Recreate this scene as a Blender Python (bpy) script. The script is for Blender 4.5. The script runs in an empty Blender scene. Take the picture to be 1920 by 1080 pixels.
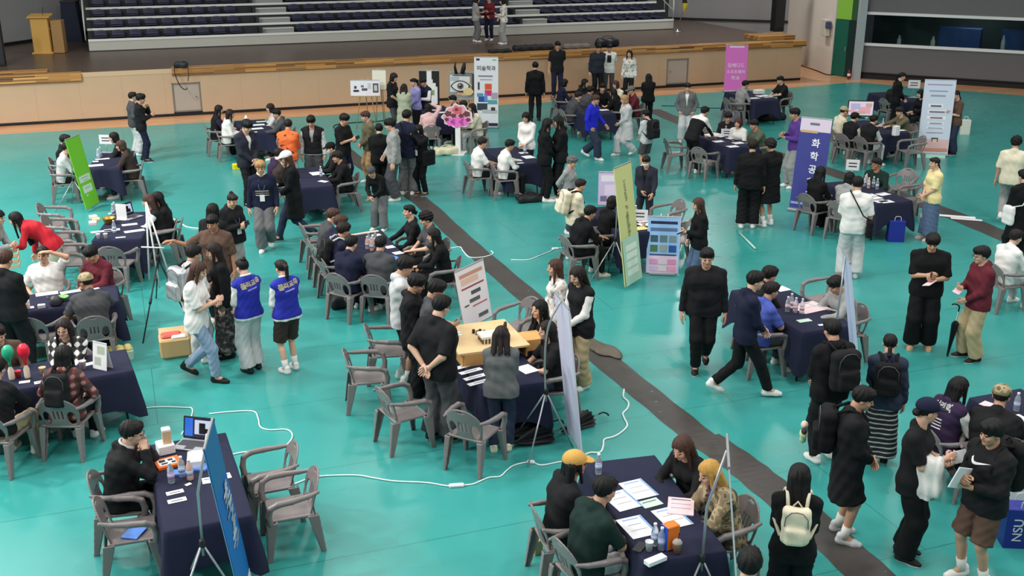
import bpy, math, random
import numpy as np
from mathutils import Vector, Matrix
rnd = random.Random(11)
SC = bpy.context.scene
COL = SC.collection
F32 = np.float32
# ------------------------------------------------------------------ camera
FOC, PITCH, CAMH = 2030.0, math.radians(19.1), 5.95
CF = np.array([0, math.cos(PITCH), -math.sin(PITCH)]); CU = np.array([0, math.sin(PITCH), math.cos(PITCH)])
CP = np.array([0, 0, CAMH])
def G(x, y, z=0.0):
    """the point at height z that the photograph shows at (x, y)"""
    d = CF + np.array([1., 0, 0]) * (x - 960) / FOC - CU * (y - 540) / FOC
    return CP + d * ((z - CAMH) / d[2])
def proj(P):
    d = np.asarray(P, float) - CP; z = d @ CF
    return 960 + FOC * d[0] / z, 540 - FOC * (d @ CU) / z, z
cam = bpy.data.cameras.new('camera'); camo = bpy.data.objects.new('camera', cam); COL.objects.link(camo)
camo.location = (0, 0, CAMH); camo.rotation_euler = (math.pi / 2 - PITCH, 0, 0)
cam.sensor_width = 36; cam.lens = FOC / 1920 * 36; cam.clip_end = 300; SC.camera = camo
HALL = math.radians(19.9)           # the stage front runs at this angle
HU = np.array([math.cos(HALL), math.sin(HALL), 0]); HN = np.array([-math.sin(HALL), math.cos(HALL), 0])
# ------------------------------------------------------------------ materials
def lin(c):
    return tuple((v / 12.92 if v <= .04045 else ((v + .055) / 1.055) ** 2.4) for v in (x / 255 for x in c))
CN = dict(black=(24,24,27), jet=(15,15,18), navy=(24,28,52), white=(232,228,226), grey=(150,150,150), dgrey=(72,72,76), mgrey=(104,104,106), lgrey=(196,196,198),
    brown=(92,70,60), dbrown=(58,46,42), maroon=(98,34,46), red=(188,34,48), orange=(236,104,44), blue=(40,48,160), royal=(34,42,196), denim=(84,104,134), ldenim=(134,154,180),
    ddenim=(44,52,72), khaki=(176,158,124), cream=(226,216,192), olive=(104,98,76), dgreen=(22,44,40), green=(88,96,80), purple=(88,56,136), dpurple=(52,36,66), lav=(150,144,204),
    pink=(220,178,178), yellow=(234,216,160), tan=(190,150,110), suit=(40,42,54), bluesh=(76,92,176), hblack=(15,13,14), hbrown=(70,46,38), hdark=(30,22,21), hblond=(186,142,72), hlight=(172,134,96), hsand=(170,130,88),
    hgrey=(96,94,94), mustard=(206,158,84), camo=(120,110,90), silver=(196,198,200), sage=(168,174,150))
MATS = {}
def mat(key, col, rough=.7, bump=0, bs=60, metal=0, var=.0, vs=6, spec=.4, emit=0, coat=0, alpha=1, trans=0):
    if key in MATS: return MATS[key]
    m = bpy.data.materials.new(key); m.use_nodes = True; nt = m.node_tree; b = nt.nodes['Principled BSDF']
    c = lin(col); b.inputs['Base Color'].default_value = (*c, 1); b.inputs['Roughness'].default_value = rough
    b.inputs['Metallic'].default_value = metal; b.inputs['Specular IOR Level'].default_value = spec
    b.inputs['Coat Weight'].default_value = coat
    if trans: b.inputs['Transmission Weight'].default_value = trans; b.inputs['IOR'].default_value = 1.2
    if alpha < 1: b.inputs['Alpha'].default_value = alpha
    if emit: b.inputs['Emission Color'].default_value = (*c, 1); b.inputs['Emission Strength'].default_value = emit
    if bump or var:
        tc = nt.nodes.new('ShaderNodeTexCoord')
    if var:
        n = nt.nodes.new('ShaderNodeTexNoise'); n.inputs['Scale'].default_value = vs; n.inputs['Detail'].default_value = 4
        nt.links.new(tc.outputs['Object'], n.inputs['Vector'])
        r = nt.nodes.new('ShaderNodeMix'); r.data_type = 'RGBA'
        r.inputs['A'].default_value = (*[v * (1 - var) for v in c], 1); r.inputs['B'].default_value = (*[min(1, v * (1 + var)) for v in c], 1)
        nt.links.new(n.outputs['Fac'], r.inputs['Factor']); nt.links.new(r.outputs['Result'], b.inputs['Base Color'])
    if bump:
        n = nt.nodes.new('ShaderNodeTexNoise'); n.inputs['Scale'].default_value = bs; n.inputs['Detail'].default_value = 3
        nt.links.new(tc.outputs['Object'], n.inputs['Vector'])
        bp = nt.nodes.new('ShaderNodeBump'); bp.inputs['Strength'].default_value = bump; bp.inputs['Distance'].default_value = .01
        nt.links.new(n.outputs['Fac'], bp.inputs['Height']); nt.links.new(bp.outputs['Normal'], b.inputs['Normal'])
    MATS[key] = m; return m
def ramp_mat(key, cols, tex='noise', scale=8, rough=.8, axis=None, pos=None, const=True, bump=0):
    """pattern woven or printed into a surface: bands along an axis, plaid, or camouflage blotches"""
    if key in MATS: return MATS[key]
    m = bpy.data.materials.new(key); m.use_nodes = True; nt = m.node_tree; b = nt.nodes['Principled BSDF']; b.inputs['Roughness'].default_value = rough
    tc = nt.nodes.new('ShaderNodeTexCoord')
    def wave(ax):
        w = nt.nodes.new('ShaderNodeTexWave'); w.bands_direction = ax; w.inputs['Scale'].default_value = scale; w.inputs['Distortion'].default_value = .4
        nt.links.new(tc.outputs['Object'], w.inputs['Vector']); return w.outputs['Fac']
    if tex == 'noise':
        n = nt.nodes.new('ShaderNodeTexNoise'); n.inputs['Scale'].default_value = scale; n.inputs['Detail'].default_value = 2
        nt.links.new(tc.outputs['Object'], n.inputs['Vector']); f = n.outputs['Fac']
    elif tex == 'plaid':
        a = nt.nodes.new('ShaderNodeMath'); a.operation = 'ADD'; nt.links.new(wave('X'), a.inputs[0]); nt.links.new(wave('Z'), a.inputs[1])
        h = nt.nodes.new('ShaderNodeMath'); h.operation = 'MULTIPLY'; h.inputs[1].default_value = .5; nt.links.new(a.outputs[0], h.inputs[0]); f = h.outputs[0]
    else: f = wave(axis or 'Z')
    r = nt.nodes.new('ShaderNodeValToRGB'); cr = r.color_ramp; cr.interpolation = 'CONSTANT' if const else 'LINEAR'
    pos = pos or [i / len(cols) for i in range(len(cols))]
    while len(cr.elements) < len(cols): cr.elements.new(.5)
    for e, p, c in zip(cr.elements, pos, cols): e.position = p; e.color = (*lin(CN.get(c, c) if isinstance(c, str) else c), 1)
    nt.links.new(f, r.inputs['Fac']); nt.links.new(r.outputs['Color'], b.inputs['Base Color']); MATS[key] = m; return m
def cloth(c):
    if c == 'plaidbw': return ramp_mat('cloth_plaid_pale', ['black', (70,68,70), 'white'], 'plaid', 3.4, pos=[0, .42, .6])
    if c == 'plaidred': return ramp_mat('cloth_plaid_red', ['dbrown', (104,44,46), (160,120,112)], 'plaid', 3.4, pos=[0, .4, .72])
    if c == 'camo': return ramp_mat('cloth_camouflage', [(70,62,48), (128,112,84), (168,150,118), (92,84,62)], 'noise', 9, pos=[0, .42, .55, .64])
    if c == 'floral': return ramp_mat('cloth_floral', [(226,222,216), (206,196,190), (140,140,140)], 'noise', 14, pos=[0, .5, .6])
    if c == 'bwskirt': return ramp_mat('cloth_patterned', [(30,30,32), (70,66,66), (120,112,110)], 'noise', 16, pos=[0, .5, .6])
    if c == 'stripe': return ramp_mat('cloth_striped', [(24,24,28), (170,172,172)], 'wave', 5.5, axis='Z', pos=[0, .8])
    if c == 'orangep': return ramp_mat('cloth_orange_print', [(238,108,48), (60,50,50)], 'noise', 12, pos=[0, .63])
    if c == 'metal': return mat('silver_fabric', (190,192,196), .3, bump=.3, metal=.6)
    return mat('cloth_' + c, CN[c], .85, bump=.25, bs=90, var=.12, vs=9, spec=.25)
SKINS = [mat('skin_light', (214,170,146), .55, var=.06), mat('skin_mid', (198,150,124), .55, var=.06), mat('skin_tan', (176,126,100), .55, var=.06)]
M_EYE = mat('eye_dark', (38,28,26), .3); M_LIP = mat('lips', (178,104,98), .5)
def hairm(c): return mat('hair_' + c, CN[c], .6, bump=.4, bs=60, var=.2, vs=20, spec=.28)
# ------------------------------------------------------------------ object helpers
def mesh(name, V, Fq, mats, mi=None, smooth=True):
    """V (n,3) array; Fq (m,4) or (m,3) array, or a list of faces of any size"""
    me = bpy.data.meshes.new(name)
    if isinstance(Fq, np.ndarray):
        k = Fq.shape[1]; n = len(Fq)
        me.vertices.add(len(V)); me.vertices.foreach_set('co', np.ascontiguousarray(V, F32).ravel())
        me.loops.add(n * k); me.loops.foreach_set('vertex_index', np.ascontiguousarray(Fq, np.int32).ravel())
        me.polygons.add(n); me.polygons.foreach_set('loop_start', np.arange(0, n * k, k, dtype=np.int32))
        me.update(calc_edges=True); me.validate()
    else:
        me.from_pydata([tuple(v) for v in V], [], [tuple(f) for f in Fq]); me.update()
    for m in (mats if isinstance(mats, (list, tuple)) else [mats]): me.materials.append(m)
    if mi is not None: me.polygons.foreach_set('material_index', np.asarray(mi, np.int32))
    if smooth: me.polygons.foreach_set('use_smooth', np.ones(len(me.polygons), bool))
    return me
def obj(name, me, parent=None, loc=None, rz=None, label=None, cat=None, group=None, kind=None, rot=None):
    o = bpy.data.objects.new(name, me); COL.objects.link(o)
    if parent is not None: o.parent = parent
    if loc is not None: o.location = [float(v) for v in loc]
    if rz is not None: o.rotation_euler = (0, 0, rz)
    if rot is not None: o.rotation_euler = rot
    if label: o['label'] = label
    if cat: o['category'] = cat
    if group: o['group'] = group
    if kind: o['kind'] = kind
    return o
def struct(name, me, **k): return obj(name, me, kind='structure', **k)
class MB:
    """collects boxes, bars, tubes and lathes into ONE mesh"""
    def __init__(s): s.V = []; s.F = []; s.M = []
    def add(s, V, F, m=0):
        n = len(s.V); s.V += [tuple(map(float, v)) for v in V]; s.F += [tuple(i + n for i in f) for f in F]; s.M += [m] * len(F); return s
    def box(s, c, d, m=0, R=None, bev=0.0):
        x, y, z = [v / 2 for v in d]
        if bev:
            b = min(bev, x * .9, y * .9, z * .9); V = []; 
            for zz, k in ((-z, b), (-z + b, 0), (z - b, 0), (z, b)):
                for sx, sy in ((-1, -1), (1, -1), (1, 1), (-1, 1)):
                    cx, cy = sx * (x - k), sy * (y - k)
                    q = b if k == 0 else b * .6
                    V += [(cx, cy - sy * q, zz), (cx - sx * q, cy, zz)] if sx * sy > 0 else [(cx - sx * q, cy, zz), (cx, cy - sy * q, zz)]
            F = [tuple(reversed(range(8))), tuple(range(24, 32))]
            for l in range(3): F += [(l * 8 + i, l * 8 + (i + 1) % 8, l * 8 + 8 + (i + 1) % 8, l * 8 + 8 + i) for i in range(8)]
        else:
            V = [(sx * x, sy * y, sz * z) for sz in (-1, 1) for sx, sy in ((-1, -1), (1, -1), (1, 1), (-1, 1))]
            F = [(3, 2, 1, 0), (4, 5, 6, 7)] + [(i, (i + 1) % 4, 4 + (i + 1) % 4, 4 + i) for i in range(4)]
        if R is not None: V = [R @ Vector(v) for v in V]
        return s.add([(v[0] + c[0], v[1] + c[1], v[2] + c[2]) for v in V], F, m)
    def tube(s, pts, r, n=8, m=0, cap=True):
        pts = [Vector(p) for p in pts]; rs = r if isinstance(r, (list, tuple)) else [r] * len(pts); V = []; F = []; ref = None
        for i, p in enumerate(pts):
            t = (pts[min(i + 1, len(pts) - 1)] - pts[max(i - 1, 0)]).normalized()
            if ref is None: ref = t.orthogonal().normalized()
            u = (ref - t * ref.dot(t))
            u = u.normalized() if u.length > 1e-5 else t.orthogonal().normalized()
            ref = u; w = t.cross(u)
            V += [p + (u * math.cos(a) + w * math.sin(a)) * rs[i] for a in (2 * math.pi * k / n for k in range(n))]
        for i in range(len(pts) - 1): F += [(i * n + k, i * n + (k + 1) % n, (i + 1) * n + (k + 1) % n, (i + 1) * n + k) for k in range(n)]
        if cap: F += [tuple(reversed(range(n))), tuple(range((len(pts) - 1) * n, len(pts) * n))]
        return s.add(V, F, m)
    def lathe(s, prof, c=(0, 0, 0), n=16, m=0):
        V = []; F = []
        for r, z in prof: V += [(c[0] + r * math.cos(2 * math.pi * k / n), c[1] + r * math.sin(2 * math.pi * k / n), c[2] + z) for k in range(n)]
        for i in range(len(prof) - 1): F += [(i * n + k, i * n + (k + 1) % n, (i + 1) * n + (k + 1) % n, (i + 1) * n + k) for k in range(n)]
        F += [tuple(reversed(range(n))), tuple(range((len(prof) - 1) * n, len(prof) * n))]
        return s.add(V, F, m)
    def me(s, name, mats, smooth=False): return mesh(name, s.V, s.F, mats, s.M, smooth)
def empty(name, loc, rz=0, label=None, cat=None, group=None, kind=None):
    o = obj(name, None, None, loc, rz, label, cat, group, kind); o.empty_display_size = .1; return o
def copy_tree(o, parent=None):
    c = o.copy(); COL.objects.link(c)
    if parent is not None: c.parent = parent
    for ch in list(o.children): copy_tree(ch, c)
    return c
ORD = ['leftmost', 'second from the left', 'third from the left', 'fourth from the left', 'fifth from the left', 'sixth from the left', 'seventh from the left', 'eighth from the left', 'ninth from the left', 'tenth from the left']
# ------------------------------------------------------------------ distance fields -> meshes
def cone(P, a, b, r1, r2):
    a = np.asarray(a, F32); ba = np.asarray(b, F32) - a; pa = P - a
    t = np.clip((pa @ ba) / max(float(ba @ ba), 1e-9), 0, 1)
    q = pa - t[:, None] * ba
    return np.sqrt(np.einsum('ij,ij->i', q, q)) - (r1 + (r2 - r1) * t)
def ell(P, c, r):
    r = np.asarray(r, F32); q = (P - np.asarray(c, F32)) / r
    k = np.sqrt(np.einsum('ij,ij->i', q, q)); return (k - 1) * float(min(r)) * .5 + (k - 1) * float(np.mean(r)) * .5
def rbox(P, c, h, r=.01):
    q = np.abs(P - np.asarray(c, F32)) - (np.asarray(h, F32) - r)
    return np.sqrt((np.maximum(q, 0) ** 2).sum(1)) + np.minimum(q.max(1), 0) - r
def su(a, b, k):
    h = np.clip(.5 + .5 * (b - a) / k, 0, 1); return b + (a - b) * h - k * h * (1 - h)
def ss(a, b, k=.01):     # a minus b
    return -su(-a, b, k)
def nets(f, lo, hi, c):
    lo = np.asarray(lo, float) - 1.5 * c; n = [int(math.ceil((h - l) / c)) + 3 for l, h in zip(lo, hi)]
    ax = [(lo[i] + c * np.arange(n[i])).astype(F32) for i in range(3)]
    P = np.stack(np.meshgrid(*ax, indexing='ij'), -1).reshape(-1, 3)
    # coarse pass: skip what is far from the surface
    v = f(P).reshape(n); s = v < 0
    mixed = np.zeros([k - 1 for k in n], bool); al = np.ones_like(mixed)
    for dx in (0, 1):
        for dy in (0, 1):
            for dz in (0, 1):
                q = s[dx:n[0] - 1 + dx, dy:n[1] - 1 + dy, dz:n[2] - 1 + dz]; mixed |= q; al &= q
    mixed &= ~al
    I = np.argwhere(mixed); ids = -np.ones(mixed.shape, np.int64); ids[mixed] = np.arange(len(I))
    acc = np.zeros((len(I), 3)); cnt = np.zeros(len(I))
    for a in range(3):
        b, d = [x for x in range(3) if x != a]
        for ob in (0, 1):
            for od in (0, 1):
                J = I.copy(); J[:, b] += ob; J[:, d] += od; K = J.copy(); K[:, a] += 1
                va = v[J[:, 0], J[:, 1], J[:, 2]]; vb = v[K[:, 0], K[:, 1], K[:, 2]]
                m = (va < 0) != (vb < 0); t = va / np.where(m, va - vb, 1)
                p = J.astype(float); p[:, a] += t; acc[m] += p[m]; cnt[m] += 1
    V = lo + c * acc / cnt[:, None]; Q = []
    for a in range(3):
        sl0 = [slice(None)] * 3; sl1 = [slice(None)] * 3; sl0[a] = slice(0, n[a] - 1); sl1[a] = slice(1, n[a])
        s0 = s[tuple(sl0)]; ch = s0 != s[tuple(sl1)]; E = np.argwhere(ch)
        b, d = (a + 1) % 3, (a + 2) % 3
        E = E[(E[:, b] > 0) & (E[:, d] > 0) & (E[:, b] < n[b] - 1) & (E[:, d] < n[d] - 1)]
        if not len(E): continue
        def cid(ob, od):
            J = E.copy(); J[:, b] -= ob; J[:, d] -= od; return ids[J[:, 0], J[:, 1], J[:, 2]]
        q = np.stack([cid(1, 1), cid(0, 1), cid(0, 0), cid(1, 0)], 1); ins = s0[E[:, 0], E[:, 1], E[:, 2]]
        q[~ins] = q[~ins][:, ::-1]; Q.append(q)
    return V.astype(F32), np.concatenate(Q) if Q else np.zeros((0, 4), int)
def normals(V, Q):
    nrm = np.cross(V[Q[:, 2]] - V[Q[:, 0]], V[Q[:, 3]] - V[Q[:, 1]]); N = np.zeros_like(V)
    for k in range(4): np.add.at(N, Q[:, k], nrm)
    return N / (np.linalg.norm(N, axis=1, keepdims=True) + 1e-9)
def sdf_mesh(name, f, lo, hi, c, mats, pick=None):
    V, Q = nets(f, lo, hi, c); mi = None
    if pick is not None: mi = pick(V[Q].mean(1))
    return mesh(name, V, Q, mats, mi)
# ------------------------------------------------------------------ people
def A(*v): return np.array(v, float)
def nz(v): return v / (np.linalg.norm(v) + 1e-9)
def rotx(a): c, s = math.cos(a), math.sin(a); return np.array([[1, 0, 0], [0, c, -s], [0, s, c]])
def roty(a): c, s = math.cos(a), math.sin(a); return np.array([[c, 0, s], [0, 1, 0], [-s, 0, c]])
def rotz(a): c, s = math.cos(a), math.sin(a); return np.array([[c, -s, 0], [s, c, 0], [0, 0, 1]])
D = math.radians
def f_head(P):
    d = su(ell(P, (0, -.012, .03), (.074, .092, .085)), ell(P, (0, .022, -.03), (.060, .068, .083)), .03)
    d = su(d, cone(P, (0, .032, -.062), (0, .058, -.086), .044, .026), .02)
    for s in (-1, 1):
        d = ss(d, ell(P, (s * .030, .101, .002), (.018, .018, .011)), .012)
        d = su(d, ell(P, (s * .030, .080, .001), (.013, .011, .010)), .004)
        d = su(d, ell(P, (s * .077, -.010, -.008), (.010, .021, .031)), .008)
        d = su(d, ell(P, (s * .038, .062, -.030), (.022, .02, .02)), .015)
    d = su(d, cone(P, (0, .088, .006), (0, .103, -.026), .007, .0125), .010)
    d = su(d, ell(P, (0, .084, -.054), (.022, .011, .009)), .006)
    return su(d, cone(P, (0, -.018, -.05), (0, -.026, -.15), .050, .054), .02)
HV, HQ = nets(f_head, (-.1, -.12, -.16), (.1, .13, .13), .0072)
def _hm(c):
    m = np.zeros(len(c), int); x = np.abs(c[:, 0])
    m[(((x - .030) / .0165) ** 2 + ((c[:, 2] - .001) / .0075) ** 2 < 1) & (c[:, 1] > .06)] = 1
    m[(np.abs(x - .031) < .018) & (np.abs(c[:, 2] - .0225) < .0042) & (c[:, 1] > .06)] = 1
    m[((x / .022) ** 2 + ((c[:, 2] + .054) / .009) ** 2 < 1) & (c[:, 1] > .08)] = 2
    return m
HM = _hm(HV[HQ].mean(1))
def f_hand(curl, spread=1.0, tcurl=0.):
    chains = []
    for i, (kx, ln, ry) in enumerate(((-.031, .074, .088), (-.0105, .083, .092), (.0105, .077, .089), (.030, .060, .080))):
        p = A(kx, ry, 0); a = curl * (.55 + .08 * i); dirx = kx * 1.6 * spread
        pts = [p]; ang = a * .8
        for seg in (.45, .32, .23):
            p = p + ln * seg * nz(A(dirx, math.cos(ang), -math.sin(ang))); pts.append(p); ang += a
        chains.append(pts)
    t0 = A(-.016, .022, -.006); t1 = t0 + A(-.030, .026, -.012 - .02 * tcurl); t2 = t1 + A(-.012 + .012 * tcurl, .028, -.012 - .012 * tcurl); t3 = t2 + A(.002 + .012 * tcurl, .024, -.008)
    def f(P):
        d = cone(P, (0, -.03, 0), (0, .01, 0), .026, .026)
        for c in chains: d = su(d, cone(P, (c[0][0] * .5, .012, 0), c[0], .018, .0125), .012)
        for c in chains:
            for j in range(3): d = np.minimum(d, cone(P, c[j], c[j + 1], .0105 - .0012 * j, .0095 - .0012 * j))
        for a, b, r in ((t0, t1, .0155), (t1, t2, .0125), (t2, t3, .011)): d = su(d, cone(P, a, b, r, r - .0015), .006)
        return d
    return f
HANDS = {}
for _n, _c, _t in (('relax', .55, .3), ('grip', 1.15, .9), ('flat', .12, 0.)):
    HANDS[_n] = nets(f_hand(_c, 1, _t), (-.09, -.06, -.13), (.07, .19, .04), .0062)
def f_shoe(P):
    d = cone(P, (0, -.045, -.040), (0, .10, -.052), .040, .043)
    d = su(d, cone(P, (0, .10, -.056), (.004, .150, -.058), .043, .033), .02)
    d = su(d, cone(P, (0, -.03, .01), (0, -.02, -.04), .043, .042), .02)
    return np.maximum(d, -(P[:, 2] + .08))
SHV, SHQ = nets(f_shoe, (-.06, -.1, -.085), (.06, .2, .06), .0085)
SHM = (SHV[SHQ].mean(1)[:, 2] < -.058).astype(int)
# hair styles, in the frame of the head
def lump(P, a, k): return a * (np.sin(P[:, 0] * k + 1.3) * np.sin(P[:, 1] * k * 1.1 + .4) + np.sin(P[:, 2] * k * 1.2 + P[:, 0] * k * .5))
def tuft(P, a, k=70):
    th = np.arctan2(P[:, 0], P[:, 1] + .03); r_ = np.sqrt(P[:, 0] ** 2 + (P[:, 1] + .03) ** 2)
    return a * (np.sin(th * 11 + r_ * 60 + P[:, 2] * 30) + .7 * np.sin(th * 19 - P[:, 2] * k + 1.) + .5 * np.sin(r_ * 150 + th * 5))
def f_crop(P, grow=0., low=-.072, fr=.026, part=0):
    d = ell(P, (0, -.016, .036), (.090 + grow, .106 + grow, .098 + grow)) - tuft(P, .0026)
    d = su(d, ell(P, (0, .045, .078), (.070 + grow, .055 + grow, .045 + grow)) - tuft(P, .003), .02)
    jag = .007 * np.sin(P[:, 0] * 170 + part) + .006 * np.cos(P[:, 0] * 60 + part * 2)
    line = np.where(P[:, 1] > .025, fr + jag, np.where(P[:, 1] > -.035, -.022 + (P[:, 1] + .035) * .45, low + .3 * (P[:, 1] + .1) + .004 * np.sin(P[:, 0] * 140)))
    return np.maximum(d, (line - P[:, 2]) * .8)
def f_long(P, dn=-.34, w=.078, front=True):
    d = ell(P, (0, -.014, .032), (.092, .108, .098)) - tuft(P, .0016, 50)
    d = np.maximum(d, np.where(P[:, 1] > .045, .036 - P[:, 2], -.2) * .8)
    d = np.maximum(d, -ell(P, (0, .085, -.03), (.056, .075, .10)))
    b = np.minimum(cone(P, (-w * .6, -.055, .0), (-w * .85, -.085, dn), .050, .034), cone(P, (w * .6, -.055, .0), (w * .85, -.085, dn), .050, .034))
    b = su(b, cone(P, (0, -.065, 0), (0, -.095, dn), .048, .030), .02)
    d = su(d, b, .03)
    if front:
        for s in (-1, 1): d = su(d, cone(P, (s * .076, .015, .02), (s * .094, .045, dn * .62), .022, .014), .02)
    return np.maximum(d - .0024 * np.sin(np.arctan2(P[:, 0], -P[:, 1] - .01) * 16 + P[:, 2] * 9), dn - P[:, 2] + .02 * np.sin(P[:, 0] * 90))
def f_bob(P):
    d = ell(P, (0, -.014, .024), (.097, .112, .104)) - tuft(P, .0016, 50)
    d = su(d, ell(P, (0, -.03, -.06), (.098, .085, .085)), .03)
    d = np.maximum(d, -.135 - P[:, 2])
    d = np.maximum(d, np.where(P[:, 1] > .05, .028 - P[:, 2], -.3) * .8)
    return np.maximum(d, -ell(P, (0, .088, -.05), (.056, .080, .10)))
def f_tail(P):
    d = f_crop(P, -.007, -.05, .045)
    for a, b, r, q in (((0, -.10, .055), (0, -.145, .02), .026, .030), ((0, -.145, .02), (0, -.135, -.10), .030, .026), ((0, -.135, -.10), (0, -.115, -.20), .026, .010)): d = su(d, cone(P, a, b, r, q), .015)
    return d
def f_lowtail(P):
    d = f_crop(P, -.007, -.07, .045)
    return su(su(d, cone(P, (0, -.095, -.05), (0, -.115, -.13), .026, .024), .02), cone(P, (0, -.115, -.13), (0, -.10, -.24), .024, .010), .015)
def f_bun(P): return su(f_crop(P, -.007, -.06, .045), ell(P, (0, -.065, .115), (.040, .040, .036)) + lump(P, .003, 90), .01)
def f_lowbun(P): return su(f_crop(P, -.007, -.065, .045), ell(P, (0, -.112, -.02), (.042, .036, .040)) + lump(P, .003, 90), .01)
def f_curly(P): return f_crop(P, .012, -.06, .024) + lump(P, .005, 95)
def f_under(P): return np.maximum(f_crop(P, -.006), P[:, 2] - .045)
HAIRF = dict(crop=(lambda P: f_crop(P), -.1), bowl=(lambda P: f_crop(P, .006, -.075, .012), -.1), part=(lambda P: f_crop(P, .008, -.07, .036, 1.5), -.1), curly=(f_curly, -.09), long=(f_long, -.38), midlong=(lambda P: f_long(P, -.24, .105), -.28), xlong=(lambda P: f_long(P, -.46, .07), -.5),
    back=(lambda P: f_long(P, -.30, .085, False), -.34), bob=(f_bob, -.16), tail=(f_tail, -.23), lowtail=(f_lowtail, -.27), bun=(f_bun, -.09), lowbun=(f_lowbun, -.1), under=(f_under, -.09))
HAIRC = {}
def hair_geo(st):
    if st not in HAIRC:
        f, zl = HAIRF[st]; HAIRC[st] = nets(f, (-.14, -.19, zl), (.14, .14, .18), .0078)
    return HAIRC[st]
def f_cap(P):
    d = ell(P, (0, -.012, .050), (.098, .116, .092)); d = np.maximum(d, .030 - P[:, 2])
    br = np.maximum(ell(P, (0, .105, .040), (.078, .085, .030)), np.abs(P[:, 2] - .044 + .8 * (P[:, 1] - .1) * .25) - .007)
    return su(d, np.maximum(br, .06 - P[:, 1]), .012)
def f_beanie(P): return np.maximum(ell(P, (0, -.014, .045), (.096, .112, .098)), .012 + .12 * P[:, 1] - P[:, 2])
def f_hoodup(P):
    d = ell(P, (0, -.022, .018), (.108, .125, .122)); d = su(d, ell(P, (0, -.04, -.10), (.10, .09, .07)), .04)
    return np.maximum(d, -ell(P, (0, .10, -.01), (.062, .09, .095)))
HATS = dict(cap=nets(f_cap, (-.12, -.15, .01), (.12, .22, .16), .0085), beanie=nets(f_beanie, (-.12, -.15, -.02), (.12, .12, .16), .0085), hood=nets(f_hoodup, (-.13, -.17, -.19), (.13, .13, .16), .0095))
def ik(a, t, l1, l2, pole):
    d = t - a; L = np.linalg.norm(d); mx = (l1 + l2) * .998
    if L > mx: t = a + d * mx / L; d = t - a; L = mx
    L = max(L, abs(l1 - l2) + .01); u = nz(d)
    x = (L * L + l1 * l1 - l2 * l2) / (2 * L); h = math.sqrt(max(l1 * l1 - x * x, 0))
    n = pole - u * (pole @ u); return a + u * x + nz(n) * h, t
# where the wrist is, from the shoulder: (inward, forward, up), elbow hint (outward, forward, up), hand, palm
ARMS = dict(hang=((-.075, .03, -.52), (.35, -1, 0), 'relax', 'in'), hang2=((-.06, .09, -.50), (.35, -1, 0), 'relax', 'in'), swing=((-.05, .26, -.44), (.3, -1, -.1), 'relax', 'in'), swingb=((-.07, -.20, -.47), (.3, -1, 0), 'relax', 'in'),
    table=((.08, .36, -.27), (1, -.3, -.7), 'flat', 'down'), table2=((.15, .30, -.28), (1, -.3, -.6), 'relax', 'down'), tablef=((.02, .44, -.22), (.8, -.2, -.8), 'relax', 'down'), write=((.12, .34, -.25), (1, -.3, -.5), 'grip', 'down'),
    phone=((.12, .25, -.26), (.8, -.6, -.8), 'grip', 'up'), phone2=((.16, .27, -.20), (.7, -.6, -.8), 'grip', 'in'), front=((.15, .20, -.42), (1, -.5, -.2), 'relax', 'in'), behind=((.15, -.17, -.40), (1, -.5, 0), 'relax', 'out'),
    face=((.12, .20, .06), (.7, -.1, -1), 'grip', 'in'), mouth=((.15, .20, .02), (.8, 0, -1), 'grip', 'in'), camera=((.10, .26, .12), (.9, 0, -.8), 'grip', 'in'), cross=((.26, .20, -.24), (1, .1, -.3), 'relax', 'down'), pocket=((-.02, .06, -.47), (1, -.7, 0), 'relax', 'in'),
    lap=((.06, .26, -.42), (1, -.4, -.2), 'relax', 'down'), lap2=((.12, .22, -.38), (1, -.4, -.2), 'relax', 'down'), reach=((.02, .50, -.12), (.5, 0, -1), 'relax', 'down'), up=((.06, .16, .30), (1, .2, .3), 'relax', 'down'), side=((-.40, .18, -.05), (.2, -.5, -1), 'relax', 'down'), rest=((.0, .22, -.33), (1, -.5, -.5), 'relax', 'down'),
    carry=((.10, .30, -.32), (.9, -.6, -.5), 'grip', 'up'), strap=((.02, .16, -.12), (.6, -.2, -1), 'grip', 'in'))
PEOPLE = []
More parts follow.
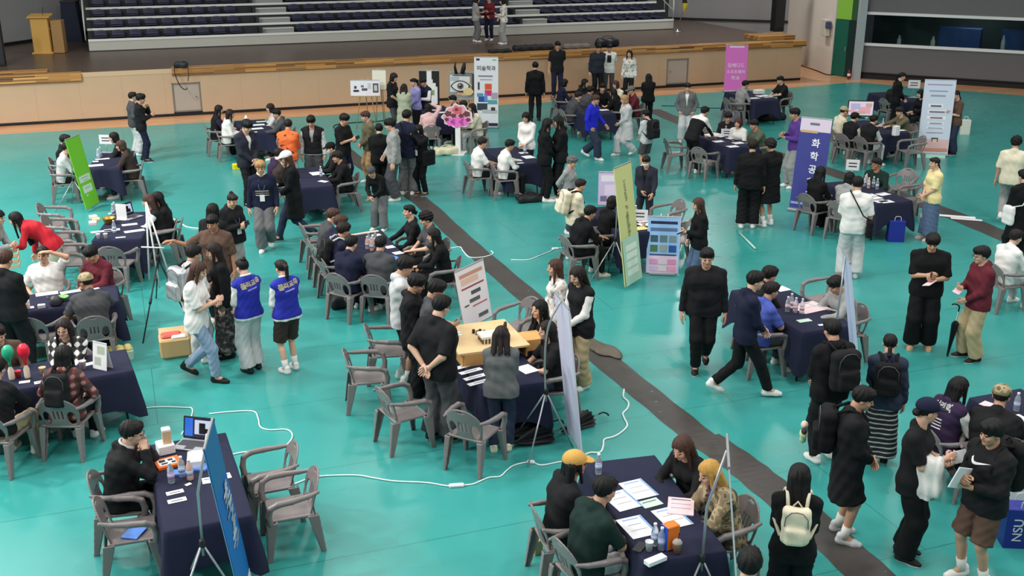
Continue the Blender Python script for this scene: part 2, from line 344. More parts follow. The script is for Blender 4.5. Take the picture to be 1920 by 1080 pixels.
def person(label, hd, face=180, h=1.70, foot=None, pose='stand', sex='m', top='tee:black', bot='pants:black', hair='crop:hblack', hat=None, shoes='white', L='hang', R='hang', lean=None, side=0, hy=0, hp=-14, skin=None, bulk=1.0, who=None,
           glasses=False, mask=None, bag=None, badge=False, chair=True, step=.26, fold=1., legs=None, chairlab=None, seatback=0, collar=None):
    fem = sex == 'f'; rr = random.Random(hash(label) & 0xffff if False else sum(ord(c) * (i + 7) for i, c in enumerate(label)))
    sit = pose == 'sit'
    if lean is None: lean = {'sit': 10, 'walk': 4}.get(pose, 1)
    yaw = -D(face)              # heading: 0 = away from the camera, 90 = to the right
    Rz = rotz(yaw)
    def build(s):
        K = {}; lr = D(lean); sr = D(side)
        pz = .50 if sit else .905; py = 0.
        if pose == 'bend': py = -.16 * math.sin(lr)
        if pose == 'walk': pz = .875
        if not sit: pz *= s
        else: pz = .43 + .085 * s
        fr = {'bend': (.55, .85, 1.), 'sit': (.45, .8, 1.)}.get(pose, (.3, .7, 1.))
        up = A(0, 0, 1.)
        def fm(k): return roty(sr * k) @ rotx(-lr * k)
        Rp, Rw, Rc = fm(fr[0]), fm(fr[1]), fm(fr[2])
        pel = A(0, py, pz); wai = pel + s * .155 * (Rp @ up); che = wai + s * .20 * (Rw @ up); nb = che + s * .165 * (Rc @ up)
        K.update(Rp=Rp, Rw=Rw, Rc=Rc, pel=pel, wai=wai, che=che, nb=nb, s=s)
        sh = .158 if fem else .178; shz = .086
        K['sho'] = {q: che + s * (Rc @ A(q * sh * bulk ** .5, -.005, shz)) for q in (-1, 1)}
        K['hip'] = {q: pel + s * (Rp @ A(q * .088, 0, -.03)) for q in (-1, 1)}
        # head
        Rh = rotz(-D(hy)) @ rotx(D(hp) * .8)
        hb = nb + s * (Rc @ A(0, .012, .06)); hc = hb + s * (Rh @ A(0, .03, .085)); K.update(Rh=Rh, hb=hb, hc=hc, htop=hc + s * (Rh @ A(0, -.012, .12)))
        # legs
        K['kne'] = {}; K['ank'] = {}; K['fdir'] = {}
        for q in (-1, 1):
            fz = .082 * s; fd = A(q * .12, 1, 0)
            if sit:
                sp = .11 if fem else .15
                t = A(q * sp, (.40 if legs is None else legs) * s, fz); po = A(q * .12, 1, .35)
            elif pose == 'walk':
                t = A(q * .075, (step if q > 0 else -step) * s, fz + (.0 if q > 0 else .09 * s)); po = A(0, 1, 0); fd = A(q * .08, 1, 0 if q > 0 else -.45)
            elif pose == 'bend': t = A(q * .11, 0, fz); po = A(0, 1, 0)
            else: t = A(q * (.085 if fem else .115), (legs or 0) * q + (.03 if q > 0 else -.02), fz); po = A(q * .1, 1, 0)
            k, t = ik(K['hip'][q], t, .415 * s, .400 * s, po); K['kne'][q] = k; K['ank'][q] = t; K['fdir'][q] = nz(fd)
        # arms
        K['elb'] = {}; K['wri'] = {}; K['hand'] = {}
        for q, a in ((-1, L), (1, R)):
            pr = ARMS[a] if isinstance(a, str) else (a[0], a[1] if len(a) > 1 else (1, -.4, -.6), a[2] if len(a) > 2 else 'relax', a[3] if len(a) > 3 else 'down')
            o, po, hn, pm = pr
            t = K['sho'][q] + s * A(-q * o[0], o[1], o[2]); e, t = ik(K['sho'][q], t, .285 * s, .245 * s, A(q * po[0], po[1], po[2]))
            y = nz(t - e)
            if pm == 'down': y = nz(y * .6 + nz(A(y[0], y[1], 0)) * .6 + A(0, 0, -.1)); z = A(0, 0, 1.)
            elif pm == 'up': z = A(0, 0, -1.) + .4 * A(q, 0, 0)
            elif pm == 'in': z = A(q * 1., .15, .15)
            else: z = A(-q * .3, -1., 0)
            if pm == 'out': z = A(0, 1., .2)
            z = nz(z - y * (z @ y)); x = np.cross(y, z); K['elb'][q] = e; K['wri'][q] = t; K['hand'][q] = (hn, np.stack([x, y, z], 1))
        return K
    if foot is not None:
        loc = G(*foot); lo, hi = .84, 1.13
        for _ in range(18):
            s = (lo + hi) / 2; K = build(s); py = proj(loc + Rz @ K['htop'])[1]
            if py > hd[1]: lo = s
            else: hi = s
    else:
        s = h / 1.70; K = build(s); t = Rz @ K['htop']; loc = G(hd[0], hd[1], t[2]) - A(t[0], t[1], t[2]) ; loc[2] = 0
    if pose == 'stage': pass
    return finish(K, loc, yaw, label, who, fem, top, bot, hair, hat, shoes, skin, bulk, glasses, mask, bag, badge, chair, sit, rr, fold, chairlab, pose, collar)
def chain(P, lv, g, k=.035):
    """torso: stacked stadium sections; lv = (centre, x axis, half width, radius)"""
    d = None
    for (c0, x0, w0, r0), (c1, x1, w1, r1) in zip(lv[:-1], lv[1:]):
        for u in (-1, 0, 1):
            e = cone(P, c0 + x0 * w0 * u, c1 + x1 * w1 * u, r0 + g, r1 + g); d = e if d is None else su(d, e, k if u else k)
    return d
def finish(K, loc, yaw, label, who, fem, top, bot, hair, hat, shoes, skin, bulk, glasses, mask, bag, badge, chair, sit, rr, fold, chairlab, pose, collar=None):
    s = K['s']; b = bulk; q1 = (-1, 1)
    dist = float(np.linalg.norm(loc - CP)); cell = min(max(1.75 * dist / FOC, .0125), .021)
    X = A(1, 0, 0); Rp, Rw, Rc = K['Rp'], K['Rw'], K['Rc']; pel, wai, che, nb = K['pel'], K['wai'], K['che'], K['nb']
    hipw = .082 if fem else .070; waw = .050 if fem else .062; chw = .066 if fem else .085
    lv = [(pel - s * .02 * (Rp @ A(0, 0, 1)), Rp @ X, hipw * s * b, .098 * s * b), (wai, Rw @ X, waw * s * b, (.084 if fem else .090) * s * b), (che, Rc @ X, chw * s * b, (.094 if fem else .102) * s * b),
          (che + s * .085 * (Rc @ A(0, -.06, 1)), Rc @ X, (.098 if fem else .112) * s * b ** .5, .056 * s)]
    sm = skin if skin is not None else (0 if fem else rr.choice((0, 1, 1)))
    SK = SKINS[sm]; bk = bot.split(':')[0]
    hip, kne, ank, sho, elb, wri = (K[n] for n in ('hip', 'kne', 'ank', 'sho', 'elb', 'wri'))
    ab = .5 + .5 * b
    def legs_d(P, r, k=.03):
        d = None
        for q in q1:
            e = su(cone(P, hip[q], kne[q], r[0], r[1]), cone(P, kne[q], ank[q] - A(0, 0, .0), r[1], r[2]), .03); d = e if d is None else np.minimum(d, e)
        return d
    def f_body(P):
        d = chain(P, lv, -.012)
        d = su(d, cone(P, nb - s * .03 * (Rc @ A(0, 0, 1)), K['hb'], .066 * s, .053 * s), .03)
        d = su(d, cone(P, K['hb'], K['hc'], .052 * s, .046 * s), .02)
        lk = .7 if bk in ('skirt', 'long_skirt') else .9; d = su(d, legs_d(P, (.078 * s * ab * lk, .052 * s * ab * lk, .036 * s)), .03)
        for q in q1:
            d = su(d, cone(P, kne[q] * .7 + ank[q] * .3 - A(0, .012, 0), kne[q] * .45 + ank[q] * .55 - A(0, .01, 0), .05 * s * ab * lk, .042 * s * lk), .02)
            d = su(d, cone(P, ank[q], ank[q] + K['fdir'][q] * .10 * s - A(0, 0, .045 * s), .036 * s, .03 * s), .02)
            a = su(cone(P, sho[q], elb[q], .047 * s * ab, .038 * s * ab), cone(P, elb[q], wri[q], .038 * s * ab, .0265 * s), .015); d = su(d, a, .012)
        return d
    pts = np.array([pel, wai, che, nb, K['hc']] + [K[n][q] for n in ('kne', 'ank', 'elb', 'wri', 'hip', 'sho') for q in q1])
    lo, hi = pts.min(0) - .17 * b, pts.max(0) + .17 * b; lo[2] = max(lo[2], -.0)
    V, Q = nets(f_body, lo, hi, cell); Vs, Qs, Ms = [V], [Q], [np.zeros(len(Q), int)]; n = len(V)
    hs = s * (.98 if fem else 1.0)
    V2 = (HV * hs) @ K['Rh'].T + K['hc']; Vs.append(V2.astype(F32)); Qs.append(HQ + n); Ms.append(HM); n += len(V2)
    for q in q1:
        hn, Rm = K['hand'][q]; hv, hq = HANDS[hn]; hv = hv * s * (.92 if fem else 1.0)
        if q < 0: hv = hv * np.array([-1, 1, 1], F32); hq = hq[:, ::-1]; Rm = Rm
        V3 = hv @ Rm.T + wri[q]; Vs.append(V3.astype(F32)); Qs.append(hq + n); Ms.append(np.zeros(len(hq), int)); n += len(V3)
    root = obj('person', mesh('person', np.concatenate(Vs), np.concatenate(Qs), [SK, M_EYE, M_LIP], np.concatenate(Ms)), None, loc, yaw, label, 'person')
    # ---- clothes
    k1 = [np.array([rr.uniform(-1, 1) for _ in range(3)]) * 42 for _ in range(3)]
    def wrinkle(V, Q, amp):
        N = normals(V, Q); w = (np.sin(V @ k1[0] + 1) * np.sin(V @ k1[1]) + .6 * np.sin(V @ (k1[2] * 1.7)))
        return V + N * (amp * w)[:, None].astype(F32)
    def garment(name, f, lo, hi, mats, pick=None, amp=.0035, lab=None):
        V, Q = nets(f, lo, hi, cell * 1.05)
        if not len(Q): return None
        mi = pick(V[Q].mean(1)) if pick else None
        return obj(name, mesh(name, wrinkle(V, Q, amp * fold), Q, mats, mi), root, label=lab)
    tk, tc = top.split(':'); cols = tc.split('/'); loose = dict(tee=.012, long=.010, hoodie=.020, jacket=.020, varsity=.020, coat=.022, sleeveless=.002, shirt=.014, half=.014, fit=.002, dress=.008)[tk] * s
    g = .016 * s + loose
    bk, bc = bot.split(':')
    hem = {'coat': .42, 'tee': .15, 'hoodie': .12, 'jacket': .13, 'varsity': .07, 'shirt': .16, 'fit': .07, 'dress': .1}.get(tk, .12) * s
    if sit: hem = min(hem, .07 * s)
    upP = Rp @ A(0, 0, 1)
    base = pel - hem * upP
    tlv = [(pel - (hem + .06) * upP, Rp @ X, hipw * s * b * 1.05, .100 * s * b)] + lv
    if tk == 'coat': tlv = [(pel - (hem + .06) * upP, Rp @ X, hipw * s * 1.3, .125 * s)] + lv
    slv = {'tee': 'el', 'half': 'el', 'sleeveless': None}.get(tk, 'wr'); cut = {'tee': .88, 'half': .95}.get(tk, 1)
    sleeve_r = dict(tee=.066, half=.07, fit=.052, hoodie=.066, jacket=.066, varsity=.072, coat=.068, long=.060, shirt=.062, dress=.056, sleeveless=.05)[tk] * s
    def f_sleeve(P, q):
        if slv is None: return cone(P, sho[q], sho[q] * .75 + elb[q] * .25, .058 * s, .05 * s)
        if slv == 'el':
            e = sho[q] + (elb[q] - sho[q]) * cut; d = cone(P, sho[q], e, sleeve_r * .95, sleeve_r * 1.02); ax = nz(elb[q] - sho[q]); return np.maximum(d, (P - e.astype(F32)) @ ax.astype(F32))
        e = wri[q] - nz(wri[q] - elb[q]) * .005; d = su(cone(P, sho[q], elb[q], sleeve_r, sleeve_r * .88), cone(P, elb[q], e, sleeve_r * .88, sleeve_r * .70), .02)
        ax = nz(wri[q] - elb[q]); m = np.maximum(cone(P, elb[q], e, 1, 1), 0)
        return np.maximum(d, np.where(cone(P, elb[q], e, .2, .2) < 0, (P - e.astype(F32)) @ ax.astype(F32), -1))
    ncut = nb + s * (Rc @ A(0, .03, .03)); nr = (.074 if not fem else .085) * s
    fw = Rc @ A(0, 1, 0)
    openj = tk in ('jacket', 'varsity', 'coat') and len(cols) > (2 if tk == 'varsity' else 1) or tk in ('jacket',)
    def f_top(P, gg=g, op=openj):
        d = chain(P, tlv, gg - .004)
        if fem: 
            for q in q1: d = su(d, ell(P, che + s * (Rc @ A(q * .06, .075, -.02)), (.055 * s,) * 3) - gg * .6, .04)
        if b > 1.08: d = su(d, ell(P, wai + Rw @ A(0, .05, -.02), (.13 * s * b, .11 * s * b, .13 * s)), .05)
        for q in q1:
            d = su(d, cone(P, nb - s * .03 * (Rc @ A(0, 0, 1)), sho[q], .050 * s + gg * .7, .045 * s + gg * .8), .03)
            if not two: d = su(d, f_sleeve(P, q), .022)
        d = np.maximum(d, -((P - base.astype(F32)) @ upP.astype(F32)))
        if tk in ('hoodie',) or (tk in ('jacket', 'coat') and rr_hood):
            hc_ = nb + s * (Rc @ A(0, -.075, .0)); d = su(d, np.minimum(cone(P, hc_ + s * (Rc @ A(-.07, .045, .015)), hc_, .035 * s, .055 * s), cone(P, hc_ + s * (Rc @ A(.07, .045, .015)), hc_, .035 * s, .055 * s)), .03)
        if tk not in ('hoodie',): d = su(d, cone(P, nb + s * (Rc @ A(0, -.02, -.01)), nb + s * (Rc @ A(0, 0, .018)), .072 * s, .064 * s), .02)
        d = ss(d, cone(P, ncut, ncut + s * (Rc @ A(0, .05, .14)), nr * .80, nr), .006)
        if op:
            u = (P - che.astype(F32)) @ (Rc @ X).astype(F32); fr_ = (P - che.astype(F32)) @ fw.astype(F32)
            vz = (P - che.astype(F32)) @ (Rc @ A(0, 0, 1)).astype(F32)
            d = np.maximum(d, -np.maximum(np.abs(u) - (.035 + np.clip(vz, -.3, .2) * .16) * s, -(fr_ - .02)))
        return d
    rr_hood = False
    tp = np.array([pel, wai, che, nb] + [sho[q] for q in q1] + ([elb[q] for q in q1] if slv else []) + ([wri[q] for q in q1] if slv == 'wr' else []) + [base])
    tlo, thi = tp.min(0) - .20 * b, tp.max(0) + .17 * b; tlo[2] = max(tlo[2], base[2] - .13)
    names = dict(tee='t_shirt', long='sweater', hoodie='hoodie', jacket='jacket', varsity='varsity_jacket', coat='coat', sleeveless='sleeveless_top', shirt='shirt', half='t_shirt', fit='fitted_top', dress='dress')
    m0 = cloth(cols[0]); two = False
    if tk == 'varsity' or (tk in ('hoodie', 'long', 'shirt') and len(cols) > 1 and cols[1] != 'band'):
        m1 = cloth(cols[1])
        two = True
        def pk(c): return ((((c - base.astype(F32)) @ upP.astype(F32)) < .032) & (tk == 'varsity')).astype(int)
        mats, pick = [m0, m1], pk
    elif len(cols) > 2 and cols[1] == 'band':
        m1 = cloth(cols[2]); hb_ = float(cols[3]) if len(cols) > 3 else .05
        def pk(c): return (((c - che.astype(F32)) @ (Rc @ A(0, 0, 1)).astype(F32)) < hb_).astype(int)
        mats, pick = [m0, m1], pk
    else: mats, pick = m0, None
    if openj:
        inner = cols[-1] if len(cols) > 1 else 'white'
        tl2 = lv
        garment('inner_shirt', lambda P: ss(np.maximum(chain(P, tlv, .010 * s), -((P - base.astype(F32)) @ upP.astype(F32)) + .0), cone(P, ncut, ncut + s * (Rc @ A(0, .05, .14)), nr * .8, nr), .006), np.maximum(tlo, [-9, -9, base[2] - .05]), thi, cloth(inner), amp=.002)
    tshirt = garment(names[tk], f_top, tlo, thi, mats, pick, .0040)
    if two:
        for q in q1:
            sp_ = np.array([sho[q], elb[q], wri[q]]); garment('sleeve', lambda P: f_sleeve(P, q), sp_.min(0) - .12, sp_.max(0) + .12, m1, None, .004)
    # bottoms
    rad = dict(pants=(.094, .076, .062), slim=(.086, .064, .046), wide=(.104, .100, .104), shorts=(.104, .098, .1), skirt=(.1, .1, .1), long_skirt=(.1, .1, .1), jogger=(.100, .092, .072))[bk]
    rad = [r * s * (.6 + .4 * b) for r in rad]
    pl = [(pel - s * .05 * upP, Rp @ X, hipw * s * b, .102 * s * b), (pel + s * .06 * upP, Rp @ X, (hipw + waw) / 2 * s * b, .094 * s * b), (wai - s * .02 * upP, Rw @ X, waw * s * b, .086 * s * b)]
    if bk in ('skirt', 'long_skirt'):
        ln = .62 if bk == 'skirt' else .78
        def f_bot(P):
            d = chain(P, pl, .008)
            if sit:
                d = su(d, legs_d(P, rad), .05); 
                return d
            e = None
            for q in q1:
                c = cone(P, pel + s * A(q * .06, 0, 0), pel + s * A(q * .085, .01, -ln), .112 * s, .145 * s); e = c if e is None else su(e, c, .06)
            return np.maximum(su(d, e, .03), (pel[2] - (ln - .0) * s) - P[:, 2])
    else:
        def f_bot(P):
            d = su(chain(P, pl, .006), legs_d(P, rad), .03)
            for q in q1:
                if bk == 'shorts': e = hip[q] + (kne[q] - hip[q]) * .93; ax = nz(kne[q] - hip[q])
                else: e = ank[q] - nz(ank[q] - kne[q]) * .012; ax = nz(ank[q] - kne[q])
                near = cone(P, hip[q] if bk == 'shorts' else kne[q], ank[q], .16, .16) < 0
                d = np.maximum(d, np.where(near, (P - e.astype(F32)) @ ax.astype(F32), -1)) if bk != 'shorts' else np.maximum(d, np.where(cone(P, e, ank[q], .13, .13) < 0, (P - e.astype(F32)) @ ax.astype(F32), -1))
            return np.maximum(d, .012 - P[:, 2])
    bp = np.array([pel, wai] + [K[nm][q] for nm in ('hip', 'kne', 'ank') for q in q1]); blo, bhi = bp.min(0) - .17 * b, bp.max(0) + .16 * b; blo[2] = max(blo[2], 0)
    if bk == 'shorts': blo[2] = max(0, min(kne[-1][2], kne[1][2]) - .08)
    garment(dict(pants='trousers', slim='trousers', wide='wide_trousers', shorts='shorts', skirt='skirt', long_skirt='skirt', jogger='trousers')[bk], f_bot, blo, bhi, cloth(bc), None, .0045)
    # shoes
    sc, sole = (shoes.split('/') + ['white'])[:2]
    sm_ = [mat('shoe_' + sc, CN.get(sc, (40, 40, 44)), .6, bump=.2), mat('sole_' + sole, CN[sole], .6)]
    for q in q1:
        fd = K['fdir'][q]; y = fd; x = nz(np.cross(y, A(0, 0, 1))); z = np.cross(x, y); Rm = np.stack([x, y, z], 1)
        obj('shoe', mesh('shoe', ((SHV * s) @ Rm.T + ank[q]).astype(F32), SHQ, sm_, SHM), root)
        if bk == 'shorts' and 'sock' in shoes:
            pass
    if bk in ('shorts',):
        for q in q1:
            e = ank[q] * .62 + kne[q] * .38; d = nz(kne[q] - ank[q])
            obj('sock', MB().tube([ank[q] - d * .01, ank[q] + d * .06 * s, ank[q] + d * .13 * s], [.045 * s, .045 * s, .049 * s], 12).me('sock', mat('sock_white', (222,220,216), .9), True), root)
    # hair, hat
    Rh, hc = K['Rh'], K['hc']
    def onhead(name, VQ, m, sc_=1.0, par=root): return obj(name, mesh(name, ((VQ[0] * hs * sc_) @ Rh.T + hc).astype(F32), VQ[1], m), par)
    hst, hcol = hair.split(':')
    if hat:
        hk, hcl = hat.split(':')
        if hst in ('crop', 'bowl', 'part', 'curly'): hst = 'under'
        if hk != 'hood': onhead('hair', hair_geo(hst), hairm(hcol), .985)
        onhead({'cap': 'cap', 'beanie': 'beanie', 'hood': 'hood'}[hk], HATS[hk], cloth(hcl))
    else: onhead('hair', hair_geo(hst), hairm(hcol))
    def H(x, y, z): return Vector(Rh @ (A(x, y, z) * hs) + hc)
    if collar:
        cn = nb + s * (Rc @ A(0, .0, .022)); obj('collar', MB().tube([cn + s * (Rc @ A(.068 * math.cos(a), .064 * math.sin(a), .012 - .020 * math.sin(a))) for a in np.linspace(0, 2 * math.pi, 21)], .015 * s, 8, cap=False).me('collar', cloth(collar), True), root)
    if glasses:
        g_ = MB()
        for q in q1:
            g_.tube([H(q * .031 + .019 * math.cos(a), .104, .015 * math.sin(a)) for a in np.linspace(0, 6.283, 13)], .0022, 5, cap=False)
            g_.tube([H(q * .05, .103, .003), H(q * .078, .05, .004), H(q * .080, -.01, .002)], .0022, 5)
        g_.tube([H(-.012, .106, .004), H(.012, .106, .004)], .002, 5); obj('glasses', g_.me('glasses', mat('glasses_black', (24,24,26), .3), True), root)
    if mask:
        if 'fm' not in HAIRC: HAIRC['fm'] = nets(lambda P: np.maximum(np.maximum(f_head(P) - .007, P[:, 2] + .018), np.maximum(.035 - P[:, 1], -.098 - P[:, 2])), (-.09, .02, -.11), (.09, .13, 0), .008)
        onhead('face_mask', HAIRC['fm'], cloth(mask))
    if badge:
        c = wai + Rw @ A(.0, .135 * b + g, -.02); nbk = nb + Rc @ A(0, .02, 0); bm = MB()
        for q in q1: bm.tube([nb + s * (Rc @ A(q * .055, .03, .02)), che + s * (Rc @ A(q * .05, .125, -.02)) + fw * g, c + A(0, 0, .07)], .004, 5)
        lan = obj('lanyard', bm.me('lanyard', mat('lanyard_blue', (90,110,150), .7)), root); obj('name_badge', MB().box(c, (.085, .008, .125), bev=.003).me('name_badge', mat('badge_white', (224,222,226), .5)), lan)
    rec = dict(o=root, K=K, loc=loc, yaw=yaw, s=s, who=who or label, g=g, b=b, top=tshirt); PEOPLE.append(rec)
    if bag: backpack(rec, *bag)
    if sit and chair:
        lab = chairlab or ('grey plastic armchair under the ' + rec['who']); seat_chair(loc + rotz(yaw) @ A(0, .035, 0), yaw, lab)
    return rec
def world(rec, p): return rec['loc'] + rotz(rec['yaw']) @ p
# ------------------------------------------------------------------ bags worn by people
def backpack(rec, color, label, size=1.0, strap=None, extra=None, metalm=False):
    K, s = rec['K'], rec['s'] ; Rc, che = K['Rc'], K['che']; g = rec['g'] + .09 * s * rec['b']
    hx, hy, hz = .145 * size, .075 * size, .205 * size
    c0 = che + Rc @ A(0, -(g + hy + .012), -.05 + .05 * (1 - size))
    def loc_(P): return (P - c0.astype(F32)) @ Rc.astype(F32)
    def f(P):
        q = loc_(P); d = rbox(q, (0, 0, 0), (hx, hy, hz), .06 * size); d = su(d, rbox(q, (0, -hy, -.08 * size), (hx * .78, .045 * size, .10 * size), .035), .012)
        return d + lump(q, .003, 40)
    m = cloth(color)
    base = rec['loc']
    o = obj('backpack', sdf_mesh('backpack', f, c0 - .33, c0 + .33, .014, m), None, base, rec['yaw'], label, 'backpack')
    nb = K['nb']; st = MB()
    for q in (-1, 1):
        p = [c0 + Rc @ A(q * .075, hy * .8, hz * .9), nb + s * (Rc @ A(q * .09, -.055, .035)), nb + s * (Rc @ A(q * .105, .03, .015)) + Rc @ A(0, 0, .01), che + s * (Rc @ A(q * .13, .09, .0)) + Rc @ A(q * .01, g - .075, 0), che + s * (Rc @ A(q * .165, .02, -.10)) + Rc @ A(q * .02, 0, 0), c0 + Rc @ A(q * .12, hy * .9, -hz * .8)]
        st.tube(p, .016, 6)
    obj('strap', st.me('strap', cloth(strap or color), True), o)
    hd = MB().tube([c0 + Rc @ A(-.035, hy * .5, hz * .97), c0 + Rc @ A(0, hy * .5, hz + .04), c0 + Rc @ A(.035, hy * .5, hz * .97)], .008, 6)
    obj('handle', hd.me('handle', cloth(strap or color), True), o)
    zp = MB().tube([c0 + Rc @ A(x * hx, -hy * 1.03, z * hz) for x, z in ((-.8, .1), (-.75, .6), (-.4, .88), (0, .93), (.4, .88), (.75, .6), (.8, .1))], .004, 5)
    obj('zip', zp.me('zip', mat('zip_grey', (90,90,94), .5), True), o)
    return o
def shoulder_bag(rec, color, label, q=1, h=.26, w=.30, drop=.0, cross=True, strapc=None, back=0.):
    K, s = rec['K'], rec['s']; pel = K['pel']; g = rec['g']
    c0 = pel + A(q * (.17 * rec['b'] + g + .03), back, .02 - drop); m = cloth(color)
    f = lambda P: rbox(P, c0, (.05, w / 2, h / 2), .04) + lump(P, .003, 40)
    o = obj('shoulder_bag', sdf_mesh('shoulder_bag', f, c0 - .27, c0 + .27, .014, m), None, rec['loc'], rec['yaw'], label, 'bag')
    nb = K['nb']; Rc = K['Rc']; u = -q if cross else q
    top = nb + s * (Rc @ A(u * (.10 if cross else .14), 0, .035 if cross else .005))
    st = MB(); r = g + .135 * s * rec['b']
    st.tube([c0 + A(0, .08, h * .48), K['wai'] + A(q * .12, r, .05), K['che'] + Rc @ A(0 if cross else q * .14, r, .04), top + Rc @ A(0, .07, .0), top, top + Rc @ A(0, -.07, 0), K['che'] + Rc @ A(0 if cross else q * .14, -r, .04), K['wai'] + A(q * .12, -r, .05), c0 + A(0, -.08, h * .48)], .011, 6)
    obj('strap', st.me('strap', cloth(strapc or color), True), o); return o
# ------------------------------------------------------------------ the plastic armchair
M_CH = [mat('chair_plastic', (124,116,116), .32, spec=.45, var=.05, vs=3), mat('chair_plastic_dark', (84,88,88), .34, spec=.45, var=.05, vs=3)]
def _yb(P): t = P[:, 2] - .42; return -.205 - .27 * np.clip(t, 0, .5) + .55 * P[:, 0] ** 2
def f_back(P):
    t = P[:, 2] - .42; x = P[:, 0]; ax = np.abs(x)
    hw = .205 + .16 * np.clip(t, 0, .16)
    up = (np.sqrt((x / .232) ** 2 + (np.maximum(t - .185, 0) / .20) ** 2) - 1) * .2
    d = np.maximum(np.maximum(ax - hw, up), -(t + .015))
    eye = (np.sqrt(((ax - .142) / .048) ** 2 + ((t - .11) / .088) ** 2) - 1) * .05
    d = np.maximum(d, -eye)
    for u in (-.048, 0, .048): d = np.maximum(d, -(np.maximum(np.abs(x - u) - .0075, np.abs(t - .155) - .058)))
    d = np.maximum(d, -np.maximum(ax - .046, np.abs(t - .345) - .011))
    return np.maximum(d, np.abs(P[:, 1] - _yb(P)) - .0095)
def f_seat(P):
    d = rbox(P, (0, -.005, .412), (.222, .215, .017), .015); 
    return np.maximum(d, P[:, 2] - .418 - .25 * (P[:, 0] ** 2) - .08 * np.clip(-P[:, 1], 0, 1) * 0 - .012 * (np.abs(P[:, 1]) > .19))
def f_arm(q):
    pts = [(q * .232, -.262, .665), (q * .262, -.16, .650), (q * .285, .0, .640), (q * .287, .13, .632), (q * .278, .205, .595), (q * .262, .225, .50), (q * .245, .215, .415)]
    rr_ = [.018, .025, .031, .031, .029, .031, .034]
    def f(P):
        P2 = P * np.array([1, 1, 1], F32); d = None
        for a, b, r, r2 in zip(pts[:-1], pts[1:], rr_[:-1], rr_[1:]):
            e = cone(P2, a, b, r, r2); d = e if d is None else su(d, e, .01)
        # flattened ribbon, a little hollow beneath
        return d
    return f
def f_leg(q, fr):
    a, b = ((q * .232, .195, .415), (q * .262, .245, 0)) if fr else ((q * .205, -.205, .43), (q * .225, -.285, 0))
    t = np.array([q * .0, .0 if fr else .0, 0])
    def f(P):
        z = np.clip(P[:, 2] / .42, 0, 1); cx = b[0] + (a[0] - b[0]) * z; cy = b[1] + (a[1] - b[1]) * z
        hx = .019 + .017 * z; hy = .026 + .030 * z; u = np.abs(P[:, 0] - cx) - hx; v = np.abs(P[:, 1] - cy) - hy
        d = np.maximum(u, v) - 0; d = np.where((u > 0) & (v > 0), np.sqrt(u * u + v * v), d)
        gi = np.maximum(np.abs(P[:, 0] - cx + q * .014) - hx * .9, np.abs(P[:, 1] - cy) - hy * .62)   # the hollow inner side of the leg
        d = np.maximum(d, -gi)
        return np.maximum(np.maximum(d, P[:, 2] - .42), -P[:, 2])
    return f
CH = {}
def chair_mesh():
    bl = [('seat', f_seat, (-.24, -.24, .38), (.24, .23, .45), .009), ('backrest', f_back, (-.26, -.36, .39), (.26, -.15, .83), .0078)]
    for q in (-1, 1):
        bl += [('arm', f_arm(q), (min(q * .33, q * .19), -.3, .37), (max(q * .33, q * .19), .28, .7), .010)]
        for fr in (1, 0): bl += [('leg', f_leg(q, fr), (min(q * .31, q * .15), .14 if fr else -.33, 0), (max(q * .31, q * .15), .30 if fr else -.15, .43), .0095)]
    return [(n, sdf_mesh('chair_' + n, f, lo, hi, c, M_CH[0])) for n, f, lo, hi, c in bl]
CHM = chair_mesh(); CHAIRS = []
def seat_chair(loc, yaw, label, group='grey plastic armchairs'):
    t = empty('plastic_armchair', (loc[0], loc[1], 0), yaw, label, 'chair', group)
    for n, me in CHM: obj(n, me, t)
    CHAIRS.append(t); return t
def chair(px, py, face, label, z=.43):
    """an empty chair: (px, py) is the middle of its seat in the photograph"""
    p = G(px, py, z); return seat_chair(p, -D(face), label)
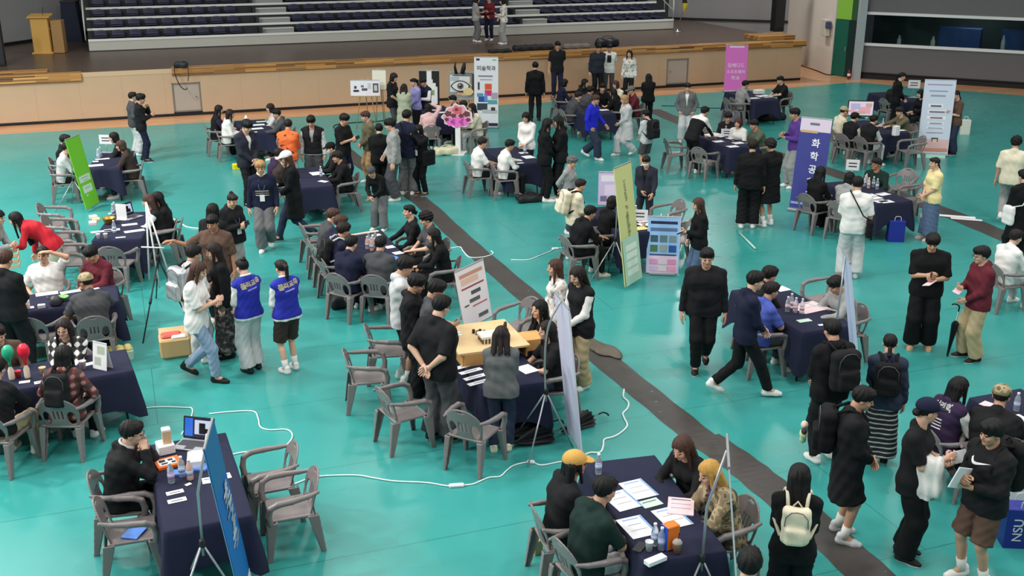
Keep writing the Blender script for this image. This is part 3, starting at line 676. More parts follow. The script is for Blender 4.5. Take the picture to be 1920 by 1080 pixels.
# ------------------------------------------------------------------ tables under cloths
M_CLO = mat('cloth_navy_table', (36,38,60), .88, bump=.12, bs=160, var=.10, vs=2.2, spec=.2)
M_TLEG = mat('table_leg_black', (26,26,28), .5); M_TTOP = mat('table_top_grey', (150,148,142), .6)
def cloth_mesh(L, W, seed, dl=.44, dc=.60):
    r = random.Random(seed); n = 132; z0 = .755; V = []; F = []
    rc = .035; per = []
    for i in range(n):   # rounded rectangle, parameterised by arc
        t = i / n * (2 * (L + W)); 
        if t < W: p = (-W / 2 + t, -L / 2); nn = (0, -1)
        elif t < W + L: p = (W / 2, -L / 2 + t - W); nn = (1, 0)
        elif t < 2 * W + L: p = (W / 2 - (t - W - L), L / 2); nn = (0, 1)
        else: p = (-W / 2, L / 2 - (t - 2 * W - L)); nn = (-1, 0)
        dx, dy = W / 2 - abs(p[0]), L / 2 - abs(p[1]); cd = max(dx, dy)     # distance from the nearest corner along the edge
        k = math.exp(-(cd / .14) ** 2)
        sx, sy = (1 if p[0] >= 0 else -1), (1 if p[1] >= 0 else -1)
        nd = nz(A(nn[0] * (1 - .5 * k) + sx * .5 * k, nn[1] * (1 - .5 * k) + sy * .5 * k, 0))
        per.append((p, nd, k, cd))
    ph = [r.uniform(0, 6.28) for _ in range(4)]
    rings = [(0, -.020, 0), (0, -.004, .002), (0, 0, .012), (.12, 0, .016), (.3, 0, 0), (.5, 0, 0), (.7, 0, 0), (.86, 0, 0), (1, 0, 0)]
    for ri, (f, off, _) in enumerate(rings):
        for i, (p, nd, k, cd) in enumerate(per):
            u = i / n * 2 * (L + W); fold = .5 + .5 * math.sin(u * 9 + ph[0] + 2 * math.sin(u * 2.3 + ph[1])); fold2 = .5 + .5 * math.sin(u * 17 + ph[2])
            drop = (dl + .035 * math.sin(u * 3.1 + ph[3])) * (1 - k) + dc * k
            if ri == 0: V.append((p[0] - nd[0] * .03, p[1] - nd[1] * .03, z0))
            elif ri == 1: V.append((p[0] - nd[0] * .006, p[1] - nd[1] * .006, z0 - .001))
            elif ri == 2: V.append((p[0] + nd[0] * .004, p[1] + nd[1] * .004, z0 - .008))
            else:
                o = .010 + f * (.012 + .030 * fold * (1 - .3 * k) + .010 * fold2 + .085 * k * (.6 + .4 * math.sin(f * 2.5)))
                V.append((p[0] + nd[0] * o, p[1] + nd[1] * o, z0 - .008 - f * (drop - .008)))
    for ri in range(len(rings) - 1): F += [(ri * n + i, ri * n + (i + 1) % n, (ri + 1) * n + (i + 1) % n, (ri + 1) * n + i)[::-1] for i in range(n)]
    F.append(tuple(range(n))); return mesh('tablecloth', V, F, M_CLO)
TABLES = {}
def table(key, nl, nr, desc, L=1.80, W=None, far=False, side=False, ang=None, dl=.44, dc=.60):
    """nl, nr: the two corners of the edge nearest the camera (far=True: farthest), in the photograph"""
    a, b = G(*nl, .755), G(*nr, .755); e = nz(b - a); mid = (a + b) / 2
    w = np.linalg.norm(b - a)
    n = A(-e[1], e[0], 0)
    if ang is not None: e = A(math.cos(D(ang)), math.sin(D(ang)), 0); n = A(-e[1], e[0], 0)
    if side: Wd, Ln = .75 if W is None else W, L if L else w
    else: Wd, Ln = (W or min(max(w, .66), .82)), L
    if side: c = mid + n * (Wd / 2) * (-1 if far else 1); rz = math.atan2(e[1], e[0]) + math.pi / 2
    else: c = mid + n * (Ln / 2) * (-1 if far else 1); rz = math.atan2(e[1], e[0])
    t = empty('folding_table', (c[0], c[1], 0), rz, 'folding table under the cloth ' + desc, 'table', 'folding tables')
    obj('tabletop', MB().box((0, 0, .735), (Wd - .02, Ln - .02, .03), bev=.008).me('tabletop', M_TTOP), t)
    for sx in (-1, 1):
        for sy in (-1, 1): obj('leg', MB().tube([(sx * (Wd / 2 - .09), sy * (Ln / 2 - .16), .72), (sx * (Wd / 2 - .06), sy * (Ln / 2 - .12), .0)], .014, 8).me('leg', M_TLEG, True), t)
    obj('leg_frame', MB().tube([(-Wd / 2 + .075, -Ln / 2 + .14, .28), (Wd / 2 - .075, -Ln / 2 + .14, .28)], .010, 8).tube([(-Wd / 2 + .075, Ln / 2 - .14, .28), (Wd / 2 - .075, Ln / 2 - .14, .28)], .010, 8).me('leg_frame', M_TLEG, True), t)
    cl = obj('tablecloth', cloth_mesh(Ln, Wd, len(TABLES) + 3, dl, dc), None, (c[0], c[1], 0), rz, 'navy cloth draped over the table ' + desc, 'tablecloth', 'navy tablecloths')
    TABLES[key] = dict(c=c, rz=rz, L=Ln, W=Wd, desc=desc); 
    print('TABLE', key, c.round(2), 'deg', round(math.degrees(rz)), 'edge', round(float(w), 2)); return cl
# ------------------------------------------------------------------ the hall
def poly(name, pts, z, m, th=None):
    n = len(pts); V = [(p[0], p[1], z) for p in pts]; Fc = [tuple(range(n))]
    if th:
        V += [(p[0], p[1], z - th) for p in pts]; Fc += [tuple(reversed(range(n, 2 * n)))] + [(i + n, (i + 1) % n + n, (i + 1) % n, i) for i in range(n)]
    return mesh(name, V, Fc, m, None, False)
def wallm(name, a, b, z0, z1, th, m):
    """a wall slab from a to b, th thick on its left side"""
    a, b = A(a[0], a[1], 0), A(b[0], b[1], 0); e = nz(b - a); n = A(-e[1], e[0], 0) * th; mb = MB()
    q = [a, b, b + n, a + n]; V = [(p[0], p[1], z) for z in (z0, z1) for p in q]
    mb.add(V, [(3, 2, 1, 0), (4, 5, 6, 7)] + [(i, (i + 1) % 4, 4 + (i + 1) % 4, 4 + i) for i in range(4)]); return mb.me(name, m)
S0 = A(-15.11, 31.76, 0); S1 = A(10.86, 41.16, 0); SZ = 1.45
def ST(u, v, z=0): return S0 + HU * u + HN * v + A(0, 0, z)      # along the stage front, back from it
SL = float(np.linalg.norm(S1 - S0))
def floor_mat():
    m = bpy.data.materials.new('floor_teal_vinyl'); m.use_nodes = True; nt = m.node_tree; b = nt.nodes['Principled BSDF']; L_ = nt.links.new
    tc = nt.nodes.new('ShaderNodeTexCoord'); mp = nt.nodes.new('ShaderNodeMapping'); mp.inputs['Rotation'].default_value = (0, 0, -HALL); L_(tc.outputs['Object'], mp.inputs['Vector'])
    n = nt.nodes.new('ShaderNodeTexNoise'); n.inputs['Scale'].default_value = .4; n.inputs['Detail'].default_value = 2.5; n.inputs['Roughness'].default_value = .5; L_(mp.outputs[0], n.inputs['Vector'])
    r = nt.nodes.new('ShaderNodeValToRGB'); r.color_ramp.elements[0].position = .3; r.color_ramp.elements[0].color = (*lin((48,144,139)), 1); r.color_ramp.elements[1].position = .72; r.color_ramp.elements[1].color = (*lin((64,153,149)), 1); L_(n.outputs['Fac'], r.inputs['Fac'])
    br = nt.nodes.new('ShaderNodeTexBrick'); br.inputs['Scale'].default_value = 1; br.inputs['Brick Width'].default_value = 14; br.inputs['Row Height'].default_value = 1.83; br.inputs['Mortar Size'].default_value = .005; br.inputs['Mortar Smooth'].default_value = .2
    br.inputs['Color1'].default_value = br.inputs['Color2'].default_value = (1, 1, 1, 1); br.inputs['Mortar'].default_value = (.45, .45, .45, 1); L_(mp.outputs[0], br.inputs['Vector'])
    mx = nt.nodes.new('ShaderNodeMix'); mx.data_type = 'RGBA'; mx.blend_type = 'MULTIPLY'; mx.inputs['Factor'].default_value = 1; L_(r.outputs['Color'], mx.inputs['A']); L_(br.outputs['Color'], mx.inputs['B']); L_(mx.outputs['Result'], b.inputs['Base Color'])
    n2 = nt.nodes.new('ShaderNodeTexNoise'); n2.inputs['Scale'].default_value = 1.2; n2.inputs['Detail'].default_value = 2; L_(mp.outputs[0], n2.inputs['Vector'])
    mr = nt.nodes.new('ShaderNodeMapRange'); mr.inputs['To Min'].default_value = .20; mr.inputs['To Max'].default_value = .36; L_(n2.outputs['Fac'], mr.inputs['Value']); L_(mr.outputs[0], b.inputs['Roughness'])
    b.inputs['Specular IOR Level'].default_value = .5; return m
def plank_mat(key, cols, w=1.2, h=.07, rough=.45):
    m = bpy.data.materials.new(key); m.use_nodes = True; nt = m.node_tree; b = nt.nodes['Principled BSDF']; L_ = nt.links.new; b.inputs['Roughness'].default_value = rough
    tc = nt.nodes.new('ShaderNodeTexCoord'); mp = nt.nodes.new('ShaderNodeMapping'); mp.inputs['Rotation'].default_value = (0, 0, -HALL); L_(tc.outputs['Object'], mp.inputs['Vector'])
    sp = nt.nodes.new('ShaderNodeSeparateXYZ'); L_(mp.outputs[0], sp.inputs[0]); ad = nt.nodes.new('ShaderNodeMath'); ad.operation = 'ADD'; L_(sp.outputs['Y'], ad.inputs[0]); L_(sp.outputs['Z'], ad.inputs[1])
    cb = nt.nodes.new('ShaderNodeCombineXYZ'); L_(sp.outputs['X'], cb.inputs['X']); L_(ad.outputs[0], cb.inputs['Y'])
    br = nt.nodes.new('ShaderNodeTexBrick'); br.inputs['Scale'].default_value = 1; br.inputs['Brick Width'].default_value = w; br.inputs['Row Height'].default_value = h; br.inputs['Mortar Size'].default_value = .003; br.offset_frequency = 3; br.offset = .37
    br.inputs['Color1'].default_value = (0, 0, 0, 1); br.inputs['Color2'].default_value = (1, 1, 1, 1); br.inputs['Mortar'].default_value = (.2, .2, .2, 1); L_(cb.outputs[0], br.inputs['Vector'])
    r = nt.nodes.new('ShaderNodeValToRGB'); cr = r.color_ramp
    while len(cr.elements) < len(cols): cr.elements.new(.5)
    for i, (e, c) in enumerate(zip(cr.elements, cols)): e.position = i / (len(cols) - 1); e.color = (*lin(c), 1)
    L_(br.outputs['Color'], r.inputs['Fac']); L_(r.outputs['Color'], b.inputs['Base Color']); return m
M_TEAL = floor_mat()
M_WOODF = plank_mat('floor_wood', [(196,142,104), (212,160,118), (188,136,96)], 1.6, .09, .3)
M_TRIM = plank_mat('stage_trim_planks', [(70,46,28), (168,118,62), (204,156,90), (112,74,44), (190,140,80), (84,56,34), (200,150,84)], .95, .05, .45)
M_SKIRT = mat('stage_front_panels', (186,160,132), .6, var=.05, vs=2, bump=.05, bs=30)
M_STAGE = mat('stage_floor_dark', (86,70,62), .34, var=.10, vs=1.2, spec=.4)
M_WGREY = mat('wall_grey', (134,134,136), .85, var=.05, vs=.7); M_WWHITE = mat('wall_white', (216,208,198), .85, var=.03, vs=.8)
M_BLK = mat('black_matte', (18,18,20), .6); M_STEEL = mat('steel', (170,172,174), .35, metal=.8); M_WPAINT = mat('white_paint', (226,226,228), .45)
LF = ST(-14, 0)
PC = A(12.72, 40.55, 0); RW0 = A(13.10, 41.75, 0); RWD = nz(A(18.32, 38.94, 0) - A(13.13, 41.72, 0)); RW1 = RW0 + RWD * 22
RN = A(RWD[1], -RWD[0], 0)
RN = RN if RN[1] < 0 else -RN       # from the right wall into the hall
struct('floor', poly('floor', [(-30, -4), (34, -4), (34, 30), (RW1[0], RW1[1]), (13.2, 42.2), (12.3, 48.4), (8, 48.6), tuple(ST(SL, .3)[:2]), tuple(ST(-16, .3)[:2])], 0, M_WOODF, .3))
b0 = PC + RN * .0; b1 = A(17.36, 37.61, 0) + RWD * 13
struct('floor_vinyl', poly('floor_vinyl', [(-29, -3.5), (33, -3.5), (33, 25), tuple(b1[:2]), tuple((A(17.36, 37.61, 0))[:2]), tuple((A(15.0, 39.1, 0))[:2]), tuple(PC[:2]), tuple(ST(SL - 1.5, -1.55)[:2]), tuple(ST(-15, -1.25)[:2])], .006, M_TEAL, .006))
# the stage
struct('floor_stage', poly('floor_stage', [tuple(ST(-16, .02)[:2]), tuple(ST(SL, .02)[:2]), tuple(ST(SL, 9.5)[:2]), tuple(ST(-16, 16)[:2])], SZ, M_STAGE, .12))
def upx(px, y0=None):     # stage-front coordinate seen at picture column px
    lo, hi = -16., SL + 2
    for _ in range(40):
        m_ = (lo + hi) / 2
        if proj(ST(m_, 0, .7))[0] < px: lo = m_
        else: hi = m_
    return lo
sk = MB()
dj = [(upx(323), upx(377)), (upx(1250), upx(1291))]; DZ0, DZ1 = .12, 1.02
segs = [(-16., dj[0][0], 0, SZ), (dj[0][0], dj[0][1], DZ1, SZ), (dj[0][0], dj[0][1], 0, DZ0), (dj[0][1], dj[1][0], 0, SZ), (dj[1][0], dj[1][1], DZ1, SZ), (dj[1][0], dj[1][1], 0, DZ0), (dj[1][1], SL, 0, SZ)]
RH = Matrix.Rotation(HALL, 3, 'Z')
def hbox(mb, u0, u1, v0, v1, z0, z1, m=0, bev=0): c = ST((u0 + u1) / 2, (v0 + v1) / 2, (z0 + z1) / 2); return mb.box(c, (u1 - u0, v1 - v0, z1 - z0), m, RH, bev)
for u0, u1, z0, z1 in segs:
    u = u0
    while u < u1 - 1e-3:
        w = min(1.22, u1 - u); hbox(sk, u + .0012, u + w - .0012, .0, .06, z0, z1 - .125); u += w
    hbox(sk, u0, u1, .02, .08, z0, z1 - .125, 1)
hbox(sk, SL - .06, SL, .06, 3.0, 0, SZ - .125)
struct('wall_stage_front', sk.me('wall_stage_front', [M_SKIRT, mat('panel_gap', (120,100,80), .8)]))
struct('baseboard_stage', hbox(MB(), -16, SL, -.02, .0, 0.0, .085).me('baseboard_stage', M_BLK))
for i, (u0, u1) in enumerate(dj):
    d = struct('door_%d' % (i + 1), hbox(MB(), u0 + .04, u1 - .04, .035, .06, DZ0 + .03, DZ1 - .04, 0, .006).me('door', mat('door_grey', (168,158,148), .5)))
    fr = MB(); hbox(fr, u0, u0 + .04, .0, .07, DZ0, DZ1); hbox(fr, u1 - .04, u1, .0, .07, DZ0, DZ1); hbox(fr, u0, u1, .0, .07, DZ1 - .04, DZ1); hbox(fr, u0, u1, .0, .07, DZ0, DZ0 + .03)
    obj('door_frame', fr.me('door_frame', mat('door_frame_grey', (124,116,108), .5)), d)
    hu = u1 - .16 if i == 0 else u0 + .16
    obj('door_knob', MB().tube([ST(hu, .035, .58), ST(hu, -.02, .58)], .022, 10).me('door_knob', M_STEEL, True), d)
def trim(i, u0, u1, v0, v1, z0, z1): struct('trim_%d' % i, hbox(MB(), u0, u1, v0, v1, z0, z1, 0, .01).me('trim', M_TRIM))
ua, ub = upx(158), upx(326)
trim(1, -16, ua, -.10, .30, SZ - .22, SZ + .01); trim(2, -16, upx(95), .42, .95, SZ + .0, SZ + .05); trim(3, ub, SL + .12, -.07, .45, SZ - .20, SZ + .012)
trim(4, upx(1435), SL + .02, .55, 1.6, SZ, SZ + .16)
struct('trim_5', hbox(MB(), ua, ub, -.01, .05, SZ - .13, SZ + .004).me('trim', mat('trim_tan', (196,170,138), .5)))
# walls behind the stage
LW0, LW1 = A(-18.9, 37.3, 0), A(-16.3, 44.6, 0)
struct('wall_stage_left', wallm('wall_stage_left', LW0, LW1, 1.3, 12, .2, M_WGREY)); struct('wall_left_front', wallm('w', ST(-14, .8), LW0, 1.3, 12, .2, M_WGREY))
struct('baseboard_stage_left', wallm('b', LW0 - A(0, .03, 0) + A(.03, 0, 0), LW1 + A(.03, 0, 0), SZ, SZ + .12, .02, M_BLK))
W0, W1_ = A(7.0, 49.85, 0), A(11.95, 48.08, 0)
struct('wall_stage_right', wallm('wall_stage_right', W0, W1_, 0, 12, .2, M_WGREY)); struct('wall_stage_back', wallm('w', LW1, W0 + A(-.5, .6, 0), 1.3, 12, .2, M_WGREY))
struct('floor_stage_back', poly('f', [tuple(ST(SL, 9.4)[:2]), tuple(ST(SL, 2)[:2]), (7, 50), (-16.4, 44.9), tuple(ST(2, 9.4)[:2])], SZ - .004, M_STAGE, .05))
struct('baseboard_stage_right', wallm('b', W0 - A(.02, .06, 0), W1_ - A(.02, .06, 0), SZ, SZ + .10, .02, M_BLK))
WW = A(12.38, 42.55, 0)
struct('wall_white', wallm('wall_white', A(11.95, 48.1, 0), WW, 0, 12, .25, M_WWHITE))
GD = A(12.98, 41.62, 0); gx = (GD - WW); gh = 2.12
dd = struct('door_3', wallm('door', WW + gx * .04, WW + gx * .62, .02, gh, .04, mat('door_green', (20,92,76), .5)))
struct('door_4', wallm('door', WW + gx * .62, WW + gx * .99, .02, gh, .06, mat('door_dark_green', (16,44,44), .5)))
obj('door_handle', MB().box(WW + gx * .58 + A(-.03, -.02, 1.05), (.03, .03, .16)).me('door_handle', M_STEEL), dd)
struct('wall_green_panel', wallm('w', WW + gx * .06, WW + gx * .7, gh + .02, 12, .06, mat('panel_lime', (132,186,66), .6))); struct('wall_dark_panel', wallm('w', WW + gx * .7, WW + gx * .99, gh + .02, 12, .08, mat('panel_dark_green', (40,84,50), .6)))
struct('wall_column', MB().box((13.08, 41.55, 6), (.26, .3, 12)).me('wall_column', mat('column_pale', (168,178,184), .5)))
# right wall with its long window
def RP(u, v, z): return RW0 + RWD * u + RN * v + A(0, 0, z)
RM = Matrix.Rotation(math.atan2(RWD[1], RWD[0]), 3, 'Z'); M_RW = mat('wall_dark_grey', (104,102,104), .55, var=.05, vs=.6)
def rb(mb, u0, u1, v0, v1, z0, z1, m=0): c = RP((u0 + u1) / 2, (v0 + v1) / 2, (z0 + z1) / 2); return mb.box(c, (u1 - u0, abs(v1 - v0), z1 - z0), m, RM)
WZ0, WZ1 = 1.28, 2.42
struct('wall_right', rb(rb(MB(), .05, 22, -.15, 0, .24, WZ0), .05, 22, -.15, 0, WZ1, 12).me('wall_right', M_RW))
struct('baseboard_right', rb(rb(MB(), .05, 22, -.12, .02, 0, .17), .05, 22, -.12, .03, .19, .24, 0).me('baseboard_right', M_BLK))
struct('trim_6', rb(rb(rb(MB(), .05, 22, -2.6, -2.5, 0, 3.2), .05, 22, -2.5, -.16, .9, 1.0), .05, 22, -2.5, -.16, 2.9, 3.0).me('trim_recess', mat('recess_dark', (60,76,78), .8)))  # not trim: back wall, floor and ceiling of the recess behind the window
wn = struct('window_1', rb(MB(), .05, 22, -.09, -.08, WZ0, WZ1).me('window', mat('window_glass', (200,215,215), .04, trans=1.0, spec=.5)))
obj('window_rail', rb(rb(MB(), .05, 22, -.05, .07, WZ0 - .05, WZ0 + .05), .05, 22, -.05, .07, WZ1 - .05, WZ1 + .05).me('window_rail', M_WPAINT), wn)
# the rest of the shell, out of view
struct('wall_left', wallm('w', (-29.5, -4), tuple(ST(-14, .8)[:2]), 0, 12, .2, M_WGREY)); struct('wall_rear', wallm('w', (34, -4), (-30, -4), 0, 12, .2, M_WGREY)); struct('wall_right_near', wallm('w', tuple(RW1[:2]), (34, -4), 0, 12, .2, M_WGREY))
struct('ceiling', poly('ceiling', [(-31, -5), (36, -5), (36, 52), (-31, 52)], 12.2, mat('ceiling_pale', (150,150,150), .9), .2))
# bleachers folded out on the stage
BU0, BV = 2.62, 5.45; BLEN = 22.45; NROW = 8; RISE, DEP = .292, .80; BF = .36
M_BW = mat('bleacher_white', (216,216,214), .5, var=.04, vs=2); M_BF = mat('bleacher_front', (176,176,168), .5, var=.04, vs=2); M_BD = mat('bleacher_dark', (40,42,46), .7); M_BG = mat('aisle_grey', (150,152,150), .55)
bl = empty('bleachers', ST(BU0, BV, SZ), HALL, 'long bank of white-edged bleachers with navy seats across the stage', 'bleachers')
def bb(mb, u0, u1, v0, v1, z0, z1, m=0): return mb.box(((u0 + u1) / 2, (v0 + v1) / 2, (z0 + z1) / 2), (u1 - u0, v1 - v0, z1 - z0), m)
obj('front_panel', bb(bb(MB(), 0, BLEN, 0, .05, .03, BF), .01, BLEN, .01, .04, 0, .03, 1).me('front_panel', [M_BF, M_BD]), bl)
AIS = []
for px in ((486, 546), (968, 1018)):
    r_ = []
    for p_ in px:
        lo, hi = 0., BLEN
        for _ in range(40):
            m_ = (lo + hi) / 2
            if proj(ST(BU0 + m_, BV + .8, SZ + .9))[0] < p_: lo = m_
            else: hi = m_
        r_.append(lo)
    AIS.append(r_)
for k in range(NROW):
    z = BF + k * RISE; v = k * DEP
    obj('tread', bb(bb(MB(), 0, BLEN, v - .02, v + .04, z - .02, z + .055), 0, BLEN, v + .04, v + DEP + .02, z - .02, z + .02, 1).me('tread', [M_BW, M_BD]), bl, kind=None)
    obj('riser', bb(MB(), 0, BLEN, v + DEP, v + DEP + .02, z, z + RISE - .02).me('riser', M_BD), bl)
    for a0, a1 in AIS: obj('aisle_step', bb(bb(bb(MB(), a0, a1, v + .35, v + DEP - .02, z + .02, z + .19), a0, a1, v + .33, v + .36, z + .17, z + .20, 1), a0 - .1, a0, v + .1, v + DEP, z + .02, z + .25, 2).me('aisle_step', [M_BG, M_BW, M_BD]), bl)
for side in (0, 1):
    u = -.08 if not side else BLEN + .08; rl = MB()
    for k in range(0, NROW, 1): rl.tube([(u, k * DEP + .2, BF + k * RISE), (u, k * DEP + .2, BF + k * RISE + .75)], .022, 6)
    for hh in (.38, .75): rl.tube([(u, .2, BF + hh), (u, (NROW - 1) * DEP + .2, BF + (NROW - 1) * RISE + hh)], .022, 6)
    obj('guard_rail', rl.me('guard_rail', mat('rail_pale', (176,190,180), .5), True), bl)
M_SEAT = mat('seat_navy', (26,30,56), .45, spec=.4)
def f_sseat(P):
    b_ = np.maximum(np.abs(P[:, 1] - (.17 + .25 * P[:, 2] * .4 + .25 * P[:, 0] ** 2)) - .022, np.maximum(np.abs(P[:, 0]) - .225 - .0 * P[:, 2], (np.sqrt((P[:, 0] / .25) ** 2 + ((P[:, 2] - .15) / .13) ** 4) - 1) * .1))
    s_ = rbox(P, (0, -.03, .075), (.215, .19, .032), .03); s_ = ss(s_, ell(P, (0, -.03, .125), (.19, .16, .045)), .01)
    return np.minimum(np.minimum(b_, s_), rbox(P, (0, .05, .03), (.16, .10, .03), .02))
SEATM = sdf_mesh('folding_seat', f_sseat, (-.27, -.25, 0), (.27, .28, .30), .024, M_SEAT)
NUM = ['first', 'second', 'third', 'fourth', 'fifth', 'sixth', 'seventh', 'eighth', 'ninth', 'tenth', 'eleventh', 'twelfth', 'thirteenth', 'fourteenth', 'fifteenth', 'sixteenth', 'seventeenth', 'eighteenth', 'nineteenth', 'twentieth', 'twenty-first', 'twenty-second', 'twenty-third', 'twenty-fourth', 'twenty-fifth', 'twenty-sixth', 'twenty-seventh', 'twenty-eighth', 'twenty-ninth', 'thirtieth', 'thirty-first', 'thirty-second', 'thirty-third', 'thirty-fourth', 'thirty-fifth', 'thirty-sixth', 'thirty-seventh', 'thirty-eighth', 'thirty-ninth', 'fortieth']
ROWN = ['bottom', 'second', 'third', 'fourth', 'fifth']
for k in range(5):
    u = .42; i = 0
    while u < BLEN - .3:
        if any(a0 - .40 < u < a1 + .28 for a0, a1 in AIS): u += .1; continue
        obj('stadium_chair', SEATM, None, ST(BU0 + u, BV + k * DEP + .40, SZ + BF + k * RISE + .02), HALL, 'navy plastic chair, %s from the left in the %s row of the bleachers' % (NUM[i], ROWN[k]), 'chair', 'navy chairs of the bleachers'); i += 1; u += .575
# lamps of the hall (above the frame), then added fill lamps
def lamp(x, y, z, e, size=1.6, col=(1, .97, .93)):
    l = bpy.data.lights.new('hall_lamp', 'AREA'); l.shape = 'RECTANGLE'; l.size = size; l.size_y = size; l.energy = e; l.color = col
    o = bpy.data.objects.new('hall_lamp', l); COL.objects.link(o); o.location = (x, y, z); return o
LAMPS = []
for ix, x in enumerate((-20, -12, -4, 4, 12, 20)):
    for iy, y in enumerate((1, 8, 15, 22, 29)):
        e = 300 * (1.1 if ix in (0, 1) else .92) * (1.1, 1.15, 1.15, .72, .40)[iy]; LAMPS.append(lamp(x + (y * .0), y, 11.4, e))
for y, e in ((5, 1000), (13, 1500), (21, 1200)): lamp(-15, y, 11.2, e, .8)
for x in (-10, 0, 10): lamp(x, 35, 11.4, 200, 2.2)
lamp(7.5, 43, 9.5, 420, 1.2)  # added wall-wash lamp, brightens the white wall and the stage's right end
for u in (4, 10): q_ = RP(u, -1.2, 2.82); lamp(q_[0], q_[1], q_[2], 14, .8)  # added fill lamps inside the window recess, to lighten it
w_ = bpy.data.worlds.new('world'); SC.world = w_; w_.use_nodes = True; w_.node_tree.nodes['Background'].inputs[0].default_value = (.02, .02, .022, 1)
SC.view_settings.view_transform = 'Standard'; SC.view_settings.look = 'None'; SC.view_settings.gamma = 1; SC.view_settings.use_curve_mapping = False
SC.view_settings.exposure = .08
# ------------------------------------------------------------------ things on tables and floor
REG = []
def reg(o, noun, where, cat, group=None): REG.append((o, noun, where)); o['category'] = cat; o['group'] = (group or noun) + ' ' + where; return o
def label_all():
    sets = {}
    for o, n, w in REG: sets.setdefault((n, w), []).append(o)
    for (n, w), os_ in sets.items():
        if len(os_) == 1: os_[0]['label'] = n + ' ' + w; del os_[0]['group']; continue
        os_.sort(key=lambda o: proj(np.array(o.location))[0])
        for i, o in enumerate(os_): o['label'] = '%s, %s, %s' % (n, ORD[i] if i < len(os_) - 1 else 'rightmost', w)
TZ = .758
def TP(px, py, where, z, inset=.07):
    p = G(px, py, z)
    for t in TABLES.values():
        if where == 'on the table ' + t['desc']:
            q = rotz(-t['rz']) @ (p - t['c']); q[0] = min(max(q[0], -t['W'] / 2 + inset), t['W'] / 2 - inset); q[1] = min(max(q[1], -t['L'] / 2 + inset), t['L'] / 2 - inset)
            w = rotz(t['rz']) @ q + t['c']; p = A(w[0], w[1], p[2])
    return p
def T(key): return 'on the table ' + TABLES[key]['desc']
M_PAPER = mat('paper_white', (228,228,232), .75, spec=.2); M_INK = mat('ink_grey', (96,98,110), .8); M_INKB = mat('ink_blue', (120,160,210), .8)
PCOL = dict(w=M_PAPER, b=mat('paper_blue', (96,140,220), .7), y=mat('paper_yellow', (226,206,130), .7), g=mat('paper_green', (190,214,196), .7), p=mat('paper_pink', (232,200,206), .7), k=mat('folder_black', (30,30,34), .5), t=mat('card_tan', (206,178,140), .7))
def sheet(px, py, where, w=.21, h=.297, ang=0, c='w', noun='white paper sheet', lines=0, th=.003, z=TZ, cat='paper', blue=False):
    p = TP(px, py, where, z + th / 2, min(w, h) * .5); r = random.Random(px * 7 + py)
    mb = MB().box((0, 0, 0), (w, h, th))
    for i in range(lines):
        mb.box((-(.0 if i else 0), h * .5 - .04 - i * (h - .07) / max(lines, 1), th / 2 + .0004), (w * r.uniform(.5, .8), .006 if i else .016, .0006), 2 if blue and not i else 1)
    if blue: mb.box((w * .5 - .012, 0, th / 2 + .0003), (.02, h * .96, .0005), 2)
    o = obj('paper_sheet' if cat == 'paper' else noun.split()[-1], mb.me('paper_sheet', [PCOL[c], M_INK, M_INKB]), None, p, HALL + D(ang)); return reg(o, noun, where, cat)
M_BOT = mat('bottle_clear', (226,234,240), .08, trans=.75, spec=.5); M_CAPW = mat('bottle_cap_white', (226,228,232), .5); M_LBL = mat('bottle_label_pale', (170,186,214), .6)
BOTM = None
def bottle(px, py, where, s=1., fill=None, z=TZ, noun='clear water bottle', lab=M_LBL, capm=M_CAPW):
    p = TP(px, py, where, z); o = empty('water_bottle', p, 0)
    key = (fill.name if fill else '') + lab.name + capm.name
    if key not in CH:
        CH[key] = (MB().lathe([(.030, 0), (.033, .008), (.033, .12), (.030, .15), (.015, .185), (.0135, .20)], n=14).me('bottle_body', fill or M_BOT, True), MB().lathe([(.0338, .055), (.0338, .105)], n=14).me('bottle_label', lab, True), MB().lathe([(.0155, .197), (.0155, .217), (.010, .219)], n=12).me('bottle_cap', capm, True))
    for n, m in zip(('bottle_body', 'bottle_label', 'bottle_cap'), CH[key]): obj(n, m, o).scale = (s, s, s)
    return reg(o, noun, where, 'bottle')
def cup(px, py, where, s=1., m=None, z=TZ, noun='white paper cup', lying=False):
    p = TP(px, py, where, z); k = 'cup' + (m.name if m else '')
    if k not in CH: CH[k] = MB().lathe([(.026, 0), (.036, .088), (.038, .090), (.034, .088), (.025, .01)], n=14).me('paper_cup', m or M_PAPER, True)
    o = obj('paper_cup', CH[k], None, p + (A(0, 0, .036 * s) if lying else 0), 0); o.scale = (s, s, s)
    if lying: o.rotation_euler = (math.pi / 2, 0, .8)
    return reg(o, noun, where, 'cup')
def carton(px, py, d, m, ang, label, cat='box', z=TZ, name='box', mats=None, faces=None, parts=()):
    p = G(px, py, z + d[2] / 2); o = obj(name, MB().box((0, 0, 0), d, bev=min(d) * .08).me(name, m), None, p, HALL + D(ang), label, cat)
    for nm, c, dd, mm in parts: obj(nm, MB().box(c, dd, bev=min(dd) * .1).me(nm, mm), o)
    return o
def catmull(pts, n=6):
    P = [Vector(p) for p in pts]; P = [P[0] * 2 - P[1]] + P + [P[-1] * 2 - P[-2]]; out = []
    for i in range(1, len(P) - 2):
        for k in range(n):
            t = k / n; a, b, c, d = P[i - 1:i + 3]; out.append(.5 * ((2 * b) + (c - a) * t + (2 * a - 5 * b + 4 * c - d) * t * t + (3 * b - a - 3 * c + d) * t ** 3))
    return out + [P[-2]]
M_CORD = mat('cord_white', (226,236,234), .5)
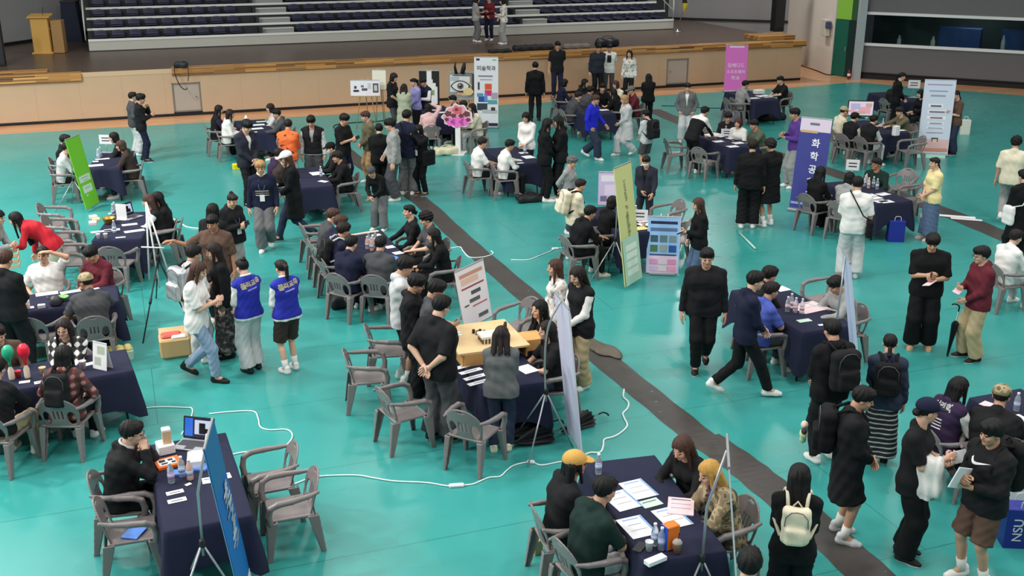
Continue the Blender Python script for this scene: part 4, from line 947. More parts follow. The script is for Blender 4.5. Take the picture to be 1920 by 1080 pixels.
def cord(pts, label, r=.008, m=M_CORD, strips=(), z=.016, parent_parts=()):
    o = obj('extension_cord', MB().tube(catmull([G(x, y, z) for x, y in pts]), r, 6).me('extension_cord', m, True), None, None, None, label, 'cord')
    for (x, y, ang, l) in strips:
        obj('power_strip', MB().box(G(x, y, .022), (l, .055, .036), 0, Matrix.Rotation(D(ang), 3, 'Z'), .01).me('power_strip', M_CAPW), o)
    return o
# ------------------------------------------------------------------ lettering
def text_mesh(s, size, m, space=1., bold=0.):
    cu = bpy.data.curves.new('lettering', 'FONT'); cu.body = s; cu.size = size; cu.align_x = 'CENTER'; cu.align_y = 'CENTER'; cu.extrude = .0012; cu.space_line = space; cu.offset = bold
    t = bpy.data.objects.new('lettering', cu); COL.objects.link(t); dg = bpy.context.evaluated_depsgraph_get(); me = bpy.data.meshes.new_from_object(t.evaluated_get(dg)); bpy.data.objects.remove(t)
    me.materials.clear(); me.materials.append(m); return me
def flat_text(s, size, m, parent, pos, space=1., bold=0., name='lettering'):
    """lettering on a panel that faces local +Y"""
    o = obj(name, text_mesh(s, size, m, space, bold), parent); o.matrix_local = Matrix(((-1, 0, 0, pos[0]), (0, 0, 1, pos[1]), (0, 1, 0, pos[2]), (0, 0, 0, 1))); return o
def ink(c): return mat('print_%d_%d_%d' % c, c, .6)
M_POLE = mat('stand_pole', (168,172,174), .35, metal=.6)
def banner(base, face, w, h, label, ground=(230,230,236), prints=(), texts=(), tilt=6, stand='tripod', name='banner_stand', bottom=.06, back=(206,204,220), z0=0., lean=0, pm=None, loc=None, cat='banner', loop=False):
    """base: where the middle of the panel's foot meets the floor in the photograph"""
    p = G(*base, z0) if loc is None else loc; t = empty(name, p, -D(face), label, cat)
    th = .012; mats = [ink(tuple(ground)), ink(tuple(back))]; mb = MB().box((0, 0, h / 2), (w, th, h), 0); mb.box((0, -th * .6, h / 2), (w * .998, th * .4, h * .998), 1)
    for i, (u, v, ww, hh, c) in enumerate(prints):
        c = tuple(c)
        if ink(c) not in mats: mats.append(ink(c))
        mb.box((-u, th / 2 + .0012 + .0006 * i, v), (ww, .0022, hh), mats.index(ink(c)))
    mb.tube([(-w / 2, 0, h), (w / 2, 0, h)], .013, 8, len(mats)); mb.tube([(-w / 2, 0, .0), (w / 2, 0, .0)], .013, 8, len(mats)); mats.append(M_POLE)
    pn = obj('banner_panel' if name == 'banner_stand' else 'panel', mb.me('banner_panel', mats), t, (0, 0, bottom), rot=(D(-tilt) if False else D(tilt), D(lean), 0))
    for i, (u, v, s, size, c, *r) in enumerate(texts): flat_text(s, size, ink(tuple(c)), pn, (-u, th / 2 + .004 + .0006 * len(prints), v), *(r or ()))
    ct, sn = math.cos(D(tilt)), math.sin(D(tilt)); ty = -sn * h; tz = bottom + ct * h; pmm = pm or M_POLE
    if stand == 'tripod':
        jz = min(.75, h * .42); jy = -.36
        obj('pole', MB().tube(catmull([(0, jy, jz - .12), (0, jy - .02, jz + .4), (0, jy + .02, jz + .8), (0, ty - .01, tz)]) if loop else [(0, jy, jz - .12), (0, jy + .01, jz + .5), (0, ty - .01, tz)], .012, 8).me('pole', pmm, True), t)
        for (x, y) in ((-.36, jy - .30), (.36, jy - .30), (0, -.03)): obj('leg', MB().tube([(0, jy, jz), (x, y, .01)], .010, 8).me('leg', pmm, True), t)
        obj('hub', MB().lathe([(.018, -.04), (.028, -.03), (.028, .03), (.018, .04)], (0, jy, jz), 10).me('hub', M_TLEG, True), t)
    elif stand == 'foot':
        obj('base_bar', MB().box((0, 0, .035), (w + .04, .22, .07), bev=.02).me('base_bar', M_POLE), t); obj('pole', MB().tube([(0, -.02, .06), (0, ty - .014, tz)], .010, 8).me('pole', pmm, True), t)
    elif stand == 'easel':
        for q in (-1, 1): obj('leg', MB().tube([(q * w * .36, -.045, .01), (q * w * .10, ty - .035, tz + .05)], .013, 8).me('leg', pmm, True), t)
        obj('leg', MB().tube([(0, -.50, .01), (0, ty - .02, tz)], .013, 8).me('leg', pmm, True), t)
        obj('ledge', MB().box((0, .03, bottom - .012), (w * .8, .06, .022)).me('ledge', pmm), t)
    elif stand == 'strut':
        obj('strut', MB().box((0, -.16 + ty * .4, tz * .35), (.05, .012, tz * .74), 0, Matrix.Rotation(D(-14), 3, 'X')).me('strut', mat('card_back', (190,186,180), .8)), t)
    return t
def sign_card(px, py, face, where, z=TZ, w=.22, h=.16, stem=.0):
    p = TP(px, py, where, z, .12); t = empty('sign_card', p, -D(face))
    if stem: obj('stem', MB().tube([(0, 0, 0), (0, 0, stem)], .006, 6).me('stem', M_POLE, True), t)
    obj('foot_plate', MB().box((0, 0, .006), (w * .8, .09, .012), bev=.003).me('foot_plate', mat('acrylic', (214,222,226), .1, trans=.5)), t)
    mb = MB().box((0, 0, stem + h / 2), (w, .006, h))
    for i, (v, ww) in enumerate(((.66, .62), (.36, .62))): mb.box((0, .0038, stem + h * v), (w * ww, .001, h * .12), 1); mb.box((0, -.0038, stem + h * v), (w * ww, .001, h * .12), 1)
    obj('card', mb.me('card', [M_PAPER, mat('ink_dark', (70,70,76), .8)]), t); return reg(t, 'white sign card with dark lettering', where, 'sign')
# ------------------------------------------------------------------ tables
tb = table
tb('LB', (308,998), (474,966), 'with the open laptop')
tb('BR', (1207,1054), (1363,1033), 'with the orange carton')
tb('BAL', (-28,740), (221,699), 'with the balloons', side=True)
tb('MUG', (-20,592), (205,566), 'by the balloon table', side=True)
tb('CUP', (172,451), (265,447), 'with two paper cups')
tb('GRN', (160,317), (224,315), 'behind the green banner')
tb('T7', (455,248), (514,248), 'nearest the left stage door', ang=20)
tb('T8', (556,353), (624,347), 'behind the white-capped person', ang=18)
tb('T9', (682,497), (762,486), 'with bright blue cloth', ang=20, W=.75)
tb('CRAFT', (918,742), (1010,706), 'with the wooden model', ang=19, W=.8)
tb('T11', (953,310), (1014,303), 'by two friends in black', ang=18)
tb('T12', (1096,217), (1156,211), 'in the stage-front crowd', ang=20, L=1.8, W=.9)
tb('T13', (1365,279), (1425,271), 'under the bending person', ang=20)
tb('PINK', (1404,188), (1472,187), 'near the pink banner', ang=18)
tb('T15', (1647,251), (1713,249), 'with the framed screen', ang=18)
tb('T16', (1690,191), (1746,189), 'behind the tall white banner', ang=16)
tb('T17', (1640,382), (1715,377), 'beside the purple banner', ang=18)
tb('T18', (1500,627), (1607,606), 'of the blue-shirted person', ang=20)
tb('T19', (1818,746), (1912,727), 'at the far right edge', far=True, ang=20)
tb('ART', (812,221), (866,217), 'behind the pink flower sign', ang=20)
tb('YEL', (1168,440), (1240,430), 'behind the yellow banner', ang=20)
# ------------------------------------------------------------------ people seated
def S(key, who, hd, face, L='table', R='table2', **k):
    d = TABLES[key]['desc']; return person(who + ', seated, table ' + d, hd, face, pose='sit', L=L, R=R, who=who, chairlab='grey armchair of the %s, table %s' % (who, d), **k)
W_ = dict(sex='f')
S('GRN', 'person all in black with mask', (122,253), 75, top='long:black', hair='bowl:hblack', mask='white')
S('GRN', 'person in white sweatshirt', (125,268), 68, top='long:lgrey', hair='crop:hblack', bot='pants:black', lean=14)
S('GRN', 'person in black top facing left', (211,248), 250, top='long:black', hair='bob:hblack', **W_)
S('GRN', 'person in brown jacket', (224,263), 255, top='hoodie:dbrown', hair='bob:hbrown', bot='pants:ddenim', lean=14, **W_)
S('CUP', 'person in black vest over white', (275,365), 255, top='shirt:black/white', hair='midlong:hbrown', bot='wide:ddenim', lean=16, **W_)
S('CUP', 'person with very long black hair', (292,360), 258, top='long:black', hair='long:hblack', bot='wide:navy', lean=10, **W_)
S('MUG', 'person in white T-shirt, hand raised', (79,463), 172, top='tee:white', hair='crop:hblack', L='up', R='rest', bulk=1.12, lean=4, hp=6, bot='pants:khaki')
S('MUG', 'person in maroon sweater', (165,464), 205, top='long:maroon', hair='bowl:hblack', bulk=1.05, L='table', R='rest', hp=-32)
S('MUG', 'person in navy T-shirt and cap', (158,513), -22, top='tee:dgrey', hair='under:hdark', hat='cap:camo', bulk=1.15, L='rest', R='tablef', lean=12, bot='pants:black', skin=2, hy=-40)
S('BAL', 'person in black and white plaid', (117,599), 178, top='shirt:plaidbw', hair='long:hdark', glasses=True, L='cross', R='cross', bulk=1.1, hp=-6, lean=6, **W_)
r = S('BAL', 'person in red plaid shirt', (119,647), 2, top='shirt:plaidred', hair='long:hblack', L='rest', R='rest', bot='pants:black', **W_)
backpack(r, 'black', 'black backpack worn over a red plaid shirt', .95)
S('BAL', 'person in black, partly outside the frame', (-8,672), 8, top='long:black', hair='crop:hblack', L='table', R='write', bot='pants:khaki')
S('BAL', 'person in brown sweater', (-6,610), 150, top='long:brown', hair='crop:hdark', bulk=1.1)
S('LB', 'person with glasses, hands at face', (246,790), 78, h=1.76, collar='lgrey', top='hoodie:black', hair='crop:hblack', glasses=True, L='mouth', R='face', bulk=1.14, lean=16, bot='pants:black', shoes='black', hp=-10)
S('T7', 'person in burgundy and black jacket', (411,197), 72, top='varsity:black/dpurple', hair='long:hblack', bot='skirt:black', **W_)
S('T7', 'person in white jacket', (432,205), 72, top='jacket:white/white', hair='long:hdark', bot='pants:black', L='carry', R='phone', **W_)
S('T7', 'person in pale top facing left', (505,194), 250, top='long:lgrey', hair='bob:hdark', **W_)
S('T7', 'person in dark grey jacket', (517,205), 252, top='hoodie:dgrey', hair='crop:hblack', L='tablef', lean=18)
S('T8', 'person in purple jacket', (524,279), 75, top='hoodie:dpurple', hair='crop:hdark', lean=16)
S('T8', 'person in olive jacket', (535,289), 78, top='long:dbrown', hair='crop:hdark', lean=24, bot='pants:dgrey')
S('T8', 'person in black cap', (618,268), 252, top='hoodie:black', hair='crop:hblack', hat='cap:jet', mask='white')
S('T8', 'person in black hooded jacket', (631,284), 250, top='hoodie:jet', hair='part:hdark', bot='pants:black', lean=14)
S('T9', 'person in open grey jacket', (625,391), 70, top='jacket:dgrey/black', hair='crop:hbrown', lean=16)
S('T9', 'person with brown tousled hair', (640,404), 68, top='long:navy', hair='bowl:hbrown', lean=20)
r = S('T9', 'person wearing black backpack', (645,418), 62, top='long:navy', hair='bowl:hdark', lean=14)
backpack(r, 'black', 'black backpack with pale straps worn at the table with the bright blue cloth', .95, 'lgrey')
S('T9', 'person in navy sweater, back turned', (659,442), 32, top='long:navy', hair='crop:hblack', bulk=1.08, lean=12, bot='pants:black')
S('T9', 'person in charcoal T-shirt, back turned', (714,443), 14, top='tee:dgrey', hair='crop:hblack', bulk=1.04, bot='pants:black')
S('T9', 'person in black wrap top', (768,384), 252, top='fit:black', hair='lowbun:hblack', L='lap', R=((-.02, .40, -.32), (.8, -.3, -.8), 'relax', 'down'), hp=0, lean=4, **W_)
S('T9', 'person with curly black hair', (797,398), 248, top='tee:dgrey', hair='curly:hblack', bulk=1.05, lean=8)
S('T9', 'person with long black hair', (811,428), 262, top='long:jet', hair='long:hblack', lean=14, bot='long_skirt:black', **W_)
S('CRAFT', 'person in black leather jacket', (1012,563), 248, top='coat:jet/black', hair='long:hblack', bot='pants:ddenim', hp=-2, L='cross', R='cross', hy=-10, **W_)
S('CRAFT', 'person in black sleeveless top', (1026,602), 255, top='tee:black', hair='long:hdark', bot='pants:ddenim', L='table', R='table', hp=-4, **W_)
S('T11', 'person in short-sleeved white T-shirt', (905,258), 70, top='tee:white', hair='crop:hdark', bot='pants:black')
S('T11', 'person in long-sleeved white top', (957,262), 72, top='long:white', hair='crop:hblack', bot='pants:black', lean=14, L='tablef')
S('T12', 'person in navy top', (1060,148), 75, top='long:navy', hair='bob:hblack', **W_)
S('T12', 'person with long hair in dark coat', (1098,148), 110, top='hoodie:black', hair='long:hblack', lean=18, **W_)
S('T12', 'person in dark shirt near centre', (1108,162), 60, top='long:dgrey', hair='bowl:hblack', lean=22)
S('T12', 'person in grey shirt, head bowed', (1085,172), 70, top='hoodie:dgrey', hair='crop:hdark', lean=26)
S('T12', 'person in black with short hair', (1130,157), 175, top='long:jet', hair='crop:hblack')
S('T12', 'person with auburn hair', (1154,151), 230, top='long:cream', hair='bob:hbrown', **W_)
S('T12', 'person in black with backpack shape', (1149,166), -60, top='hoodie:jet', hair='long:hblack', lean=22, **W_)
S('T12', 'person in grey cap and red top', (1183,162), 255, top='long:maroon', hair='crop:hdark', hat='cap:mgrey')
S('T13', 'person in black with curly dark hair', (1366,211), 205, top='long:black', hair='curly:hdark', hy=-20)
S('T13', 'person in white top with brown hair', (1384,221), 215, top='long:white', hair='bob:hbrown', L='carry', R='phone', **W_)
S('T13', 'person in green-grey jacket', (1414,225), 250, top='hoodie:green', hair='crop:hblack', lean=18, L='tablef')
S('PINK', 'person in grey shirt with dark stripes', (1399,151), 72, top='long:grey', hair='crop:hblack', lean=14, bot='pants:black')
S('PINK', 'person in black T-shirt', (1463,143), 250, top='tee:black', hair='crop:hblack', L='tablef', R='table')
S('T15', 'person in beige cap', (1584,200), 72, top='long:cream', hair='under:hdark', hat='cap:khaki', L='face', R='table', **W_)
r = S('T15', 'person in pale shirt and black vest', (1604,211), 60, top='shirt:black/cream', hair='crop:hblack', bot='pants:lgrey')
S('T15', 'person in dark vest with white sleeves', (1640,216), 58, top='shirt:black/lgrey', hair='crop:hblack', lean=18, bot='pants:lgrey')
S('T15', 'person in khaki top reaching across', (1687,201), 250, top='long:olive', hair='crop:hdark', lean=22, L='reach', R='reach', **W_)
S('T16', 'person in white and black jacket', (1683,152), 70, top='varsity:black/lgrey', hair='crop:hblack', lean=14)
S('T16', 'person in black, hair over face', (1726,168), 250, top='long:jet', hair='bob:hblack', lean=12, **W_)
S('T16', 'person with dark bob hair', (1779,154), 245, top='long:black', hair='bob:hblack', **W_)
S('T17', 'person in black with straight black hair', (1541,312), 55, top='long:jet', hair='long:hblack', bot='long_skirt:black', lean=10, **W_)
S('T17', 'person in grey cardigan', (1595,322), 40, top='long:grey', hair='bob:hblack', lean=12, **W_)
S('T17', 'person in dark green shirt, glasses', (1646,297), 215, top='shirt:dgreen', hair='crop:hdark', glasses=True, hp=4, hy=30, skin=2)
S('T18', 'person in blue shirt', (1449,529), 72, top='tee:bluesh', hair='crop:hdark', bulk=1.05, bot='pants:dgrey')
S('T18', 'person in black behind blue shirt', (1446,500), 74, top='long:black', hair='bowl:hblack')
S('T18', 'person in grey shirt and tan collar', (1564,520), 250, top='hoodie:grey', hair='bowl:hblack', lean=20, L='tablef', R='table', hp=-30, bot='pants:dgrey')
r = S('T19', 'person in purple varsity jacket', (1803,707), 70, top='varsity:dpurple/white', hair='long:hblack', bot='skirt:black', **W_); VARP = r
S('T19', 'person in black and camouflage cap', (1881,723), 35, top='tee:black', hair='under:hdark', hat='cap:camo', bulk=1.25, lean=16)
S('BR', 'person in mustard cap', (1078,848), 75, top='tee:black', hair='midlong:hblack', hat='cap:mustard', bulk=1.12, lean=12, L='phone2', R='phone', bot='pants:lgrey', hp=-4)
S('BR', 'person in dark green T-shirt', (1137,895), 62, top='tee:dgreen', hair='crop:hblack', bulk=1.12, lean=16, bot='pants:lgrey', L='table', R='table2', h=1.74)
S('BR', 'person with long brown hair', (1275,822), 228, top='long:black', hair='long:hbrown', lean=18, L='table', R='write', hp=-30, **W_)
S('BR', 'person with blond hair, camouflage jacket', (1325,866), 252, top='coat:camo/purple', hair='midlong:hblond', lean=18, L='table', R='table2', hp=-26, bot='pants:black', **W_)
S('YEL', 'person in black, back turned', (1151,367), 62, top='long:jet', hair='bob:hblack', lean=14, **W_)
S('YEL', 'person in black leaning forward', (1108,386), 66, top='hoodie:jet', hair='crop:hblack', lean=24)
S('ART', 'person in pink top, arms raised', (802,194), -15, top='long:pink', hair='bob:hblack', L='carry', R='up', **W_)
S('ART', 'person in black with cropped hair', (848,179), 240, top='long:black', hair='crop:hblack', lean=18)
S('ART', 'person in brown scarf', (868,189), 245, top='long:dbrown', hair='crop:hdark', lean=18)
S('ART', 'person in cream cardigan', (884,194), 252, top='long:cream', hair='long:hblack', lean=12, bot='pants:grey', **W_)
# right-hand edge
person('person in white shirt seated at the right edge of the picture', (1908,431), 70, pose='sit', top='long:white', hair='crop:hdark', bot='pants:lgrey', L='table', R='table2', who='person in white shirt at the right edge')
# ------------------------------------------------------------------ people standing
def P(label, hd, face, foot=None, **k): return person('person ' + label, hd, face, foot=foot, **k)
P('in dark bomber jacket and pale trousers beside the stage', (233,173), 62, (258,291), top='jacket:dgrey/black', bot='wide:lgrey', L='pocket', R='pocket', hp=0)
P('all in black, hands held at the mouth, beside the stage', (263,176), 72, (272,303), top='long:black', bot='pants:navy', hair='bowl:hblack', L='mouth', R='phone2', shoes='black')
P('in red cardigan bending over at the left edge', (24,398), 262, None, pose='bend', lean=62, top='long:red', bot='wide:cream', hair='xlong:hblack', L='rest', R='hang', hp=-20, **W_)
P('with dark hair cut off by the left picture edge', (-4,393), 95, None, pose='bend', lean=25, top='long:grey', hair='bob:hblack', L='phone', R='phone', **W_)
P('in black seen from behind at the left picture edge', (8,470), 12, None, h=1.76, top='long:black', bot='wide:black', hair='crop:hbrown', bulk=1.15, L='front', R='front')
P('with long black hair half hidden behind the outstretched arm', (399,381), 15, None, h=1.66, top='coat:black/black', hair='xlong:hblack', **W_)
P('in black sweater with bun, looking at a phone', (437,364), 128, None, h=1.62, top='hoodie:black', bot='long_skirt:grey', hair='bun:hdark', L='phone', R='phone2', badge=True, bulk=1.15, hp=-26, **W_)
P('in grey-brown T-shirt stretching one arm to the left', (396,404), 188, None, h=1.72, top='half:brown', bot='pants:black', hair='crop:hblack', R='side', L='hang', bulk=1.15, skin=2)
r = P('with short black hair carrying a silver backpack', (363,460), 40, None, h=1.70, top='tee:lgrey', bot='pants:lgrey', hair='crop:hblack', L='hang', R='phone')
backpack(r, 'metal', 'silver-grey backpack with black trim among the standing group', 1.15, 'black')
P('in white top and blue jeans walking with long dark hair', (357,491), 95, (380,712), pose='walk', step=.22, top='tee:white', bot='pants:ldenim', hair='xlong:hbrown', shoes='jet/black', L='phone', R='phone2', hp=-24, **W_)
P('in black with wavy hair, patterned skirt and boots', (430,456), 250, (428,668), top='long:jet', bot='long_skirt:bwskirt', hair='long:hdark', shoes='jet/black', L='hang', R='phone', **W_)
r = P('in blue varsity jacket with hair bun and grey trousers', (462,485), -48, (476,696), top='varsity:blue/white', bot='wide:lgrey', hair='bun:hblack', shoes='black/black', L='front', R='front', collar='white', **W_); VAR1 = r
r = P('in blue varsity jacket with ponytail and dark shorts', (533,487), -42, (546,697), top='varsity:blue/white', bot='shorts:dbrown', hair='tail:hdark', L='front', R='front', collar='white', **W_); VAR2 = r
r = P('with blond hair, striped dark sweater and pale collar, walking', (490,302), 172, (501,468), pose='walk', step=.12, top='long:navy', bot='wide:mgrey', hair='part:hsand', badge=True, R='hang', L='hang2', hp=-8, collar='cream'); BLO = r
P('in white cap and dark coat walking left', (566,284), 250, (556,452), pose='walk', step=.3, top='coat:jet/black', bot='pants:ddenim', hair='midlong:hbrown', hat='cap:white', L='front', R='phone', shoes='black', **W_)
P('in dark suit jacket over white shirt, looking down', (463,226), 128, (470,386), top='jacket:suit/white', bot='pants:black', hair='bowl:hblack', L='front', R='front', hp=-30, shoes='black')
P('in orange printed sweatshirt seen from behind', (540,224), 2, None, h=1.68, top='long:orangep', bot='pants:lgrey', hair='crop:hdark', lean=10, L='front', R='front', bulk=1.1)
P('in black track jacket with white sleeves over grey shirt', (582,218), 182, None, h=1.76, top='varsity:black/lgrey/grey', bot='wide:dgrey', hair='bowl:hblack', hp=-24)
P('in black T-shirt holding a small phone', (647,214), 118, None, h=1.75, top='tee:black', bot='pants:navy', hair='bowl:hblack', L='phone', R='phone2', hp=-20)
P('in olive-brown jacket beside the wooden easel', (684,209), 245, None, h=1.70, top='hoodie:olive', bot='pants:tan', hair='crop:hbrown', L='front', R='front')
P('in black T-shirt with broad back, seen from behind', (709,232), -8, (716,368), top='half:jet', bot='wide:jet', hair='crop:hblack', bulk=1.15, L='front', R='hang', shoes='black')
P('in grey hooded sweatshirt and dark grey trousers', (735,223), 262, (742,375), top='hoodie:grey', bot='wide:dgrey', hair='bowl:hblack', L='hang', R='front')
r = P('in navy jacket with black shoulder bag', (748,206), 20, (765,366), top='jacket:navy/navy', bot='wide:mgrey', hair='crop:hblack', L='hang', R='strap')
shoulder_bag(r, 'jet', 'black bag slung over the shoulder of the navy jacket', 1, .2, .34, -.38)
r = P('in black holding a camera to the face', (776,234), 220, (792,366), top='long:jet', bot='pants:jet', hair='bob:hblack', L='camera', R='camera', badge=True, shoes='dbrown', hp=-20, **W_)
shoulder_bag(r, 'jet', 'black bag hanging behind the person with the camera', -1, .34, .36, .0)
P('stooping in black track jacket and grey trousers', (708,338), 205, (712,432), pose='bend', lean=38, top='long:jet', bot='wide:mgrey', hair='crop:hdark', hat='beanie:dgrey', L='front', R='front', hp=-30)
P('in pale grey hooded sweatshirt beside the craft table', (773,482), 82, (757,716), top='hoodie:lgrey', bot='shorts:black', hair='bowl:hblack', L='front', R='front', hp=-20)
P('in black track jacket with white arm stripes, glasses', (785,515), 92, None, h=1.72, top='hoodie:black', bot='wide:jet', hair='bowl:hblack', glasses=True, L='front', R='front', hp=-24)
P('in charcoal T-shirt with fringe behind the broad back', (823,526), 88, None, h=1.72, top='half:dgrey', bot='wide:jet', hair='bowl:hblack', hp=-26, L='phone', R='hang')
P('in black T-shirt with hands clasped behind the back', (823,554), 40, (824,826), top='half:black', bot='wide:dgrey', hair='crop:hblack', bulk=1.22, L='behind', R='behind', glasses=True, shoes='black', hp=-24, skin=0)
P('in grey shirt with long dark hair seen from behind', (938,611), 4, (940,846), top='long:mgrey', bot='pants:ddenim', hair='midlong:hdark', L='front', R='front', hp=-28, shoes='cream', bulk=1.1, **W_)
P('in pale patterned blouse beside the white banner', (1041,486), 255, None, h=1.64, top='long:floral', bot='pants:bwskirt', hair='long:hbrown', L='hang', R='front', hp=-4, **W_)
P('in black vest and khaki trousers behind the white banner', (1077,501), 232, (1086,726), top='shirt:black/white', bot='wide:khaki', hair='long:hdark', L='front', R='front', hp=-24, **W_)
P('in loose white shirt behind the table, hands together', (985,211), 205, None, h=1.66, top='long:white', bot='pants:black', hair='bob:hblack', L='front', R='front', hp=-26, **W_)
P('in black, left of the two friends in black', (1028,222), 80, (1020,378), top='hoodie:jet', bot='pants:jet', hair='midlong:hblack', L='phone', R='front', **W_)
P('in black, right of the two friends in black', (1048,217), 262, (1050,376), top='hoodie:jet', bot='pants:jet', hair='long:hblack', L='phone2', R='front', **W_)
P('in dark jacket seen from behind near the stage', (1003,116), 2, (1003,228), top='jacket:jet/black', bot='pants:black', hair='crop:hblack', shoes='black')
P('in black T-shirt standing against the stage front', (1043,78), 176, (1044,184), top='tee:black', bot='pants:navy', hair='crop:hblack', L='behind', R='hang', shoes='black')
P('in navy sweatshirt and dark trousers by the stage', (1119,83), 168, (1119,184), top='long:suit', bot='pants:jet', hair='crop:hblack', L='behind', R='hang', bulk=1.15, shoes='black')
r = P('in white T-shirt with dark print by the stage', (1142,83), 182, (1140,180), top='tee:white', bot='pants:dgrey', hair='crop:hblack', L='behind', R='behind'); PRT = r
P('in pale blouse with long dark hair by the stage', (1180,94), 200, (1178,190), top='long:floral', bot='pants:black', hair='long:hdark', L='hang', R='hang', **W_)
P('in black with raised elbows, back turned', (1215,138), -4, (1213,236), top='half:jet', bot='pants:jet', hair='midlong:hblack', L='cross', R='cross', bulk=1.08, **W_)
P('in bright blue jacket walking through the crowd', (1106,178), 118, (1108,298), pose='walk', step=.22, top='jacket:royal/royal', bot='wide:ddenim', hair='crop:hbrown', L='swing', R='pocket')
P('in pale grey coat walking left past the crowd', (1183,178), 250, (1172,292), pose='walk', step=.2, top='coat:lgrey/cream', bot='wide:lgrey', hair='bob:hlight', L='front', R='hang', **W_)
P('in pale shirt and shorts carrying a black backpack', (1207,206), -38, (1210,322), top='long:lgrey', bot='shorts:dgrey', hair='crop:hblack', L='front', R='front', shoes='jet', bag=('black', 'large black backpack worn over a pale shirt', 1.12))
P('in grey jacket over white shirt strolling by the strip', (1288,156), 190, (1284,266), top='jacket:mgrey/white', bot='wide:lgrey', hair='crop:hdark', L='pocket', R='pocket')
P('in white and black sweatshirt bending over a table', (1318,200), 52, (1300,324), pose='bend', lean=42, top='long:white/band/black/.02', bot='pants:jet', hair='crop:hblack', L=((.05, .30, -.44), (.8, -.6, -.6), 'relax', 'down'), R=((.05, .34, -.42), (.8, -.6, -.6), 'relax', 'down'), hp=-20)
P('in black jacket with white hem seen from behind', (1402,262), 14, (1400,428), top='jacket:jet/white', bot='wide:jet', hair='part:hdark', L='hang', R='hang', bulk=1.08)
P('in long black shirt, bare calves, seen from behind', (1447,261), -28, (1437,424), top='coat:jet/black', bot='shorts:jet', hair='curly:hdark', L='hang', R='front')
P('in purple sweater and grey trousers facing left', (1497,203), 265, (1484,352), top='long:purple', bot='wide:grey', hair='crop:hblack', L='phone', R='phone2')
P('in black standing beside the tall white banner table', (1693,136), 95, None, h=1.70, top='long:jet', bot='wide:jet', hair='tail:hblack', L='front', R='front', lean=8, **W_)
P('in brown T-shirt right of the tall white banner', (1794,170), 255, (1782,290), top='half:brown', bot='wide:ddenim', hair='lowtail:hdark', L='phone', R='phone2', shoes='black', hp=-20, **W_)
r = P('in white T-shirt and pale trousers seen from behind', (1600,331), 12, (1590,522), top='half:white', bot='wide:lgrey', hair='crop:hblack', bulk=1.08, L='front', R='hang', shoes='lgrey')
shoulder_bag(r, 'jet', 'black crossbody bag over a white T-shirt', 1, .30, .32, .04, back=-.06)
P('in pale yellow top and long denim skirt', (1757,295), 262, (1738,450), top='half:yellow', bot='long_skirt:denim', hair='lowtail:hdark', L='front', R='front', shoes='pink', hp=-4, **W_)
P('in cream T-shirt walking by the right picture edge', (1903,256), 28, (1882,416), pose='walk', step=.16, top='half:cream', bot='pants:grey', hair='curly:hblack', L='hang', R='front')
r = P('in black coat cut off by the right picture edge', (1921,318), -12, None, h=1.72, top='coat:jet/black', bot='wide:jet', hair='crop:hblack', L='front', R='front')
shoulder_bag(r, 'white', 'white bag carried at the right picture edge', -1, .34, .26, .02)
P('in black T-shirt and orange shoes, looking down', (1782,440), 198, (1722,652), top='half:jet', bot='wide:jet', hair='bowl:hblack', bulk=1.14, L='phone', R='phone2', shoes='tan', hp=-24)
P('in maroon hooded sweatshirt and khaki trousers', (1846,463), 262, (1818,674), top='hoodie:maroon', bot='wide:khaki', hair='part:hblack', L='front', R='phone', glasses=True, shoes='jet', hp=-8)
P('in black sweatshirt walking towards the camera, centre right', (1326,466), 186, (1312,690), pose='walk', step=.14, top='long:black', bot='pants:jet', hair='crop:hblack', bulk=1.22, L='hang', R='hang', shoes='jet', hp=-8)
P('in navy sweatshirt and white sneakers striding right', (1413,509), 84, (1388,742), pose='walk', step=.34, top='long:navy', bot='pants:jet', hair='crop:hblack', L='front', R='front', hp=-10)
P('in black jacket with black backpack near the blue-shirt table', (1561,599), -18, None, h=1.72, top='hoodie:jet', bot='pants:black', hair='crop:hblack', L='front', R='front', bulk=1.12, bag=('black', 'black backpack on the person near the blue-shirt table', 1.15))
P('in navy denim jacket and striped skirt', (1664,626), 16, (1642,868), top='jacket:ddenim/black', bot='long_skirt:stripe', hair='lowtail:hblack', shoes='jet', L='front', R='hang', bag=('jet', 'black backpack over a navy denim jacket', .95), **W_)
P('in long black hooded coat and silver shoes', (1587,727), 104, (1574,1008), top='coat:black/black', bot='shorts:jet', hair='crop:hblack', L='front', R='front', shoes='silver', bulk=1.12, hp=-22, bag=('jet', 'black backpack with a plush charm on the hooded coat', 1.1))
P('in black fitted top, navy cap and flared trousers', (1712,749), 122, (1690,1044), hy=-38, top='tee:black', bot='wide:jet', hair='lowbun:hblack', hat='cap:navy', L='phone', R='phone2', shoes='jet', hp=-10, **W_)
r = P('in black curved-mark sweatshirt and grey-brown shorts', (1845,789), 248, (1822,1090), top='hoodie:black', bot='shorts:brown', hair='bowl:hblack', L='phone', R='phone2', bulk=1.1, hp=-6, bag=('jet', 'black backpack on the curved-mark sweatshirt at the right edge', 1.15)); SWO = r
P('in black with long ponytail, lower right', (1501,869), 14, None, h=1.63, top='long:jet', bot='wide:jet', hair='back:hblack', L='front', R='front', hp=-18, bag=('cream', 'small cream backpack on the person lower right', .82, 'cream'), **W_)
P('with dark hair, mostly below the bottom picture edge', (1408,1030), 20, None, h=1.70, top='long:jet', bot='pants:jet', hair='crop:hblack')
r = P('in cream jacket leaning over the yellow banner table', (1088,336), 74, (1074,490), top='jacket:cream/white', bot='wide:ddenim', hair='crop:hdark', lean=10, L='front', R='front', bag=('cream', 'cream backpack on the cream jacket', 1.05, 'jet'))
